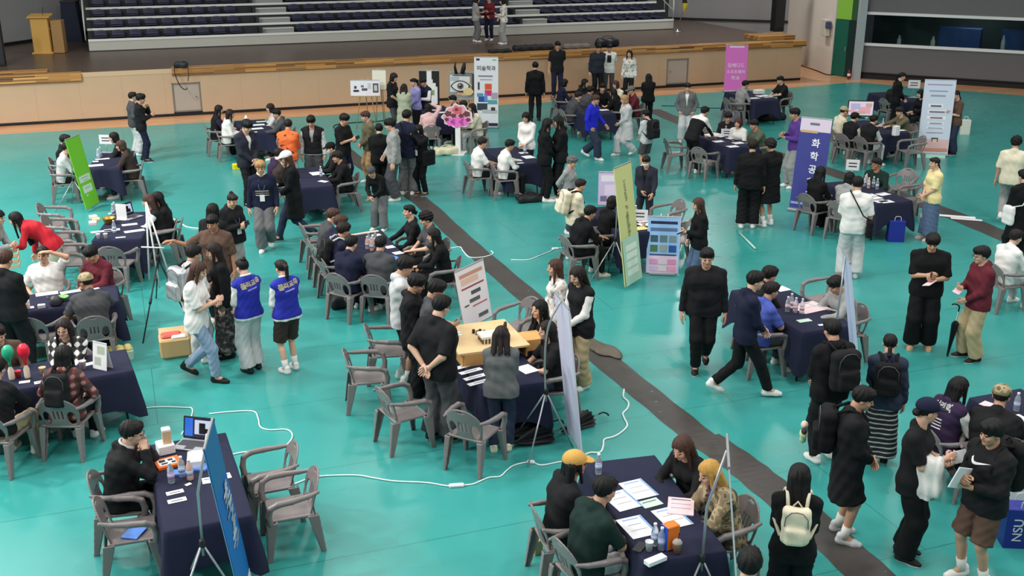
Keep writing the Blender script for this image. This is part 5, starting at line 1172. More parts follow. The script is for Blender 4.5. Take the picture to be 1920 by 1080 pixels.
P('with grey curly hair and grey blouse', (1074,293), 118, None, h=1.56, top='long:grey', bot='pants:dgrey', hair='curly:hgrey', L='behind', R='behind', **W_)
P('in dark blazer and white face mask', (1198,293), 205, (1208,432), top='jacket:suit/black', bot='pants:suit', hair='crop:hdark', mask='white', hp=-20, L='swing', R='front', shoes='black')
P('in black jacket with long brown hair, at the posters', (1308,371), 262, None, h=1.6, top='long:jet', bot='pants:denim', hair='xlong:hbrown', L='phone', R='front', **W_)
P('in black jacket over white, at the art table', (725,137), 110, (738,252), top='tee:black', bot='pants:dgrey', hair='bob:hdark', L='hang', R='front', hp=-24, **W_)
P('in long cream coat seen from behind, at the art table', (752,157), 10, (760,262), top='coat:sage/cream', bot='skirt:sage', hair='midlong:hdark', L='front', R='front', **W_)
P('in lavender cardigan at the art table', (772,147), 235, (782,255), top='long:lav', bot='skirt:black', hair='tail:hblack', L='front', R='phone', **W_)
P('in navy vest over white shirt at the art table', (792,147), 225, (800,252), top='shirt:navy/white', bot='pants:black', hair='crop:hblack', L='phone', R='phone', hp=-26)
for lab, hx, fx, fy, tp, bt, hr, fc in (('in grey shirt and wide grey trousers on the stage', 892, 892, 79, 'half:grey', 'wide:mgrey', 'bob:hdark', 80), ('in dark plaid shirt and navy trousers on the stage', 920, 918, 76, 'long:maroon', 'pants:navy', 'crop:hblack', 200), ('in pale patterned top and grey trousers on the stage', 946, 945, 83, 'long:floral', 'wide:grey', 'bob:hblack', 262)):
    s0 = .97; loc = G(fx, fy, SZ)
    r = person('person ' + lab, (hx, 200), fc, h=1.65, top=tp, bot=bt, hair=hr, L='phone', R='front', sex='f'); r['o'].location = loc; r['loc'] = loc
# ------------------------------------------------------------------ empty chairs
for px, py, fc, lab in ((222,492,2,'empty grey armchair, back to the camera, before the table with two paper cups'), (106,416,82,'empty grey armchair at far left, farthest of four in a row'), (116,440,84,'empty grey armchair at far left, second farthest of four in a row'), (128,465,82,'empty grey armchair at far left, second nearest of four in a row'), (139,490,80,'empty grey armchair at far left, nearest of four in a row'),
    (248,992,72,'empty grey armchair holding a blue folder, lower left'), (505,900,248,'empty grey armchair facing left, farther of two, right of the laptop table'), (541,950,250,'empty grey armchair facing left, nearer of two, right of the laptop table'),
    (728,655,82,'empty grey armchair left of the craft table, farthest of three'), (691,704,80,'empty grey armchair left of the craft table, outermost of three'), (757,770,58,'empty grey armchair left of the craft table, nearest of three'), (890,806,28,'empty grey armchair with its back to the camera, before the grey-shirted person'), (972,612,228,'grey armchair behind the wooden model, mostly hidden'),
    (1268,287,80,'empty dark armchair by the bending person, left one'), (1320,301,42,'empty dark armchair by the bending person, right one'), (1708,283,262,'empty dark armchair in front of the tall white banner'), (1690,352,222,'empty armchair beside the person in dark green shirt'), (1716,374,250,'armchair in front of the person in denim skirt'),
    (1252,412,244,'empty armchair at the far corner of the yellow banner table'), (1277,448,250,'armchair behind the blue poster'), (1546,560,248,'empty armchair across from the person in blue shirt'), (1376,206,74,'empty dark armchair below the pink banner'), (76,628,2,'empty grey armchair left of the camouflage cap person'), (596,452,64,'empty grey armchair behind the person in grey jacket')):
    chair(px, py, fc, lab)
# ------------------------------------------------------------------ banners, posters, boards
BL = (34,104,190); NB = (26,60,140)
banner((175,392), 96, .60, 1.50, 'lime green banner leaning at the far left table', (116,196,44), [(0, .62, .46, .14, (206,222,200)), (0, .40, .38, .16, (206,222,204)), (0, .64, .30, .02, (150,180,160)), (.02, .58, .22, .02, (160,186,166)), (0, .42, .22, .02, (150,180,170)), (-.1, .27, .08, .03, (206,222,200))], [], tilt=10, back=(120,180,60))
rb_ = random.Random(5); bp_ = [(.05 + rb_.uniform(-.10, .10), .62 + .014 * k * 2, rb_.uniform(.10, .22), .022, rb_.choice(((150,166,180), (196,202,208), (120,140,160)))) for k in range(22)]
banner((470,1145), 82, .60, 1.74, 'tall blue banner on a tripod beside the laptop table', (16,104,176), [(0, 1.5, .6, .5, (30,110,160)), (0, .10, .6, .20, (222,226,232))] + bp_, [], tilt=7)
banner((1078,838), 77, .60, 1.80, 'tall white banner on a tripod beside the craft table', (222,222,232), [], [], tilt=6, back=(196,198,222), loop=True)
banner((1607,742), 97, .60, 1.86, 'narrow pale blue banner beside the blue-shirt table', (206,214,236), [], [], tilt=10, back=(188,202,232))
banner((1386,1188), 99, .60, 1.72, 'white banner seen edge-on at the lower right table', (226,226,230), [], [], tilt=7)
ry_ = random.Random(8)
banner((1187,535), 122, .62, 2.0, 'tall yellow banner with dark vertical lettering', (208,208,142), [(ry_.uniform(-.015, .015), 1.74 - .033 * k, ry_.uniform(.05, .09), ry_.choice((.012, .018, .024)), (120,122,92)) for k in range(30) if k not in (11, 12, 15)] + [(0, .40, .60, .80, (178,210,186)), (0, .62, .40, .10, (226,232,220)), (0, .48, .40, .10, (226,232,220)), (0, .34, .40, .10, (226,232,220)), (0, .20, .40, .10, (226,232,220))], [], tilt=8, back=(200,200,150))
pt = []
for i in range(6): pt.append((-.16 + .16 * (i % 3), .60 - .17 * (i // 3), .13, .12, ((60,84,96), (96,120,126), (120,140,150), (74,110,80), (150,160,160), (40,84,150))[i]))
for i in range(6): pt.append((-.16 + .16 * (i % 3), .20 - .12 * (i // 3), .14, .09, ((214,150,190), (226,200,214), (224,140,180), (200,180,214), (226,206,216), (234,160,196))[i]))
banner((1241,516), 188, .56, .98, 'blue and pink poster board with photo tiles', (196,214,240), [(0, .49, .54, .95, (150,188,234)), (0, .16, .52, .30, (222,196,222)), (0, .88, .46, .05, (36,44,70)), (0, .76, .46, .06, (86,110,150)), (0, .32, .46, .03, (66,84,120))] + pt, [], tilt=9, stand='easel', bottom=.04, name='poster_board', cat='poster')
banner((1377,173), 186, .76, 1.56, 'pink banner in front of the stage', (222,112,196), [(0, 1.50, .5, .05, (240,210,236))], [(0, .86, '임베디드', .16, (244,232,244)), (0, .64, '소프트웨어', .14, (244,232,244)), (0, .42, '학과', .16, (244,232,244))], tilt=3, stand='foot')
banner((1508,398), 212, .66, 1.9, 'purple-blue banner with white vertical lettering', (58,62,140), [(0, 1.76, .64, .27, (222,206,226)), (-.12, 1.62, .36, .05, (200,170,120)), (-.02, 1.78, .2, .05, (110,110,130)), (0, .12, .62, .05, (140,170,210))], [(.05, .84, '화\n학\n공\n학\n과', .19, (236,238,246), 1.42, .004)], tilt=9, stand='foot')
wl = [(0, 1.76, .6, .03, (170,150,190)), (-.02, 1.60, .44, .03, (150,160,190)), (-.02, 1.48, .36, .04, (150,160,190))] + [(-.05, 1.22, .36, .10, (246,246,250)), (0, 1.07, .46, .10, (246,246,250)), (0, .92, .46, .08, (246,246,250)), (0, .78, .40, .05, (246,246,250)), (0, .66, .44, .05, (246,246,250)), (-.04, 1.22, .26, .05, (120,110,130)), (0, 1.07, .38, .05, (140,130,150)), (0, .92, .30, .04, (150,110,120)), (0, .78, .30, .025, (120,130,150)), (0, .66, .36, .02, (150,150,170)), (0, .54, .40, .02, (160,160,180)), (0, .22, .72, .30, (232,190,190)), (.0, .10, .72, .08, (214,150,130)), (.02, .36, .16, .10, (70,60,66)), (.02, .33, .11, .09, (236,206,190)), (-.24, .26, .12, .09, (90,80,84)), (-.24, .23, .08, .07, (236,206,190))]
banner((1747,292), 192, .76, 1.88, 'tall white banner with text boxes and pale illustration', (214,222,240), wl, [], tilt=3, stand='foot', back=(220,220,226))
banner((1745,297), 192, .70, .10, 'pale green banner case on the floor below the tall white banner', (150,214,190), [], [], tilt=40, stand='', bottom=.01, back=(140,200,180), name='banner_case', cat='case')
ap = [(-.24, 1.93, .10, .06, (60,40,70)), (.24, 1.92, .12, .03, (90,170,120)), (-.02, 1.46, .42, .045, (130,130,150)), (.0, 1.36, .36, .02, (130,130,150)), (.06, 1.16, .20, .17, (214,92,44)), (.06, .98, .20, .16, (206,50,112)), (-.10, .80, .26, .16, (44,80,150)), (-.02, .84, .08, .22, (90,140,220)), (-.18, .92, .18, .10, (90,150,170)), (.18, .72, .28, .12, (80,160,170)), (-.12, .58, .30, .20, (50,62,74)), (.24, .90, .18, .18, (170,160,176)), (-.22, 1.18, .05, .22, (60,64,76)), (.1, .45, .44, .10, (180,184,192)), (.20, .52, .12, .10, (60,56,60)), (0, .05, .68, .12, (26,36,76))]
banner((912,240), 186, .70, 2.0, 'white illustrated banner behind the art table', (224,224,230), ap, [(0, 1.68, '미술학과', .15, (40,34,50))], tilt=2, stand='foot', bottom=.04)
q13 = [(0, .70, .54, .05, (196,150,130)), (-.05, .62, .40, .08, (226,190,170)), (0, .53, .52, .02, (150,60,70)), (.05, .44, .22, .05, (80,84,90)), (.0, .34, .24, .05, (90,94,100)), (.1, .26, .34, .015, (190,80,90)), (-.2, .3, .1, .02, (90,90,96)), (.14, .10, .22, .05, (90,94,100))]
banner(None, 122, .66, .80, 'white information board standing on the craft table', (232,226,232), q13, [], tilt=10, stand='strut', bottom=.0, name='display_board', loc=G(897,606,TZ), cat='board')
banner((688,243), 178, .84, .44, 'small board of ink drawings on a wooden easel', (230,224,232), [(-.26, .14, .16, .06, (40,40,48)), (-.28, .24, .07, .08, (60,60,70)), (-.02, .18, .16, .07, (80,80,90)), (-.08, .27, .08, .06, (110,110,120)), (.12, .28, .10, .16, (200,196,204)), (.30, .22, .16, .26, (80,76,80)), (.30, .22, .09, .16, (196,190,190))], [], tilt=6, stand='easel', bottom=.98, name='drawing_board', pm=mat('easel_wood', (182,146,104), .6), cat='board')
banner((714,240), 186, .40, .56, 'blank cream canvas behind the art table', (226,222,206), [], [], tilt=5, stand='easel', bottom=1.12, name='canvas', pm=mat('easel_wood', (182,146,104), .6), cat='canvas')
sl = [(0, .98, .15, .42, (234,228,230)), (0, .74, .40, .14, (234,228,230)), (0, .44, .50, .52, (234,228,230)), (-.0, .86, .22, .12, (234,228,230)), (.10, .52, .12, .16, (140,160,130)), (0, .12, .42, .2, (234,228,230))]
banner((806,221), 184, .62, 1.18, 'black board with white torso silhouette at the art table', (22,22,24), sl, [], tilt=3, stand='easel', bottom=.25, name='silhouette_board', cat='board')
ey = [(-.05, .46, .60, .50, (222,222,226)), (-.20, .60, .26, .14, (176,190,196)), (.16, .28, .30, .34, (236,210,160)), (-.04, .46, .40, .06, (50,50,54)), (-.04, .38, .24, .16, (228,224,224)), (-.04, .38, .13, .15, (90,84,84)), (-.04, .38, .06, .07, (24,24,26)), (.08, .22, .40, .06, (224,150,110)), (.02, .16, .30, .04, (240,190,150)), (0, .70, .54, .03, (90,96,106)), (.1, .76, .5, .02, (70,74,84)), (.36, .5, .10, .5, (70,64,56))]
t = banner((866,224), 186, .80, .80, 'collage board with a large eye at the art table', (150,146,142), ey, [], tilt=6, stand='easel', bottom=.62, name='collage_board', cat='board')
em = MB()
def disc(cx, cz, rx, rz, y, m, almond=False):
    k_ = 28; em.add([(-cx, y, cz)] + [(-(cx + rx * math.cos(a)), y, cz + rz * (abs(math.sin(a)) ** (1.6 if almond else 1)) * (1 if math.sin(a) > 0 else -1)) for a in (2 * math.pi * i / k_ for i in range(k_))], [(0, 1 + (i + 1) % k_, 1 + i) for i in range(k_)][::-1], m)
disc(-.02, 1.02, .30, .17, .06, 0, True); disc(-.02, 1.02, .26, .14, .062, 1, True); disc(-.02, 1.02, .10, .10, .064, 2); disc(-.02, 1.02, .055, .055, .066, 0); disc(-.04, 1.05, .02, .02, .068, 1); disc(.22, .86, .16, .12, .064, 3, True)
obj('eye', em.me('eye', [ink((40,40,44)), ink((230,228,224)), ink((120,112,108)), ink((236,206,150))]), t)
obj('paper_horn', MB().tube([(.16, -.05, 1.38), (.20, -.06, 1.58), (.17, -.06, 1.72)], [.05, .035, .015], 8).tube([(-.02, -.05, 1.38), (-.07, -.05, 1.55), (-.10, -.05, 1.70)], [.06, .07, .04], 8).me('paper_horn', M_BLK, True), t)
def flower_sign():
    base = G(859, 290); t = empty('cutout_sign', base, -D(186), 'pink flower-shaped cutout sign on a white post', 'sign')
    n = 72; ol = []
    for k in range(n):
        a = 2 * math.pi * k / n; x, y = math.cos(a), math.sin(a); r = .40 * (1 + .07 * math.cos(9 * a)); yy = y * .34 if y > 0 else y * .26; ol.append((x * r * (1 - .22 * max(y, 0)), .98 + yy * (1 + .07 * math.cos(9 * a))))
    def plate(sc, y0, y1, m, cz=.98):
        V = [(x * sc, y0, cz + (z - cz) * sc) for x, z in ol] + [(x * sc, y1, cz + (z - cz) * sc) for x, z in ol]
        return mb.add(V, [tuple(range(n)), tuple(reversed(range(n, 2 * n)))] + [(i, i + n, (i + 1) % n + n, (i + 1) % n) for i in range(n)], m)
    mb = MB(); plate(1, 0, .02, 0); plate(.92, .02, .0215, 1)
    for (x, z, r, m) in ((0, .86, .17, 2), (.18, .86, .13, 2), (-.18, .86, .13, 2), (0, 1.16, .13, 3), (.24, 1.07, .09, 4), (-.24, 1.07, .09, 4), (.1, 1.02, .07, 4), (-.1, 1.02, .07, 4), (.02, 1.18, .05, 4), (.28, .92, .06, 4), (-.28, .92, .06, 4)): 
        mb.add([(x, .0225 + .0004 * m, z)] + [(x + r * math.cos(a) * (1 + .15 * math.cos(5 * a)), .0225 + .0004 * m, z + r * .8 * math.sin(a) * (1 + .15 * math.cos(5 * a))) for a in (2 * math.pi * k / 20 for k in range(20))], [(0, 1 + (k + 1) % 20, 1 + k) for k in range(20)], m)
    obj('cutout', mb.me('cutout', [ink((236,226,230)), ink((222,160,180)), ink((236,110,200)), ink((216,100,110)), ink((110,60,66))]), t)
    obj('post', MB().box((0, -.02, .38), (.14, .04, .76), bev=.01).box((0, -.02, .012), (.34, .3, .024)).me('post', ink((232,230,232))), t)
flower_sign()
def monitor():
    p = G(1612, 222, TZ); t = empty('monitor', p, -D(188), 'black-framed screen showing a pale pink picture', 'monitor')
    mb = MB().box((0, 0, .27), (.68, .03, .42), 0, bev=.008).box((0, .016, .27), (.63, .003, .37), 1)
    for i, (x, z, w, h, k) in enumerate(((-.1, .22, .3, .18, 2), (.14, .32, .24, .16, 3), (.05, .16, .34, .08, 4), (-.2, .36, .16, .1, 4), (.2, .2, .12, .12, 2))): mb.box((x, .018 + .0003 * i, z), (w, .001, h), k)
    obj('screen', mb.me('screen', [M_BLK, mat('screen_pale', (206,190,206), .3, emit=.5), mat('screen_pink', (214,160,170), .3, emit=.4), mat('screen_lilac', (170,170,206), .3, emit=.4), mat('screen_tan', (190,160,150), .3, emit=.4)]), t); obj('stand_foot', MB().box((0, -.03, .012), (.24, .18, .02), bev=.005).box((0, -.03, .06), (.06, .03, .10)).me('stand_foot', M_BLK), t)
monitor()
banner(None, 182, .40, .62, 'lilac information board beside the yellow banner', (206,190,226), [(0, .5, .3, .12, (232,226,240)), (.04, .28, .24, .2, (226,214,236)), (-.1, .12, .12, .1, (120,110,150))], [], tilt=4, stand='strut', bottom=.0, name='info_board', loc=G(1141,384,TZ), cat='board')
# the tripod stand on the left with white upper poles
def tripod_left():
    p = G(303, 598); t = empty('tripod_stand', p, 0, 'tall tripod stand, white poles above black legs, behind the cardboard boxes', 'stand'); pz = A(*p)
    hub = A(.05, .0, .98)
    for f_ in ((268,645), (347,588), (293,560)):
        e = G(*f_) - pz; lg = obj('leg', MB().tube([hub, hub * .5 + e * .5, e + A(0, 0, .01)], [.013, .012, .010], 8).me('leg', M_BLK, True), t)
        obj('clamp', MB().tube([hub * .52 + e * .48, hub * .46 + e * .54], .021, 8).me('clamp', M_TLEG, True), lg)
    ap_ = A(-.07, .10, 1.84)
    for q in ((-.14, .06, .62), (.20, -.02, .72), (.02, .02, .50)): obj('pole', MB().tube([ap_, A(*q)], .014, 8).me('pole', M_WPAINT, True), t)
    obj('cross_bar', MB().tube([(-.20, .05, 1.15), (.16, .0, 1.15)], .012, 8).me('cross_bar', M_WPAINT, True), t); obj('hub', MB().lathe([(.02, -.05), (.035, -.03), (.035, .04), (.02, .06)], tuple(hub), 10).me('hub', M_TLEG, True), t)
tripod_left()
# ------------------------------------------------------------------ on the tables
w = T('LB')
def laptop(px, py, face, label):
    p = G(px, py, TZ); t = empty('laptop', p, -D(face), label, 'laptop')
    obj('keyboard_base', MB().box((0, .0, .009), (.35, .24, .016), 0, bev=.005).box((0, -.02, .018), (.31, .12, .002), 1).box((0, .075, .018), (.10, .06, .001), 1).me('keyboard_base', [mat('laptop_grey', (176,178,184), .4, metal=.4), mat('keys_dark', (60,60,66), .6)]), t)
    mb = MB().box((0, 0, .12), (.35, .012, .235), 0, bev=.005).box((0, .007, .122), (.325, .002, .205), 1).box((.11, .0085, .125), (.09, .001, .19), 2).box((-.05, .0085, .13), (.19, .001, .15), 3).box((-.04, .009, .12), (.07, .001, .11), 4).box((-.06, .0095, .09), (.10, .001, .06), 4)
    s_ = obj('screen', mb.me('screen', [M_BLK, mat('scr_dark', (30,36,60), .2, emit=.5), mat('scr_blue', (40,90,180), .2, emit=.6), mat('scr_pale', (170,176,196), .2, emit=.6), mat('scr_black', (28,26,30), .2, emit=.3)]), t, (0, -.125, .012), rot=(D(14), 0, 0))
laptop(362, 836, 192, 'open laptop showing a video call on the front-left table')
t = carton(315, 868, (.24, .20, .03), mat('case_orange', (232,106,30), .6), 12, 'orange case with black and white blotches beside the laptop', 'case', name='tablet_case')
obj('print', MB().box((-.01, 0, .016), (.17, .13, .002), 0).box((-.05, .03, .0175), (.06, .05, .002), 1).box((.03, .03, .0175), (.05, .04, .002), 1).box((-.03, -.03, .0175), (.08, .03, .002), 1).box((.05, -.03, .0175), (.04, .04, .002), 1).me('print', [M_PAPER, M_BLK]), t)
t = carton(367, 862, (.16, .24, .09), M_PAPER, -6, 'white tissue packet in front of the laptop', 'box', name='tissue_packet')
t = carton(313, 826, (.085, .085, .24), PCOL['t'], 5, 'tall cardboard carton left of the laptop', 'carton', name='carton'); obj('lid', MB().box((0, 0, .125), (.086, .086, .03), bev=.006).me('lid', M_PAPER), t)
carton(310, 838, (.16, .18, .10), M_PAPER, 10, 'white box behind the person with glasses', 'box')
bottle(342, 893, w); bottle(357, 899, w, fill=mat('drink_peach', (214,176,160), .2)); bottle(322, 905, w, lab=mat('label_lilac', (190,170,210), .6))
sheet(371, 876, w, .13, .19, 70, 'b', 'light blue packet', th=.02, cat='packet'); sheet(338, 886, w, .10, .16, 80, 'b', 'light blue packet', th=.02, cat='packet')
sheet(328, 923, w, .16, .07, 8, 'w', 'white ticket', 1); sheet(332, 938, w, .17, .075, 6, 'w', 'white ticket', 1); sheet(388, 901, w, .09, .12, 0, 'w', 'white note sheet', 1); sheet(421, 893, w, .12, .11, 6, 'w', 'white note sheet', 1); sheet(353, 908, w, .06, .04, 30, 'w', 'small white wrapper')
p = G(252, 998, .445); sheet(252, 998, 'on the empty armchair, lower left', .22, .16, 60, 'b', 'bright blue folder', th=.012, z=.432, cat='folder')
w = T('BR')
for x, y, ww, hh, a in ((1197,917,.25,.34,4), (1166,938,.25,.34,6), (1260,970,.25,.34,3), (1192,988,.25,.34,2)): sheet(x, y, w, ww, hh, a, 'w', 'white worksheet', 3, blue=True)
sheet(1220, 943, w, .20, .13, 6, 'g', 'small pale sheet', 1); sheet(1288, 948, w, .24, .30, -30, 'p', 'open white booklet', 3, th=.012, cat='booklet')
bottle(1227, 1022, w); bottle(1240, 1030, w); bottle(1122, 888, w)
cup(1217, 1032, w); t = carton(1257, 1004, (.13, .10, .23), mat('carton_orange', (232,120,30), .5), 8, 'orange and blue drink carton standing on the near table', 'carton', name='drink_carton'); obj('side_panel', MB().box((-.0665, 0, 0), (.004, .096, .222)).me('side_panel', mat('carton_blue', (30,80,200), .5)), t)
t = empty('iced_coffee', G(1269, 1037, TZ), 0, 'clear cup of iced coffee with a straw on the near table', 'cup'); obj('cup_body', MB().lathe([(.030, 0), (.042, .095), (.043, .10)], n=14).me('cup_body', mat('coffee_milk', (150,104,84), .25), True), t); obj('cup_lid', MB().lathe([(.044, .10), (.044, .108), (.030, .13), (.012, .14)], n=14).me('cup_lid', mat('lid_clear', (206,196,190), .15, trans=.4), True), t); obj('straw', MB().tube([(0, 0, .06), (.012, .0, .20)], .004, 6).me('straw', M_BLK), t)
carton(1229, 1050, (.20, .075, .04), M_PAPER, 14, 'white flat box at the near table corner', 'box'); sheet(1197, 1026, w, .08, .16, -50, 'k', 'black phone', th=.010, cat='phone')
w = T('BAL')
def balloon(px, py, bx, by, col, label):
    t = empty('balloon_bottle', G(bx, by, TZ), 0, label, 'balloon')
    obj('bottle_body', MB().lathe([(.030, 0), (.034, .02), (.034, .12), (.014, .17), (.013, .19)], n=14).me('bottle_body', mat('bottle_milky', (226,206,186), .3), True), t)
    obj('balloon', MB().lathe([(.016, .17), (.018, .21), (.022, .24), (.048, .275), (.066, .32), (.070, .355), (.060, .40), (.035, .43), (.006, .438)], n=18).me('balloon', mat('balloon_' + col, dict(red=(222,34,62), green=(40,168,128))[col], .3), True), t)
balloon(54, 665, 52, 709, 'red', 'red balloon fitted over a bottle on the left table'); balloon(18, 665, 23, 712, 'green', 'green balloon fitted over a bottle on the left table')
cup(81, 703, w, 1.1, mat('cup_yellow', (226,204,160), .5), noun='pale yellow cup'); cup(156, 692, w, 1.2, mat('cup_pinkish', (224,204,204), .5), noun='pinkish white jar'); sheet(46, 716, w, .12, .07, 0, 'w', 'white note'); sheet(77, 716, w, .15, .08, 10, 'w', 'white note', 1); sheet(172, 681, w, .20, .09, 20, 'w', 'white tray paper'); cup(35, 708, w, 1., mat('cup_red', (206,70,76), .5), noun='red-tinted cup')
t = empty('tent_sign', G(193, 690, TZ), -D(205), 'white tent sign with floral prints on the balloon table', 'sign')
for q, nm in ((1, 'front_panel'), (-1, 'back_panel')): obj(nm, MB().box((0, 0, .17), (.22, .004, .34), 0).box((-.02, .0026 * q, .24), (.12, .001, .10), 1).box((.03, .0026 * q, .10), (.10, .001, .10), 1).me(nm, [M_PAPER, mat('print_sage', (176,186,170), .7)]), t, (0, .05 * q, 0), rot=(D(9 * q), 0, 0))
t = carton(226, 664, (.34, .24, .14), PCOL['g'], 4, 'shallow box filled with yellow packets beyond the balloon table', 'box', z=.0)
for i in range(6): obj('packet', MB().box((-.11 + .11 * (i % 3), -.055 + .11 * (i // 3), .085), (.09, .09, .05), 0, Matrix.Rotation(i, 3, 'Z'), .015).me('packet', PCOL['y']), t)
w = T('MUG')
t = empty('kettle', G(105, 572, TZ), 0, 'dark round kettle on the table by the balloon table', 'kettle'); obj('body', MB().lathe([(.07, 0), (.085, .03), (.08, .09), (.05, .13), (.012, .14)], n=16).me('body', mat('kettle_dark', (56,56,60), .4), True), t); obj('spout', MB().tube([(-.06, 0, .08), (-.12, 0, .12)], [.02, .012], 8).me('spout', mat('kettle_dark', (56,56,60), .4), True), t); obj('handle', MB().tube([(.05, 0, .11), (.11, 0, .10), (.11, 0, .04), (.075, 0, .03)], .009, 6).me('handle', M_BLK, True), t)
t = empty('glass_bowl', G(118, 563, TZ), 0, 'green glass bowl beside the dark kettle', 'bowl'); obj('bowl', MB().lathe([(.04, 0), (.08, .05), (.085, .06), (.075, .052), (.035, .01)], n=16).me('bowl', mat('glass_green', (150,210,130), .15, trans=.3), True), t)
sheet(55, 577, w, .12, .09, 10, 'w'); carton(48, 570, (.10, .10, .13), M_PAPER, 10, 'white box at the left end of the kettle table', 'box'); sheet(88, 549, w, .3, .14, 6, 'w'); sheet(132, 547, w, .28, .12, 12, 'g', 'pale green sheet'); sheet(180, 541, w, .09, .06, 20, 'w'); carton(78, 574, (.10, .07, .05), mat('tape_grey', (196,196,200), .5), 0, 'pale tape dispenser beside the kettle', 'dispenser', name='tape_dispenser')
t = empty('wooden_crate', G(14, 500, TZ), HALL, 'light wooden crate on the table at the left edge', 'crate'); mw = mat('crate_wood', (206,176,140), .7)
for z in (.03, .12, .21): 
    for nm, c, d in (('slat', (0, -.14, z), (.36, .012, .05)), ('slat', (0, .14, z), (.36, .012, .05)), ('slat', (-.18, 0, z), (.012, .28, .05)), ('slat', (.18, 0, z), (.012, .28, .05))): obj(nm, MB().box(c, d).me(nm, mw), t)
w = T('CUP')
cup(184, 449, w); cup(198, 448, w); sheet(184, 434, w, .34, .10, 4, 'w'); sheet(210, 431, w, .26, .12, 0, 'w'); sheet(252, 433, w, .34, .13, 10, 'w'); sheet(243, 421, w, .26, .12, 6, 'w'); sheet(226, 445, w, .16, .06, 0, 'w')
t = empty('gold_bowl', G(205, 419, TZ), 0, 'gold-coloured bowl on the table with two paper cups', 'bowl'); obj('bowl', MB().lathe([(.06, 0), (.08, .02), (.11, .10), (.12, .11), (.10, .10), (.05, .02)], n=16).me('bowl', mat('gold', (190,150,70), .35, metal=.7), True), t)
for x, y in ((197,405), (204,401), (211,404), (215,436), (207,396)): bottle(x, y, w)
t = empty('paper_stand', G(229, 412, TZ), -D(190), 'white sheet in an upright holder on the cup table', 'sign'); obj('sheet', MB().box((0, 0, .15), (.20, .005, .28), rotz is None and 0 or 0).me('sheet', M_PAPER), t); obj('foot_plate', MB().box((0, 0, .005), (.2, .08, .01)).me('foot_plate', M_WPAINT), t)
for i, (x, y, c) in enumerate(((174,418,'p'), (180,412,'t'), (175,407,'p'))): carton(x, y, (.13, .16, .05), PCOL[c], 5 * i, ('pink card deck nearest the end of the cup table', 'tan card box beside the gold bowl', 'pink card deck at the far end of the cup table')[i], 'box')
sheet(188, 398, w, .2, .10, 0, 'w'); laptop(247, 408, 120, 'grey laptop on the cup table facing the two seated people')
w = T('GRN'); sheet(180, 310, w, .3, .2, 4, 'w', lines=2); sheet(192, 298, w, .3, .12, 4, 'w'); sheet(169, 303, w, .12, .12, 0, 'w'); bottle(170, 297, w); bottle(164, 294, w); bottle(176, 294, w); bottle(160, 299, w); sign_card(168, 283, 186, w, stem=.20, w=.30, h=.21)
w = T('T7'); sheet(485, 234, w, .3, .2, 0, 'w'); sheet(482, 241, w, .3, .2, 8, 'w'); sheet(478, 249, w, .14, .08, 0, 'w'); sheet(490, 228, w, .26, .16, 4, 'g', 'pale sheet')
t = empty('tissue_cone', G(462, 229, TZ), 0, 'white cone-shaped tissue pack on the table near the stage door', 'tissue'); obj('pack', MB().lathe([(.09, 0), (.07, .06), (.02, .17), (.004, .19)], n=10).me('pack', M_PAPER, True), t)
w = T('T8'); sheet(594, 325, w, .26, .3, 6, 'w', lines=2); sheet(606, 340, w, .12, .2, 40, 'w'); bottle(602, 331, w)
w = T('T9'); 
t = sheet(733, 484, w, .20, .26, 30, 'b', 'bright blue cloth', cat='cloth', th=.02)
for x, y, a in ((731,463,10), (748,474,14), (757,483,8), (706,441,6)): sheet(x, y, w, .15, .14, a, 'w')
for x, y in ((692,459), (699,466), (704,457), (697,470), (689,467)): bottle(x, y, w, fill=mat('drink_peach', (214,176,160), .2) if x % 2 else None)
carton(684, 437, (.5, .06, .02), mat('tray_cream', (222,206,186), .6), 10, 'long cream tray on the table with bright blue cloth', 'tray', name='tray')
# the wooden model
t = empty('wooden_model', G(905, 640, TZ + .10), HALL, 'pale wooden architectural model filling the craft table', 'model'); mw = mat('model_wood', (216,186,140), .65, var=.08, vs=4); mo = mat('model_wood_orange', (212,160,98), .6, var=.08, vs=4)
obj('base_board', MB().box((0, 0, .06), (.92, .95, .03), bev=.004).me('base_board', mw), t); obj('front_panel', MB().box((-.08, -.47, -.03), (.62, .02, .16)).me('front_panel', mo), t); obj('side_panel', MB().box((-.40, -.1, -.03), (.02, .72, .16)).me('side_panel', mo), t); obj('side_panel', MB().box((.44, -.1, -.03), (.02, .60, .16)).me('side_panel', mo), t); obj('back_panel', MB().box((0, .44, -.02), (.9, .02, .14)).me('back_panel', mo), t)
obj('side_box', MB().box((.60, -.14, -.02), (.26, .30, .15), bev=.004).me('side_box', mo), t)
b_ = obj('building', MB().box((.08, -.18, .155), (.36, .22, .03), 0).box((.08, -.18, .095), (.34, .20, .06), 1).me('building', [mat('model_white', (232,222,204), .7), mat('model_shadow_brown', (96,84,64), .8)]), t)  # white roof slab over a dark brown core
for i in range(8): obj('column', MB().box((-.07 + .043 * i, -.285, .105), (.012, .012, .07)).me('column', mat('model_white', (232,222,204), .7)), b_)
for i, (x, y) in enumerate(((-.05, .06), (.0, .10), (.04, .05), (-.08, .12), (.33, .10), (.36, .16))): obj('figure', MB().box((x, y, .10), (.035, .03, .06 if i < 4 else .12), bev=.006).me('figure', mat('figure_dark', (52,44,40), .6)), t)
for i in range(4): obj('card_strip', MB().box((-.32, .12 + .09 * i, .078), (.18, .05, .006)).me('card_strip', M_PAPER), t)
w = T('CRAFT')
for i, (x, y) in enumerate(((872,686), (880,696), (889,707), (896,717))): sheet(x, y, w, .30, .08, 14, 'w', 'white leaflet', 1)
sheet(988, 692, w, .20, .24, 14, 'w', 'white paper sheet'); 
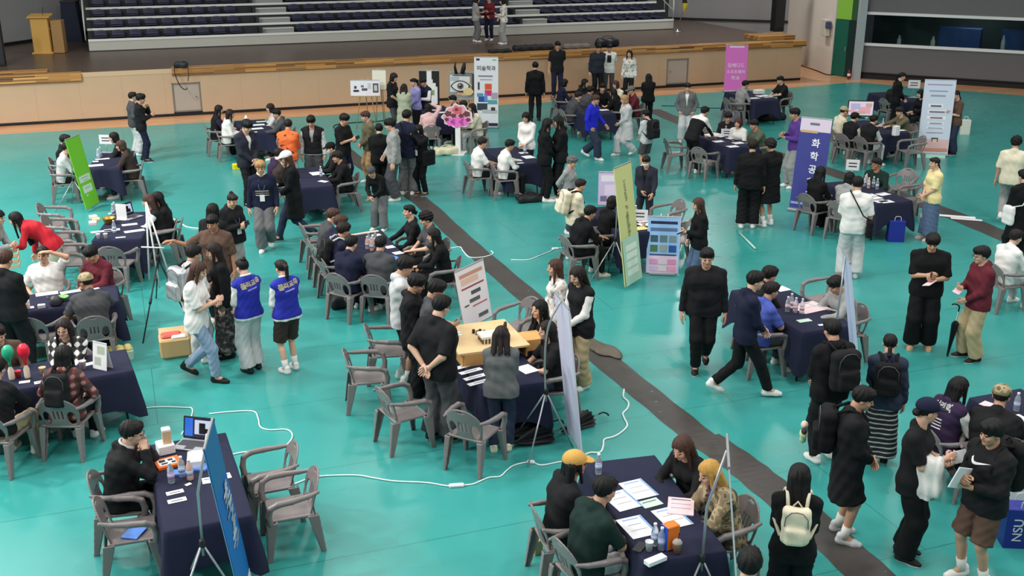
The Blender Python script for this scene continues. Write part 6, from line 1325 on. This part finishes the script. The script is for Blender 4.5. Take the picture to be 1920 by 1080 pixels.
w = T('T11'); sheet(997, 294, w, .24, .28, 4, 'w'); sheet(985, 312, w, .16, .10, 0, 'w'); sheet(1003, 285, w, .2, .16, 0, 'w'); bottle(1008, 286, w)
w = T('T12'); sheet(1136, 196, w, .2, .28, 10, 'w'); sheet(1150, 205, w, .26, .2, 0, 'w'); sheet(1120, 190, w, .2, .2, 0, 'w'); cup(1143, 198, w); bottle(1127, 200, w)
w = T('T13'); 
for x, y, a in ((1347,265,0), (1372,259,10), (1384,268,4), (1352,255,20), (1378,276,0)): sheet(x, y, w, .26, .2, a, 'w', lines=1)
sheet(1338, 253, w, .4, .3, 16, 'w', 'crumpled white cloth', th=.03, cat='cloth'); sign_card(1382, 254, 190, w, w=.34, h=.18); bottle(1366, 252, w); sheet(1362, 266, w, .2, .10, 0, 'k', 'black folder', cat='folder')
w = T('PINK'); sheet(1414, 184, w, .3, .22, 0, 'w'); sheet(1431, 180, w, .4, .3, 0, 'w'); sheet(1447, 181, w, .3, .2, 6, 'w'); bottle(1409, 168, w); carton(1423, 172, (.3, .2, .12), M_PAPER, 5, 'white cloth bundle on the table near the pink banner', 'bundle', name='cloth_bundle')
w = T('T15'); carton(1680, 245, (.16, .12, .24), M_PAPER, 10, 'white upright box on the table with the framed screen', 'box'); sheet(1662, 235, w, .5, .12, 4, 'w'); sheet(1694, 244, w, .26, .14, 0, 'w'); sheet(1650, 243, w, .16, .10, 0, 'k', 'black folder', cat='folder'); bottle(1655, 238, w); cup(1629, 226, w)
w = T('T16'); sheet(1710, 174, w, .3, .3, 0, 'w'); sheet(1716, 182, w, .2, .14, 0, 'w'); sign_card(1733, 182, 190, w, stem=.28, w=.34, h=.24)
w = T('T17')
for x, y in ((1621,349), (1628,353), (1637,351), (1644,355), (1632,345)): bottle(x, y, w, fill=mat('drink_peach', (214,176,160), .2) if x in (1628, 1632) else None)
for x, y, a in ((1630,366,0), (1641,371,8), (1651,377,4), (1662,378,0), (1656,364,10)): sheet(x, y, w, .26, .18, a, 'w', lines=1)
sign_card(1588, 338, 196, w, stem=.24, w=.26, h=.22)
w = T('T18'); sheet(1526, 575, w, .46, .36, 8, 'p', 'large pale worksheet', 2); sheet(1468, 541, w, .2, .2, 6, 'w'); sheet(1508, 601, w, .20, .10, 0, 'g', 'pale green card'); sheet(1541, 609, w, .10, .05, 0, 'w', 'small white card')
for x, y in ((1476,584), (1491,586), (1503,588), (1483,578)): bottle(x, y, w, lab=mat('label_pink', (220,180,186), .6))
carton(1549, 578, (.5, .03, .012), mat('ruler_grey', (200,200,204), .4), -62, 'long pale ruler beside the large worksheet', 'ruler', name='ruler')
w = T('YEL'); sheet(1200, 428, w, .26, .2, 0, 'y', 'yellow leaflet'); sheet(1214, 420, w, .3, .2, 6, 'w', lines=1); sheet(1192, 404, w, .3, .2, 0, 'w'); sheet(1226, 414, w, .2, .16, 0, 'p', 'pink leaflet'); sign_card(1211, 412, 190, w, w=.32, h=.20); cup(1207, 424, w); bottle(1221, 404, w)
w = T('ART'); sheet(826, 211, w, .3, .2, 0, 'w'); sheet(842, 208, w, .26, .2, 0, 'k', 'black folder', cat='folder'); sheet(818, 206, w, .26, .16, 8, 'p', 'pink sheet')
w = T('T19'); sheet(1846, 762, w, .14, .2, 20, 'p', 'lilac card'); sheet(1890, 790, w, .2, .2, 0, 'w'); bottle(1905, 770, w)
# ------------------------------------------------------------------ on the floor
def strip(pts, wd, label, seed, lift=.016):
    """a runner of dark matting: pts = centre line in the photograph"""
    P = catmull([G(x, y) for x, y in pts], 14); r = random.Random(seed); V = []; F = []; n = len(P); m = 9
    for i, p in enumerate(P):
        t = (P[min(i + 1, n - 1)] - P[max(i - 1, 0)]).normalized(); s = Vector((t.y, -t.x, 0))
        for j in range(m):
            u = j / (m - 1) - .5; zz = .012 + .004 * math.sin(i * .9 + 2 * u) * math.sin(u * 9 + i * .35) + .003 * math.sin(i * 2.1)
            q = p + s * (u * wd * (1 + .03 * math.sin(i * .7))); V.append((q.x, q.y, zz if 0 < j < m - 1 else .008))
    for i in range(n - 1): F += [(i * m + j, i * m + j + 1, (i + 1) * m + j + 1, (i + 1) * m + j) for j in range(m - 1)]
    return obj('floor_runner', mesh('floor_runner', V, F, mat('matting_dark', (66,62,60), .42, bump=.35, bs=7, var=.10, vs=1.5, spec=.35)), None, None, None, label, 'floor runner')
strip([(640,278), (690,316), (745,350), (792,380), (850,434), (899,478), (985,552), (1050,608), (1100,648), (1195,726), (1286,800), (1330,838)], .42, 'long dark matting runner crossing the floor from the centre to the right', 1)
strip([(1318,822), (1385,868), (1432,905), (1520,978), (1612,1062), (1700,1140)], .47, 'dark matting runner in the foreground beside the near table', 2)
strip([(1222,206), (1275,228), (1330,250), (1440,285), (1580,330), (1700,372), (1790,405), (1870,438), (1960,475)], .55, 'dark matting runner crossing the far right of the hall', 3)
V_, Q_ = nets(lambda P: np.maximum(ell(P, (0, 0, .0), (.42, .17, .07)) + .014 * np.sin(P[:, 0] * 14 + P[:, 1] * 22), -P[:, 2]), (-.5, -.25, 0), (.5, .25, .12), .018)
obj('cloth_bundle', mesh('cloth_bundle', V_, Q_, mat('matting_fold', (92,84,72), .5, bump=.3, bs=8)), None, G(1128, 655, .014), D(-52), 'folded brown-grey matting heaped on the runner behind the white banner', 'cloth')
for x, y, ww, hh in ((1795,406,.7,.16), (1812,411,.6,.12)): sheet(x, y, 'lying on the far right runner', ww, hh, -38, 'w', 'long white strip', z=.02)
cord([(208,764), (232,772), (262,766), (300,763), (345,764), (360,766), (359,780), (352,795), (340,815)], 'white cord running from the balloon table to the laptop', strips=((212,764,20,.12),))
cord([(392,776), (430,772), (474,771), (484,784), (488,800), (505,806), (535,805), (547,812), (546,824), (530,838), (490,845), (455,848), (432,853)], 'white cord looping behind the laptop table', .0085)
cord([(520,908), (548,908), (580,897), (612,892), (668,891), (700,896), (740,902), (800,905), (838,911), (858,910), (885,908), (905,900), (918,895), (938,893), (950,882), (965,872), (995,866), (1015,872), (1050,866), (1090,862)], 'white extension cord with a power strip crossing the foreground floor', .0085, strips=((856,910,8,.17), (995,866,-12,.09)))
cord([(1088,858), (1105,849), (1125,848), (1131,836), (1133,824), (1150,819), (1164,811), (1176,798), (1171,785), (1168,775), (1177,765), (1178,754), (1169,744), (1170,730)], 'white wavy cord between the cap wearer and the runner', .012)
cord([(842,466), (862,463), (868,470), (880,482), (905,482), (924,476), (921,470)], 'pale cord lying over the runner at the centre', .010)
cord([(958,487), (990,487), (1010,480), (1030,472), (1042,466), (1060,464)], 'pale cord with an adapter left of the cream backpack', .010, strips=((1041,466,10,.13),))
cord([(318,408), (335,415), (350,425), (378,429)], 'pale cord behind the tripod on the left', .012)
cord([(1500,122), (1530,132), (1552,140), (1580,140), (1598,143)], 'dark cable on the floor beside the stage end', .02, M_BLK)
cord([(1240,198), (1275,199), (1320,202), (1365,203)], 'dark cable on the floor near the pink banner', .012, M_BLK)
cord([(625,240), (630,234), (660,230), (700,228), (720,226)], 'dark cable on the floor by the wooden easel', .014, M_BLK)
obj('tube', MB().tube([G(1387,437,.03), G(1416,466,.03)], .020, 8).me('tube', mat('tube_pale', (170,206,196), .4), True), None, None, None, 'pale tube lying on the floor at centre right', 'tube')
carton(330, 646, (.42, .34, .30), mat('cardboard', (196,160,112), .8, var=.06), 4, 'lower brown cardboard box beside the black tripod legs', 'box', z=0)
t = carton(328, 646, (.40, .32, .26), mat('cardboard', (196,160,112), .8, var=.06), 0, 'upper open cardboard box with red and white packets inside', 'box', z=.30)
obj('flap', MB().box((0, .20, .135), (.38, .12, .006), 0, Matrix.Rotation(.5, 3, 'X')).me('flap', mat('cardboard_light', (210,176,130), .8)), t); obj('packet', MB().box((-.04, 0, .145), (.26, .18, .05), 0, bev=.02).me('packet', mat('packet_red', (206,90,80), .5)), t); obj('packet', MB().box((.06, -.08, .14), (.2, .1, .05), 0, bev=.02).me('packet', M_PAPER), t)
carton(445, 312, (.22, .16, .14), mat('bag_yellow', (226,206,30), .6), 10, 'yellow bag on the floor under the white jacket chair', 'bag', z=0, name='bag')
carton(1006, 1024, (.10, .09, .16), mat('block_tan', (206,176,130), .6), 12, 'tan wooden block on the floor behind the cap wearer', 'block', z=0, name='block')
def umbrella(a, b, label, r=.07, furled=False, col=(30,30,34)):
    a, b = A(*a), A(*b); d = b - a; L_ = np.linalg.norm(d); u = nz(d); t = empty('umbrella', a, 0, label, 'umbrella'); m = mat('umbrella_%d' % col[0], col, .55, bump=.2, bs=20)
    n = 12; V = []; F = []; x = nz(np.cross(u, A(.2, .1, 1))); y = np.cross(u, x)
    prof = [(.0, .010), (.04, .014), (.30, r * .55), (.62, r), (.66, r * .86), (.70, r * .3)]
    for s_, rad in prof:
        for k in range(n * 2):
            rr_ = rad * (1.0 if k % 2 else .62); an = math.pi * k / n; V.append(u * L_ * s_ + (x * math.cos(an) + y * math.sin(an)) * rr_)
    N = n * 2
    for i in range(len(prof) - 1): F += [(i * N + k, i * N + (k + 1) % N, (i + 1) * N + (k + 1) % N, (i + 1) * N + k) for k in range(N)]
    F += [tuple(reversed(range(N))), tuple(range((len(prof) - 1) * N, len(prof) * N))]
    obj('canopy', mesh('canopy', V, F, m, None, False), t); obj('shaft', MB().tube([u * L_ * .0 - u * .05, u * L_ * .9], .006, 6).me('shaft', M_STEEL, True), t)
    hk = [u * L_ * (.88 + .02 * i) for i in range(4)] + [u * L_ * (.96 + .035 * math.sin(q)) + x * .05 * (1 - math.cos(q)) for q in np.linspace(.2, 3.0, 7)]
    obj('handle', MB().tube(hk, .011, 8).me('handle', M_BLK, True), t); return t
umbrella(G(1052,810,.06), G(1132,772,.07), 'black umbrella with hooked handle behind the white banner', .13)
for i, (a_, b_, lab, c) in enumerate((((962,832), (1062,800), 'black umbrella nearest the camera in the pile under the craft table', (26,26,30)), ((955,818), (1050,786), 'black umbrella in the middle of the pile under the craft table', (34,34,40)), ((958,806), (1030,782), 'dark blue umbrella at the back of the pile under the craft table', (40,44,96)))): umbrella(G(*a_, .08 + .03 * i), G(*b_, .10 + .03 * i), lab, .16, col=c)
umbrella(G(1776,668,.01), G(1800,572,.82) + A(0, 0, .0), 'long black umbrella held by the person in maroon', .05)
def softbag(px, py, d, m, label, ang=0, z=0., name='bag', cat='bag', strap=True, amp=.02):
    p = G(px, py, z); V, Q = nets(lambda P: np.maximum(rbox(P, (0, 0, d[2] / 2), (d[0] / 2, d[1] / 2, d[2] / 2), min(d) * .4) + amp * np.sin(P[:, 0] * 17) * np.sin(P[:, 1] * 19 + P[:, 2] * 11), -P[:, 2]), (-d[0] * .6, -d[1] * .6, 0), (d[0] * .6, d[1] * .6, d[2] * 1.2), max(min(d) / 9, .014))
    t = empty(name, p, HALL + D(ang), label, cat); obj('body', mesh('body', V, Q, m), t)
    if strap: obj('strap', MB().tube(catmull([(-d[0] * .3, 0, d[2] * .9), (-d[0] * .1, 0, d[2] * 1.25), (d[0] * .15, .0, d[2] * 1.25), (d[0] * .3, 0, d[2] * .9)]), .012, 6).me('strap', m, True), t)
    return t
mbk = mat('bag_black', (26,26,30), .6, bump=.2)
softbag(992, 378, (.55, .34, .16), mbk, 'black bag lying on the floor by two friends in black'); softbag(1445, 226, (.9, .35, .22), mbk, 'black bag on the floor under the table near the pink banner'); softbag(837, 290, (.62, .34, .20), mat('bag_cream', (214,206,176), .7, bump=.2), 'cream bag on the floor beside the flower sign'); softbag(648, 575, (.5, .34, .22), mbk, 'black bag under the chairs of the bright blue cloth table')
softbag(937, 99, (.8, .25, .12), mbk, 'flat black bag on the stage behind the illustrated banner', z=SZ, strap=False); softbag(1000, 95, (1.5, .3, .20), mbk, 'black clothes heap on the stage edge behind the dark jacket', z=SZ, strap=False); softbag(1080, 91, (1.0, .35, .16), mat('bag_grey', (110,104,100), .7), 'grey clothes heap on the stage edge', z=SZ, strap=False); softbag(1138, 88, (.9, .3, .30), mat('bag_navyblack', (22,26,36), .5), 'dark bag on the stage edge above the navy sweatshirt', z=SZ)
t = softbag(340, 128, (.42, .26, .20), mat('case_black', (26,34,44), .5), 'black case on the stage edge above the left door', z=SZ, strap=False); obj('cable', MB().tube(catmull([(-.2, -.1, .15), (-.22, -.32, -.1), (-.12, -.38, -.45), (.02, -.38, -.60), (.10, -.37, -.55)]), .014, 6).tube(catmull([(.16, -.1, .15), (.18, -.34, -.1), (.14, -.38, -.35)]), .012, 6).me('cable', M_BLK, True), t)
def shopping_bag(px, py, label, txt, m, w=.28, d=.14, h=.36, face=185):
    t = empty('shopping_bag', G(px, py), -D(face), label, 'bag'); b = obj('body', MB().box((0, 0, h / 2), (w, d, h), bev=.006).me('body', m), t)
    if txt: o = flat_text(txt, h * .30, M_PAPER, b, (0, 0, 0)); o.matrix_local = Matrix(((-1, 0, 0, w * .2), (0, 0, 1, d / 2 + .002), (0, 1, 0, h * .48), (0, 0, 0, 1))) @ Matrix.Rotation(math.pi / 2, 4, 'Z')
    for q in (-1, 1): obj('handle', MB().tube(catmull([(-w * .2, q * d * .4, h), (-w * .15, q * d * .4, h + .08), (w * .15, q * d * .4, h + .08), (w * .2, q * d * .4, h)]), .005, 6).me('handle', M_WPAINT, True), t)
    return t
MBL = mat('bag_blue', (34,44,140), .4)
shopping_bag(1677, 452, 'blue paper bag on the floor in front of the purple banner table', '', MBL, .30, .2, .42); shopping_bag(1912, 1020, 'blue paper bag with white letters at the lower right edge', 'NSU', MBL, .40, .2, .44); shopping_bag(1897, 968, 'white paper bag behind the blue one at the lower right edge', '', M_PAPER, .3, .15, .4)
o = shopping_bag(1808, 252, 'white paper bag carried right of the tall white banner', '', mat('bag_white', (226,226,214), .6), .26, .12, .42); 
# ------------------------------------------------------------------ on the stage and the walls
t = empty('lectern', G(84, 100, SZ), D(8), 'pale wooden lectern at the left end of the stage', 'lectern'); ml = mat('lectern_wood', (190,148,74), .5, var=.08, vs=3); md = mat('lectern_side', (150,116,70), .5, var=.08, vs=3)
obj('body', MB().box((0, 0, .62), (.56, .46, 1.16), bev=.012).me('body', ml), t); obj('base', MB().box((0, 0, .03), (.68, .56, .06), bev=.01).me('base', ml), t); obj('top', MB().box((0, 0, 1.24), (.72, .60, .05), 0, Matrix.Rotation(.12, 3, 'X'), .01).me('top', ml), t); obj('side_cabinet', MB().box((.50, .12, .55), (.36, .42, 1.08), bev=.01).me('side_cabinet', md), t); obj('microphone', MB().tube([(.1, 0, 1.26), (.12, .0, 1.42), (.16, -.08, 1.52)], .010, 6).me('microphone', M_BLK, True), t); obj('emblem', MB().lathe([(.06, 0), (.06, .008)], n=16).me('emblem', M_STEEL), t, (.29, -.05, .80), rot=(0, math.pi / 2, 0))
t = empty('covered_speaker', G(140, 78, SZ), 0, 'tall dark navy covered stand beside the lectern', 'speaker'); obj('cover', MB().add([(-.36, -.25, 0), (.40, -.25, 0), (.40, .25, 0), (-.36, .25, 0), (-.27, -.2, 1.42), (.27, -.2, 1.42), (.27, .2, 1.42), (-.27, .2, 1.42)], [(3, 2, 1, 0), (4, 5, 6, 7), (0, 1, 5, 4), (1, 2, 6, 5), (2, 3, 7, 6), (3, 0, 4, 7)]).me('cover', mat('cover_navy', (20,28,46), .8)), t); obj('lid', MB().box((0, 0, 1.45), (.58, .44, .06), bev=.01).me('lid', mat('lid_dark', (40,40,44), .6)), t)
for px, py, hh, lab in ((-2, 124, 1.6, 'dark cabinet at the left edge of the stage'), (1459, 59, 3.2, 'tall black loudspeaker column at the right end of the stage')):
    t = empty('loudspeaker', G(px, py, SZ), HALL, lab, 'speaker'); obj('cabinet', MB().box((0, .1, hh / 2), (.42, .4, hh), bev=.02).me('cabinet', M_BLK), t); obj('grille', MB().box((0, -.105, hh / 2), (.36, .01, hh * .9)).me('grille', mat('grille_dark', (34,36,40), .7)), t)
t = empty('flag_stand', G(1270, 60, SZ), 0, 'dark and yellow flag on a stand right of the bleachers', 'flag'); obj('pole', MB().tube([(0, 0, 0), (.22, .05, 1.0), (.36, .1, 2.6)], .02, 8).me('pole', M_STEEL, True), t); obj('base', MB().lathe([(.16, 0), (.16, .03), (.03, .06), (.025, .12)], n=14).me('base', M_STEEL, True), t)
V_, Q_ = nets(lambda P: ell(P, (.26, .05, 1.65), (.13, .08, .9)) + .02 * np.sin(P[:, 0] * 40 + P[:, 2] * 3), (0, -.1, .7), (.5, .2, 2.6), .03); c_ = V_[Q_].mean(1)
obj('cloth', mesh('cloth', V_, Q_, [mat('flag_dark', (36,38,30), .8), mat('flag_yellow', (206,186,60), .8)], ((c_[:, 2] < 1.12) | (c_[:, 0] > .34)).astype(int)), t)
wb = WW + (A(11.95, 48.1, 0) - WW) * .10
t = empty('wall_box', A(wb[0] - .14, wb[1], 1.75), math.atan2(-5.5, .43), 'grey control box mounted on the white wall', 'control box'); obj('housing', MB().box((0, 0, 0), (.5, .2, .62), bev=.02).me('housing', mat('box_cream', (206,200,186), .5)), t); obj('panel', MB().box((.32, -.02, .12), (.18, .18, .26), bev=.02).me('panel', mat('box_blue', (70,76,110), .5)), t)
t = empty('fire_extinguisher', A(12.75, 41.35, .02), 0, 'red fire extinguisher beside the dark green door', 'extinguisher'); t.scale = (.72, .72, .72); obj('cylinder', MB().lathe([(.08, 0), (.085, .03), (.085, .38), (.05, .46), (.03, .48)], n=14).me('cylinder', mat('ext_red', (110,34,34), .4), True), t); obj('label', MB().lathe([(.087, .15), (.087, .28)], n=14).me('label', M_PAPER), t); obj('hose', MB().tube([(0, 0, .48), (.1, 0, .5), (.12, 0, .3)], .012, 6).me('hose', M_BLK, True), t)
for i, (u, m, s_) in enumerate(((1.4, 'w', .28), (2.6, 'w', .30), (5.0, 'w', .45), (6.0, 'w', .42), (7.4, 'w', .62), (9.2, 'w', .5))):
    p = RP(u, -.45, 1.0); s_ += .28; o = obj('bottle', MB().lathe([(.07, 0), (.075, .02), (.075, s_ * .8), (.03, s_), (.03, s_ + .06)], n=12).me('bottle', mat('white_bottle', (196,204,204), .4), True), None, p); reg(o, 'white bottle', 'behind the long dark window', 'bottle')
for i, u in enumerate((3.4, 5.6, 8.2, 10.4)):
    p = RP(u, -1.6, 1.0); t = empty('blue_cabinet', p, math.atan2(RWD[1], RWD[0])); obj('body', MB().box((0, 0, .45), (1.5, .5, .9), bev=.02).me('body', mat('cabinet_blue', (40,70,130), .5)), t); obj('door', MB().box((-.37, -.256, .45), (.7, .012, .84)).me('door', mat('cabinet_blue2', (48,80,146), .5)), t); obj('door', MB().box((.37, -.256, .45), (.7, .012, .84)).me('door', mat('cabinet_blue2', (48,80,146), .5)), t); reg(t, 'blue cabinet', 'behind the long dark window', 'cabinet')
# ------------------------------------------------------------------ things people hold, marks on clothes
def hold(i, q, kind, label, size=(.075, .15, .009), m=None, tilt=.6, off=(0, .10, .03)):
    rec = i; hn, Rm = rec['K']['hand'][q]; p = world(rec, rec['K']['wri'][q] + Rm @ A(*off) * rec['s']); R = Matrix((rotz(rec['yaw']) @ Rm @ rotx(tilt)).tolist()).to_4x4(); R.translation = Vector(p)
    o = obj(kind, MB().box((0, 0, 0), size, bev=min(size) * .3).me(kind, m or M_BLK), None, label=label, cat=kind.split('_')[-1]); o.matrix_world = R; return o
def who(s): return next(r for r in PEOPLE if s in r['o']['label'])
for s_, q, lab in (('bun, looking', 1, 'dark phone held by the person with bun'), ('small phone', 1, 'dark phone held by the person in black T-shirt by the easel'), ('orange shoes', 1, 'dark phone held by the person in orange shoes'), ('at the posters', -1, 'dark phone held beside the posters'), ('jeans walking', -1, 'dark phone held by the person in blue jeans'), ('purple sweater', -1, 'dark phone held by the person in purple sweater'), ('flared trousers', -1, 'dark phone held by the person in navy cap')): hold(who(s_), q, 'mobile_phone', lab)
hold(who('curved-mark'), 1, 'paper_sheaf', 'white paper sheaf held by the person in curved-mark sweatshirt', (.21, .28, .012), M_PAPER, .4); hold(who('orange shoes'), -1, 'paper_sheaf', 'pale pink booklet held by the person in orange shoes', (.12, .18, .012), PCOL['p'], .3); hold(who('maroon hooded'), 1, 'paper_sheaf', 'pale leaflet held by the person in maroon', (.10, .16, .006), PCOL['p'], .3)
hold(who('holding a camera'), 1, 'camera', 'black camera held up to the face', (.13, .09, .08), M_BLK, 0, (-.03, .09, .02)); hold(who('flared trousers'), 1, 'paper_sheaf', 'white leaflet held by the person in navy cap', (.12, .18, .006), M_PAPER, .5, (.03, .12, -.02)); hold(who('glasses, hands'), -1, 'mobile_phone', 'patterned phone held at the ear beside the laptop', (.075, .15, .010), mat('phone_case', (206,196,190), .4), .2)
c_ = who('flared trousers'); p = world(c_, c_['K']['elb'][1] * .6 + c_['K']['wri'][1] * .4); V_, Q_ = nets(lambda P: np.minimum(rbox(P, (0, .0, -.15), (.075, .115, .21), .05), rbox(P, (.02, -.03, -.24), (.05, .07, .16), .03)) + .010 * np.sin(P[:, 1] * 62 + P[:, 2] * 8) + .005 * np.sin(P[:, 2] * 30), (-.16, -.2, -.36), (.16, .2, .16), .014)
o = obj('draped_cardigan', mesh('draped_cardigan', V_, Q_, cloth('white')), None, p + A(0, 0, .02), c_['yaw'], 'white cardigan draped over the arm of the person in navy cap', 'cardigan')
# letters and prints on jackets
def print_back(rec, s, size, m, dz=.02, back=True, roll=0., name='lettering'):
    """lettering that follows the curve of the cloth: every vertex is laid on the garment surface"""
    K = rec['K']; me = text_mesh(s, size, m) if isinstance(s, str) else s; Rc, che = K['Rc'], K['che']; sgn = 1 if back else -1
    g = rec['top']; inv = None
    cr, sr_ = math.cos(roll), math.sin(roll)
    for v in me.vertices:
        x, y = v.co.x, v.co.y; x, y = x * cr - y * sr_, x * sr_ + y * cr
        o_ = che + Rc @ A(x * sgn, -.6 * sgn, dz + y); d = Rc @ A(0, sgn, 0)
        hit, loc, nr_, _ = g.ray_cast(Vector(o_), Vector(d)); q = (A(*loc) + A(*nr_) * .004) if hit else che + Rc @ A(x * sgn, -.16 * sgn, dz + y)
        v.co = q
    return obj(name, me, rec['o'])
def subdiv(me, n=2):
    import bmesh
    bm = bmesh.new(); bm.from_mesh(me); bmesh.ops.triangulate(bm, faces=bm.faces[:]); bmesh.ops.subdivide_edges(bm, edges=bm.edges[:], cuts=n, use_grid_fill=True); bm.to_mesh(me); bm.free(); return me
MCR = mat('letter_cream', (226,214,176), .8); MWH = mat('letter_white', (226,226,226), .8)
bpy.context.view_layer.update()
def patch(w, h, m, n=8):
    return mesh('patch', [((i / n - .5) * w, (j / n - .5) * h, 0) for j in range(n + 1) for i in range(n + 1)], [(j * (n + 1) + i, j * (n + 1) + i + 1, (j + 1) * (n + 1) + i + 1, (j + 1) * (n + 1) + i) for j in range(n) for i in range(n)], m)
for rec, tx, sz in ((VAR1, '물리교육', .082), (VAR2, '물리교육', .082), (VARP, '심리학', .09)):
    print_back(rec, subdiv(text_mesh(tx, sz, MCR if rec is not VARP else MWH, bold=.004), 1), 0, None, .085, True, .14)
for rec in (VAR1, VAR2): print_back(rec, patch(.14, .016, mat('letter_lilac', (150,150,214), .8)), 0, None, .02, True, .14)
print_back(PRT, patch(.14, .24, M_BLK), 0, None, -.04, False, 0, 'print')
hk_ = who('hooded coat'); Kh = hk_['K']; bpk = next(o for o in bpy.data.objects if 'plush charm' in (o.get('label') or ''))
for i, (dx, dz, r_, c_) in enumerate(((-.10, -.20, .05, (196,214,170)), (-.12, -.11, .042, (226,206,190)), (-.06, -.15, .035, (60,50,50)), (-.13, -.27, .04, (170,210,170)))):
    p_ = Kh['che'] + Kh['Rc'] @ A(dx, -.44, dz); V_, Q_ = nets(lambda P: ell(P, p_, (r_, r_ * .8, r_)) + .004 * np.sin(P[:, 0] * 120), p_ - .08, p_ + .08, .01); obj('plush_charm', mesh('plush_charm', V_, Q_, mat('plush_%d' % i, c_, .9)), bpk)
# a curved check mark on the sweatshirt
cv = [(-.10, .03), (-.085, .0), (-.06, -.02), (-.02, -.018), (.05, .01), (.14, .05), (.05, .025), (-.02, .008), (-.055, .008), (-.075, .025), (-.085, .05)]
sw = mesh('emblem', [(x * .9, y * .9, 0) for x, y in cv], [tuple(range(len(cv)))], MWH); print_back(SWO, subdiv(sw, 2), 0, None, .02, False, 0, 'emblem')

for i, dz in enumerate((-.10, -.14, -.18)): print_back(BLO, patch(.24, .012, MCR if i != 1 else mat('stripe_mustard', (180,160,90), .8)), 0, None, dz, False, 0, 'stripe')
for i in range(4): print_back(VARP, patch(.13, .012, MWH), 0, None, -.05 - .035 * i, True, .1, 'stripe')
label_all()
bpy.context.view_layer.update()
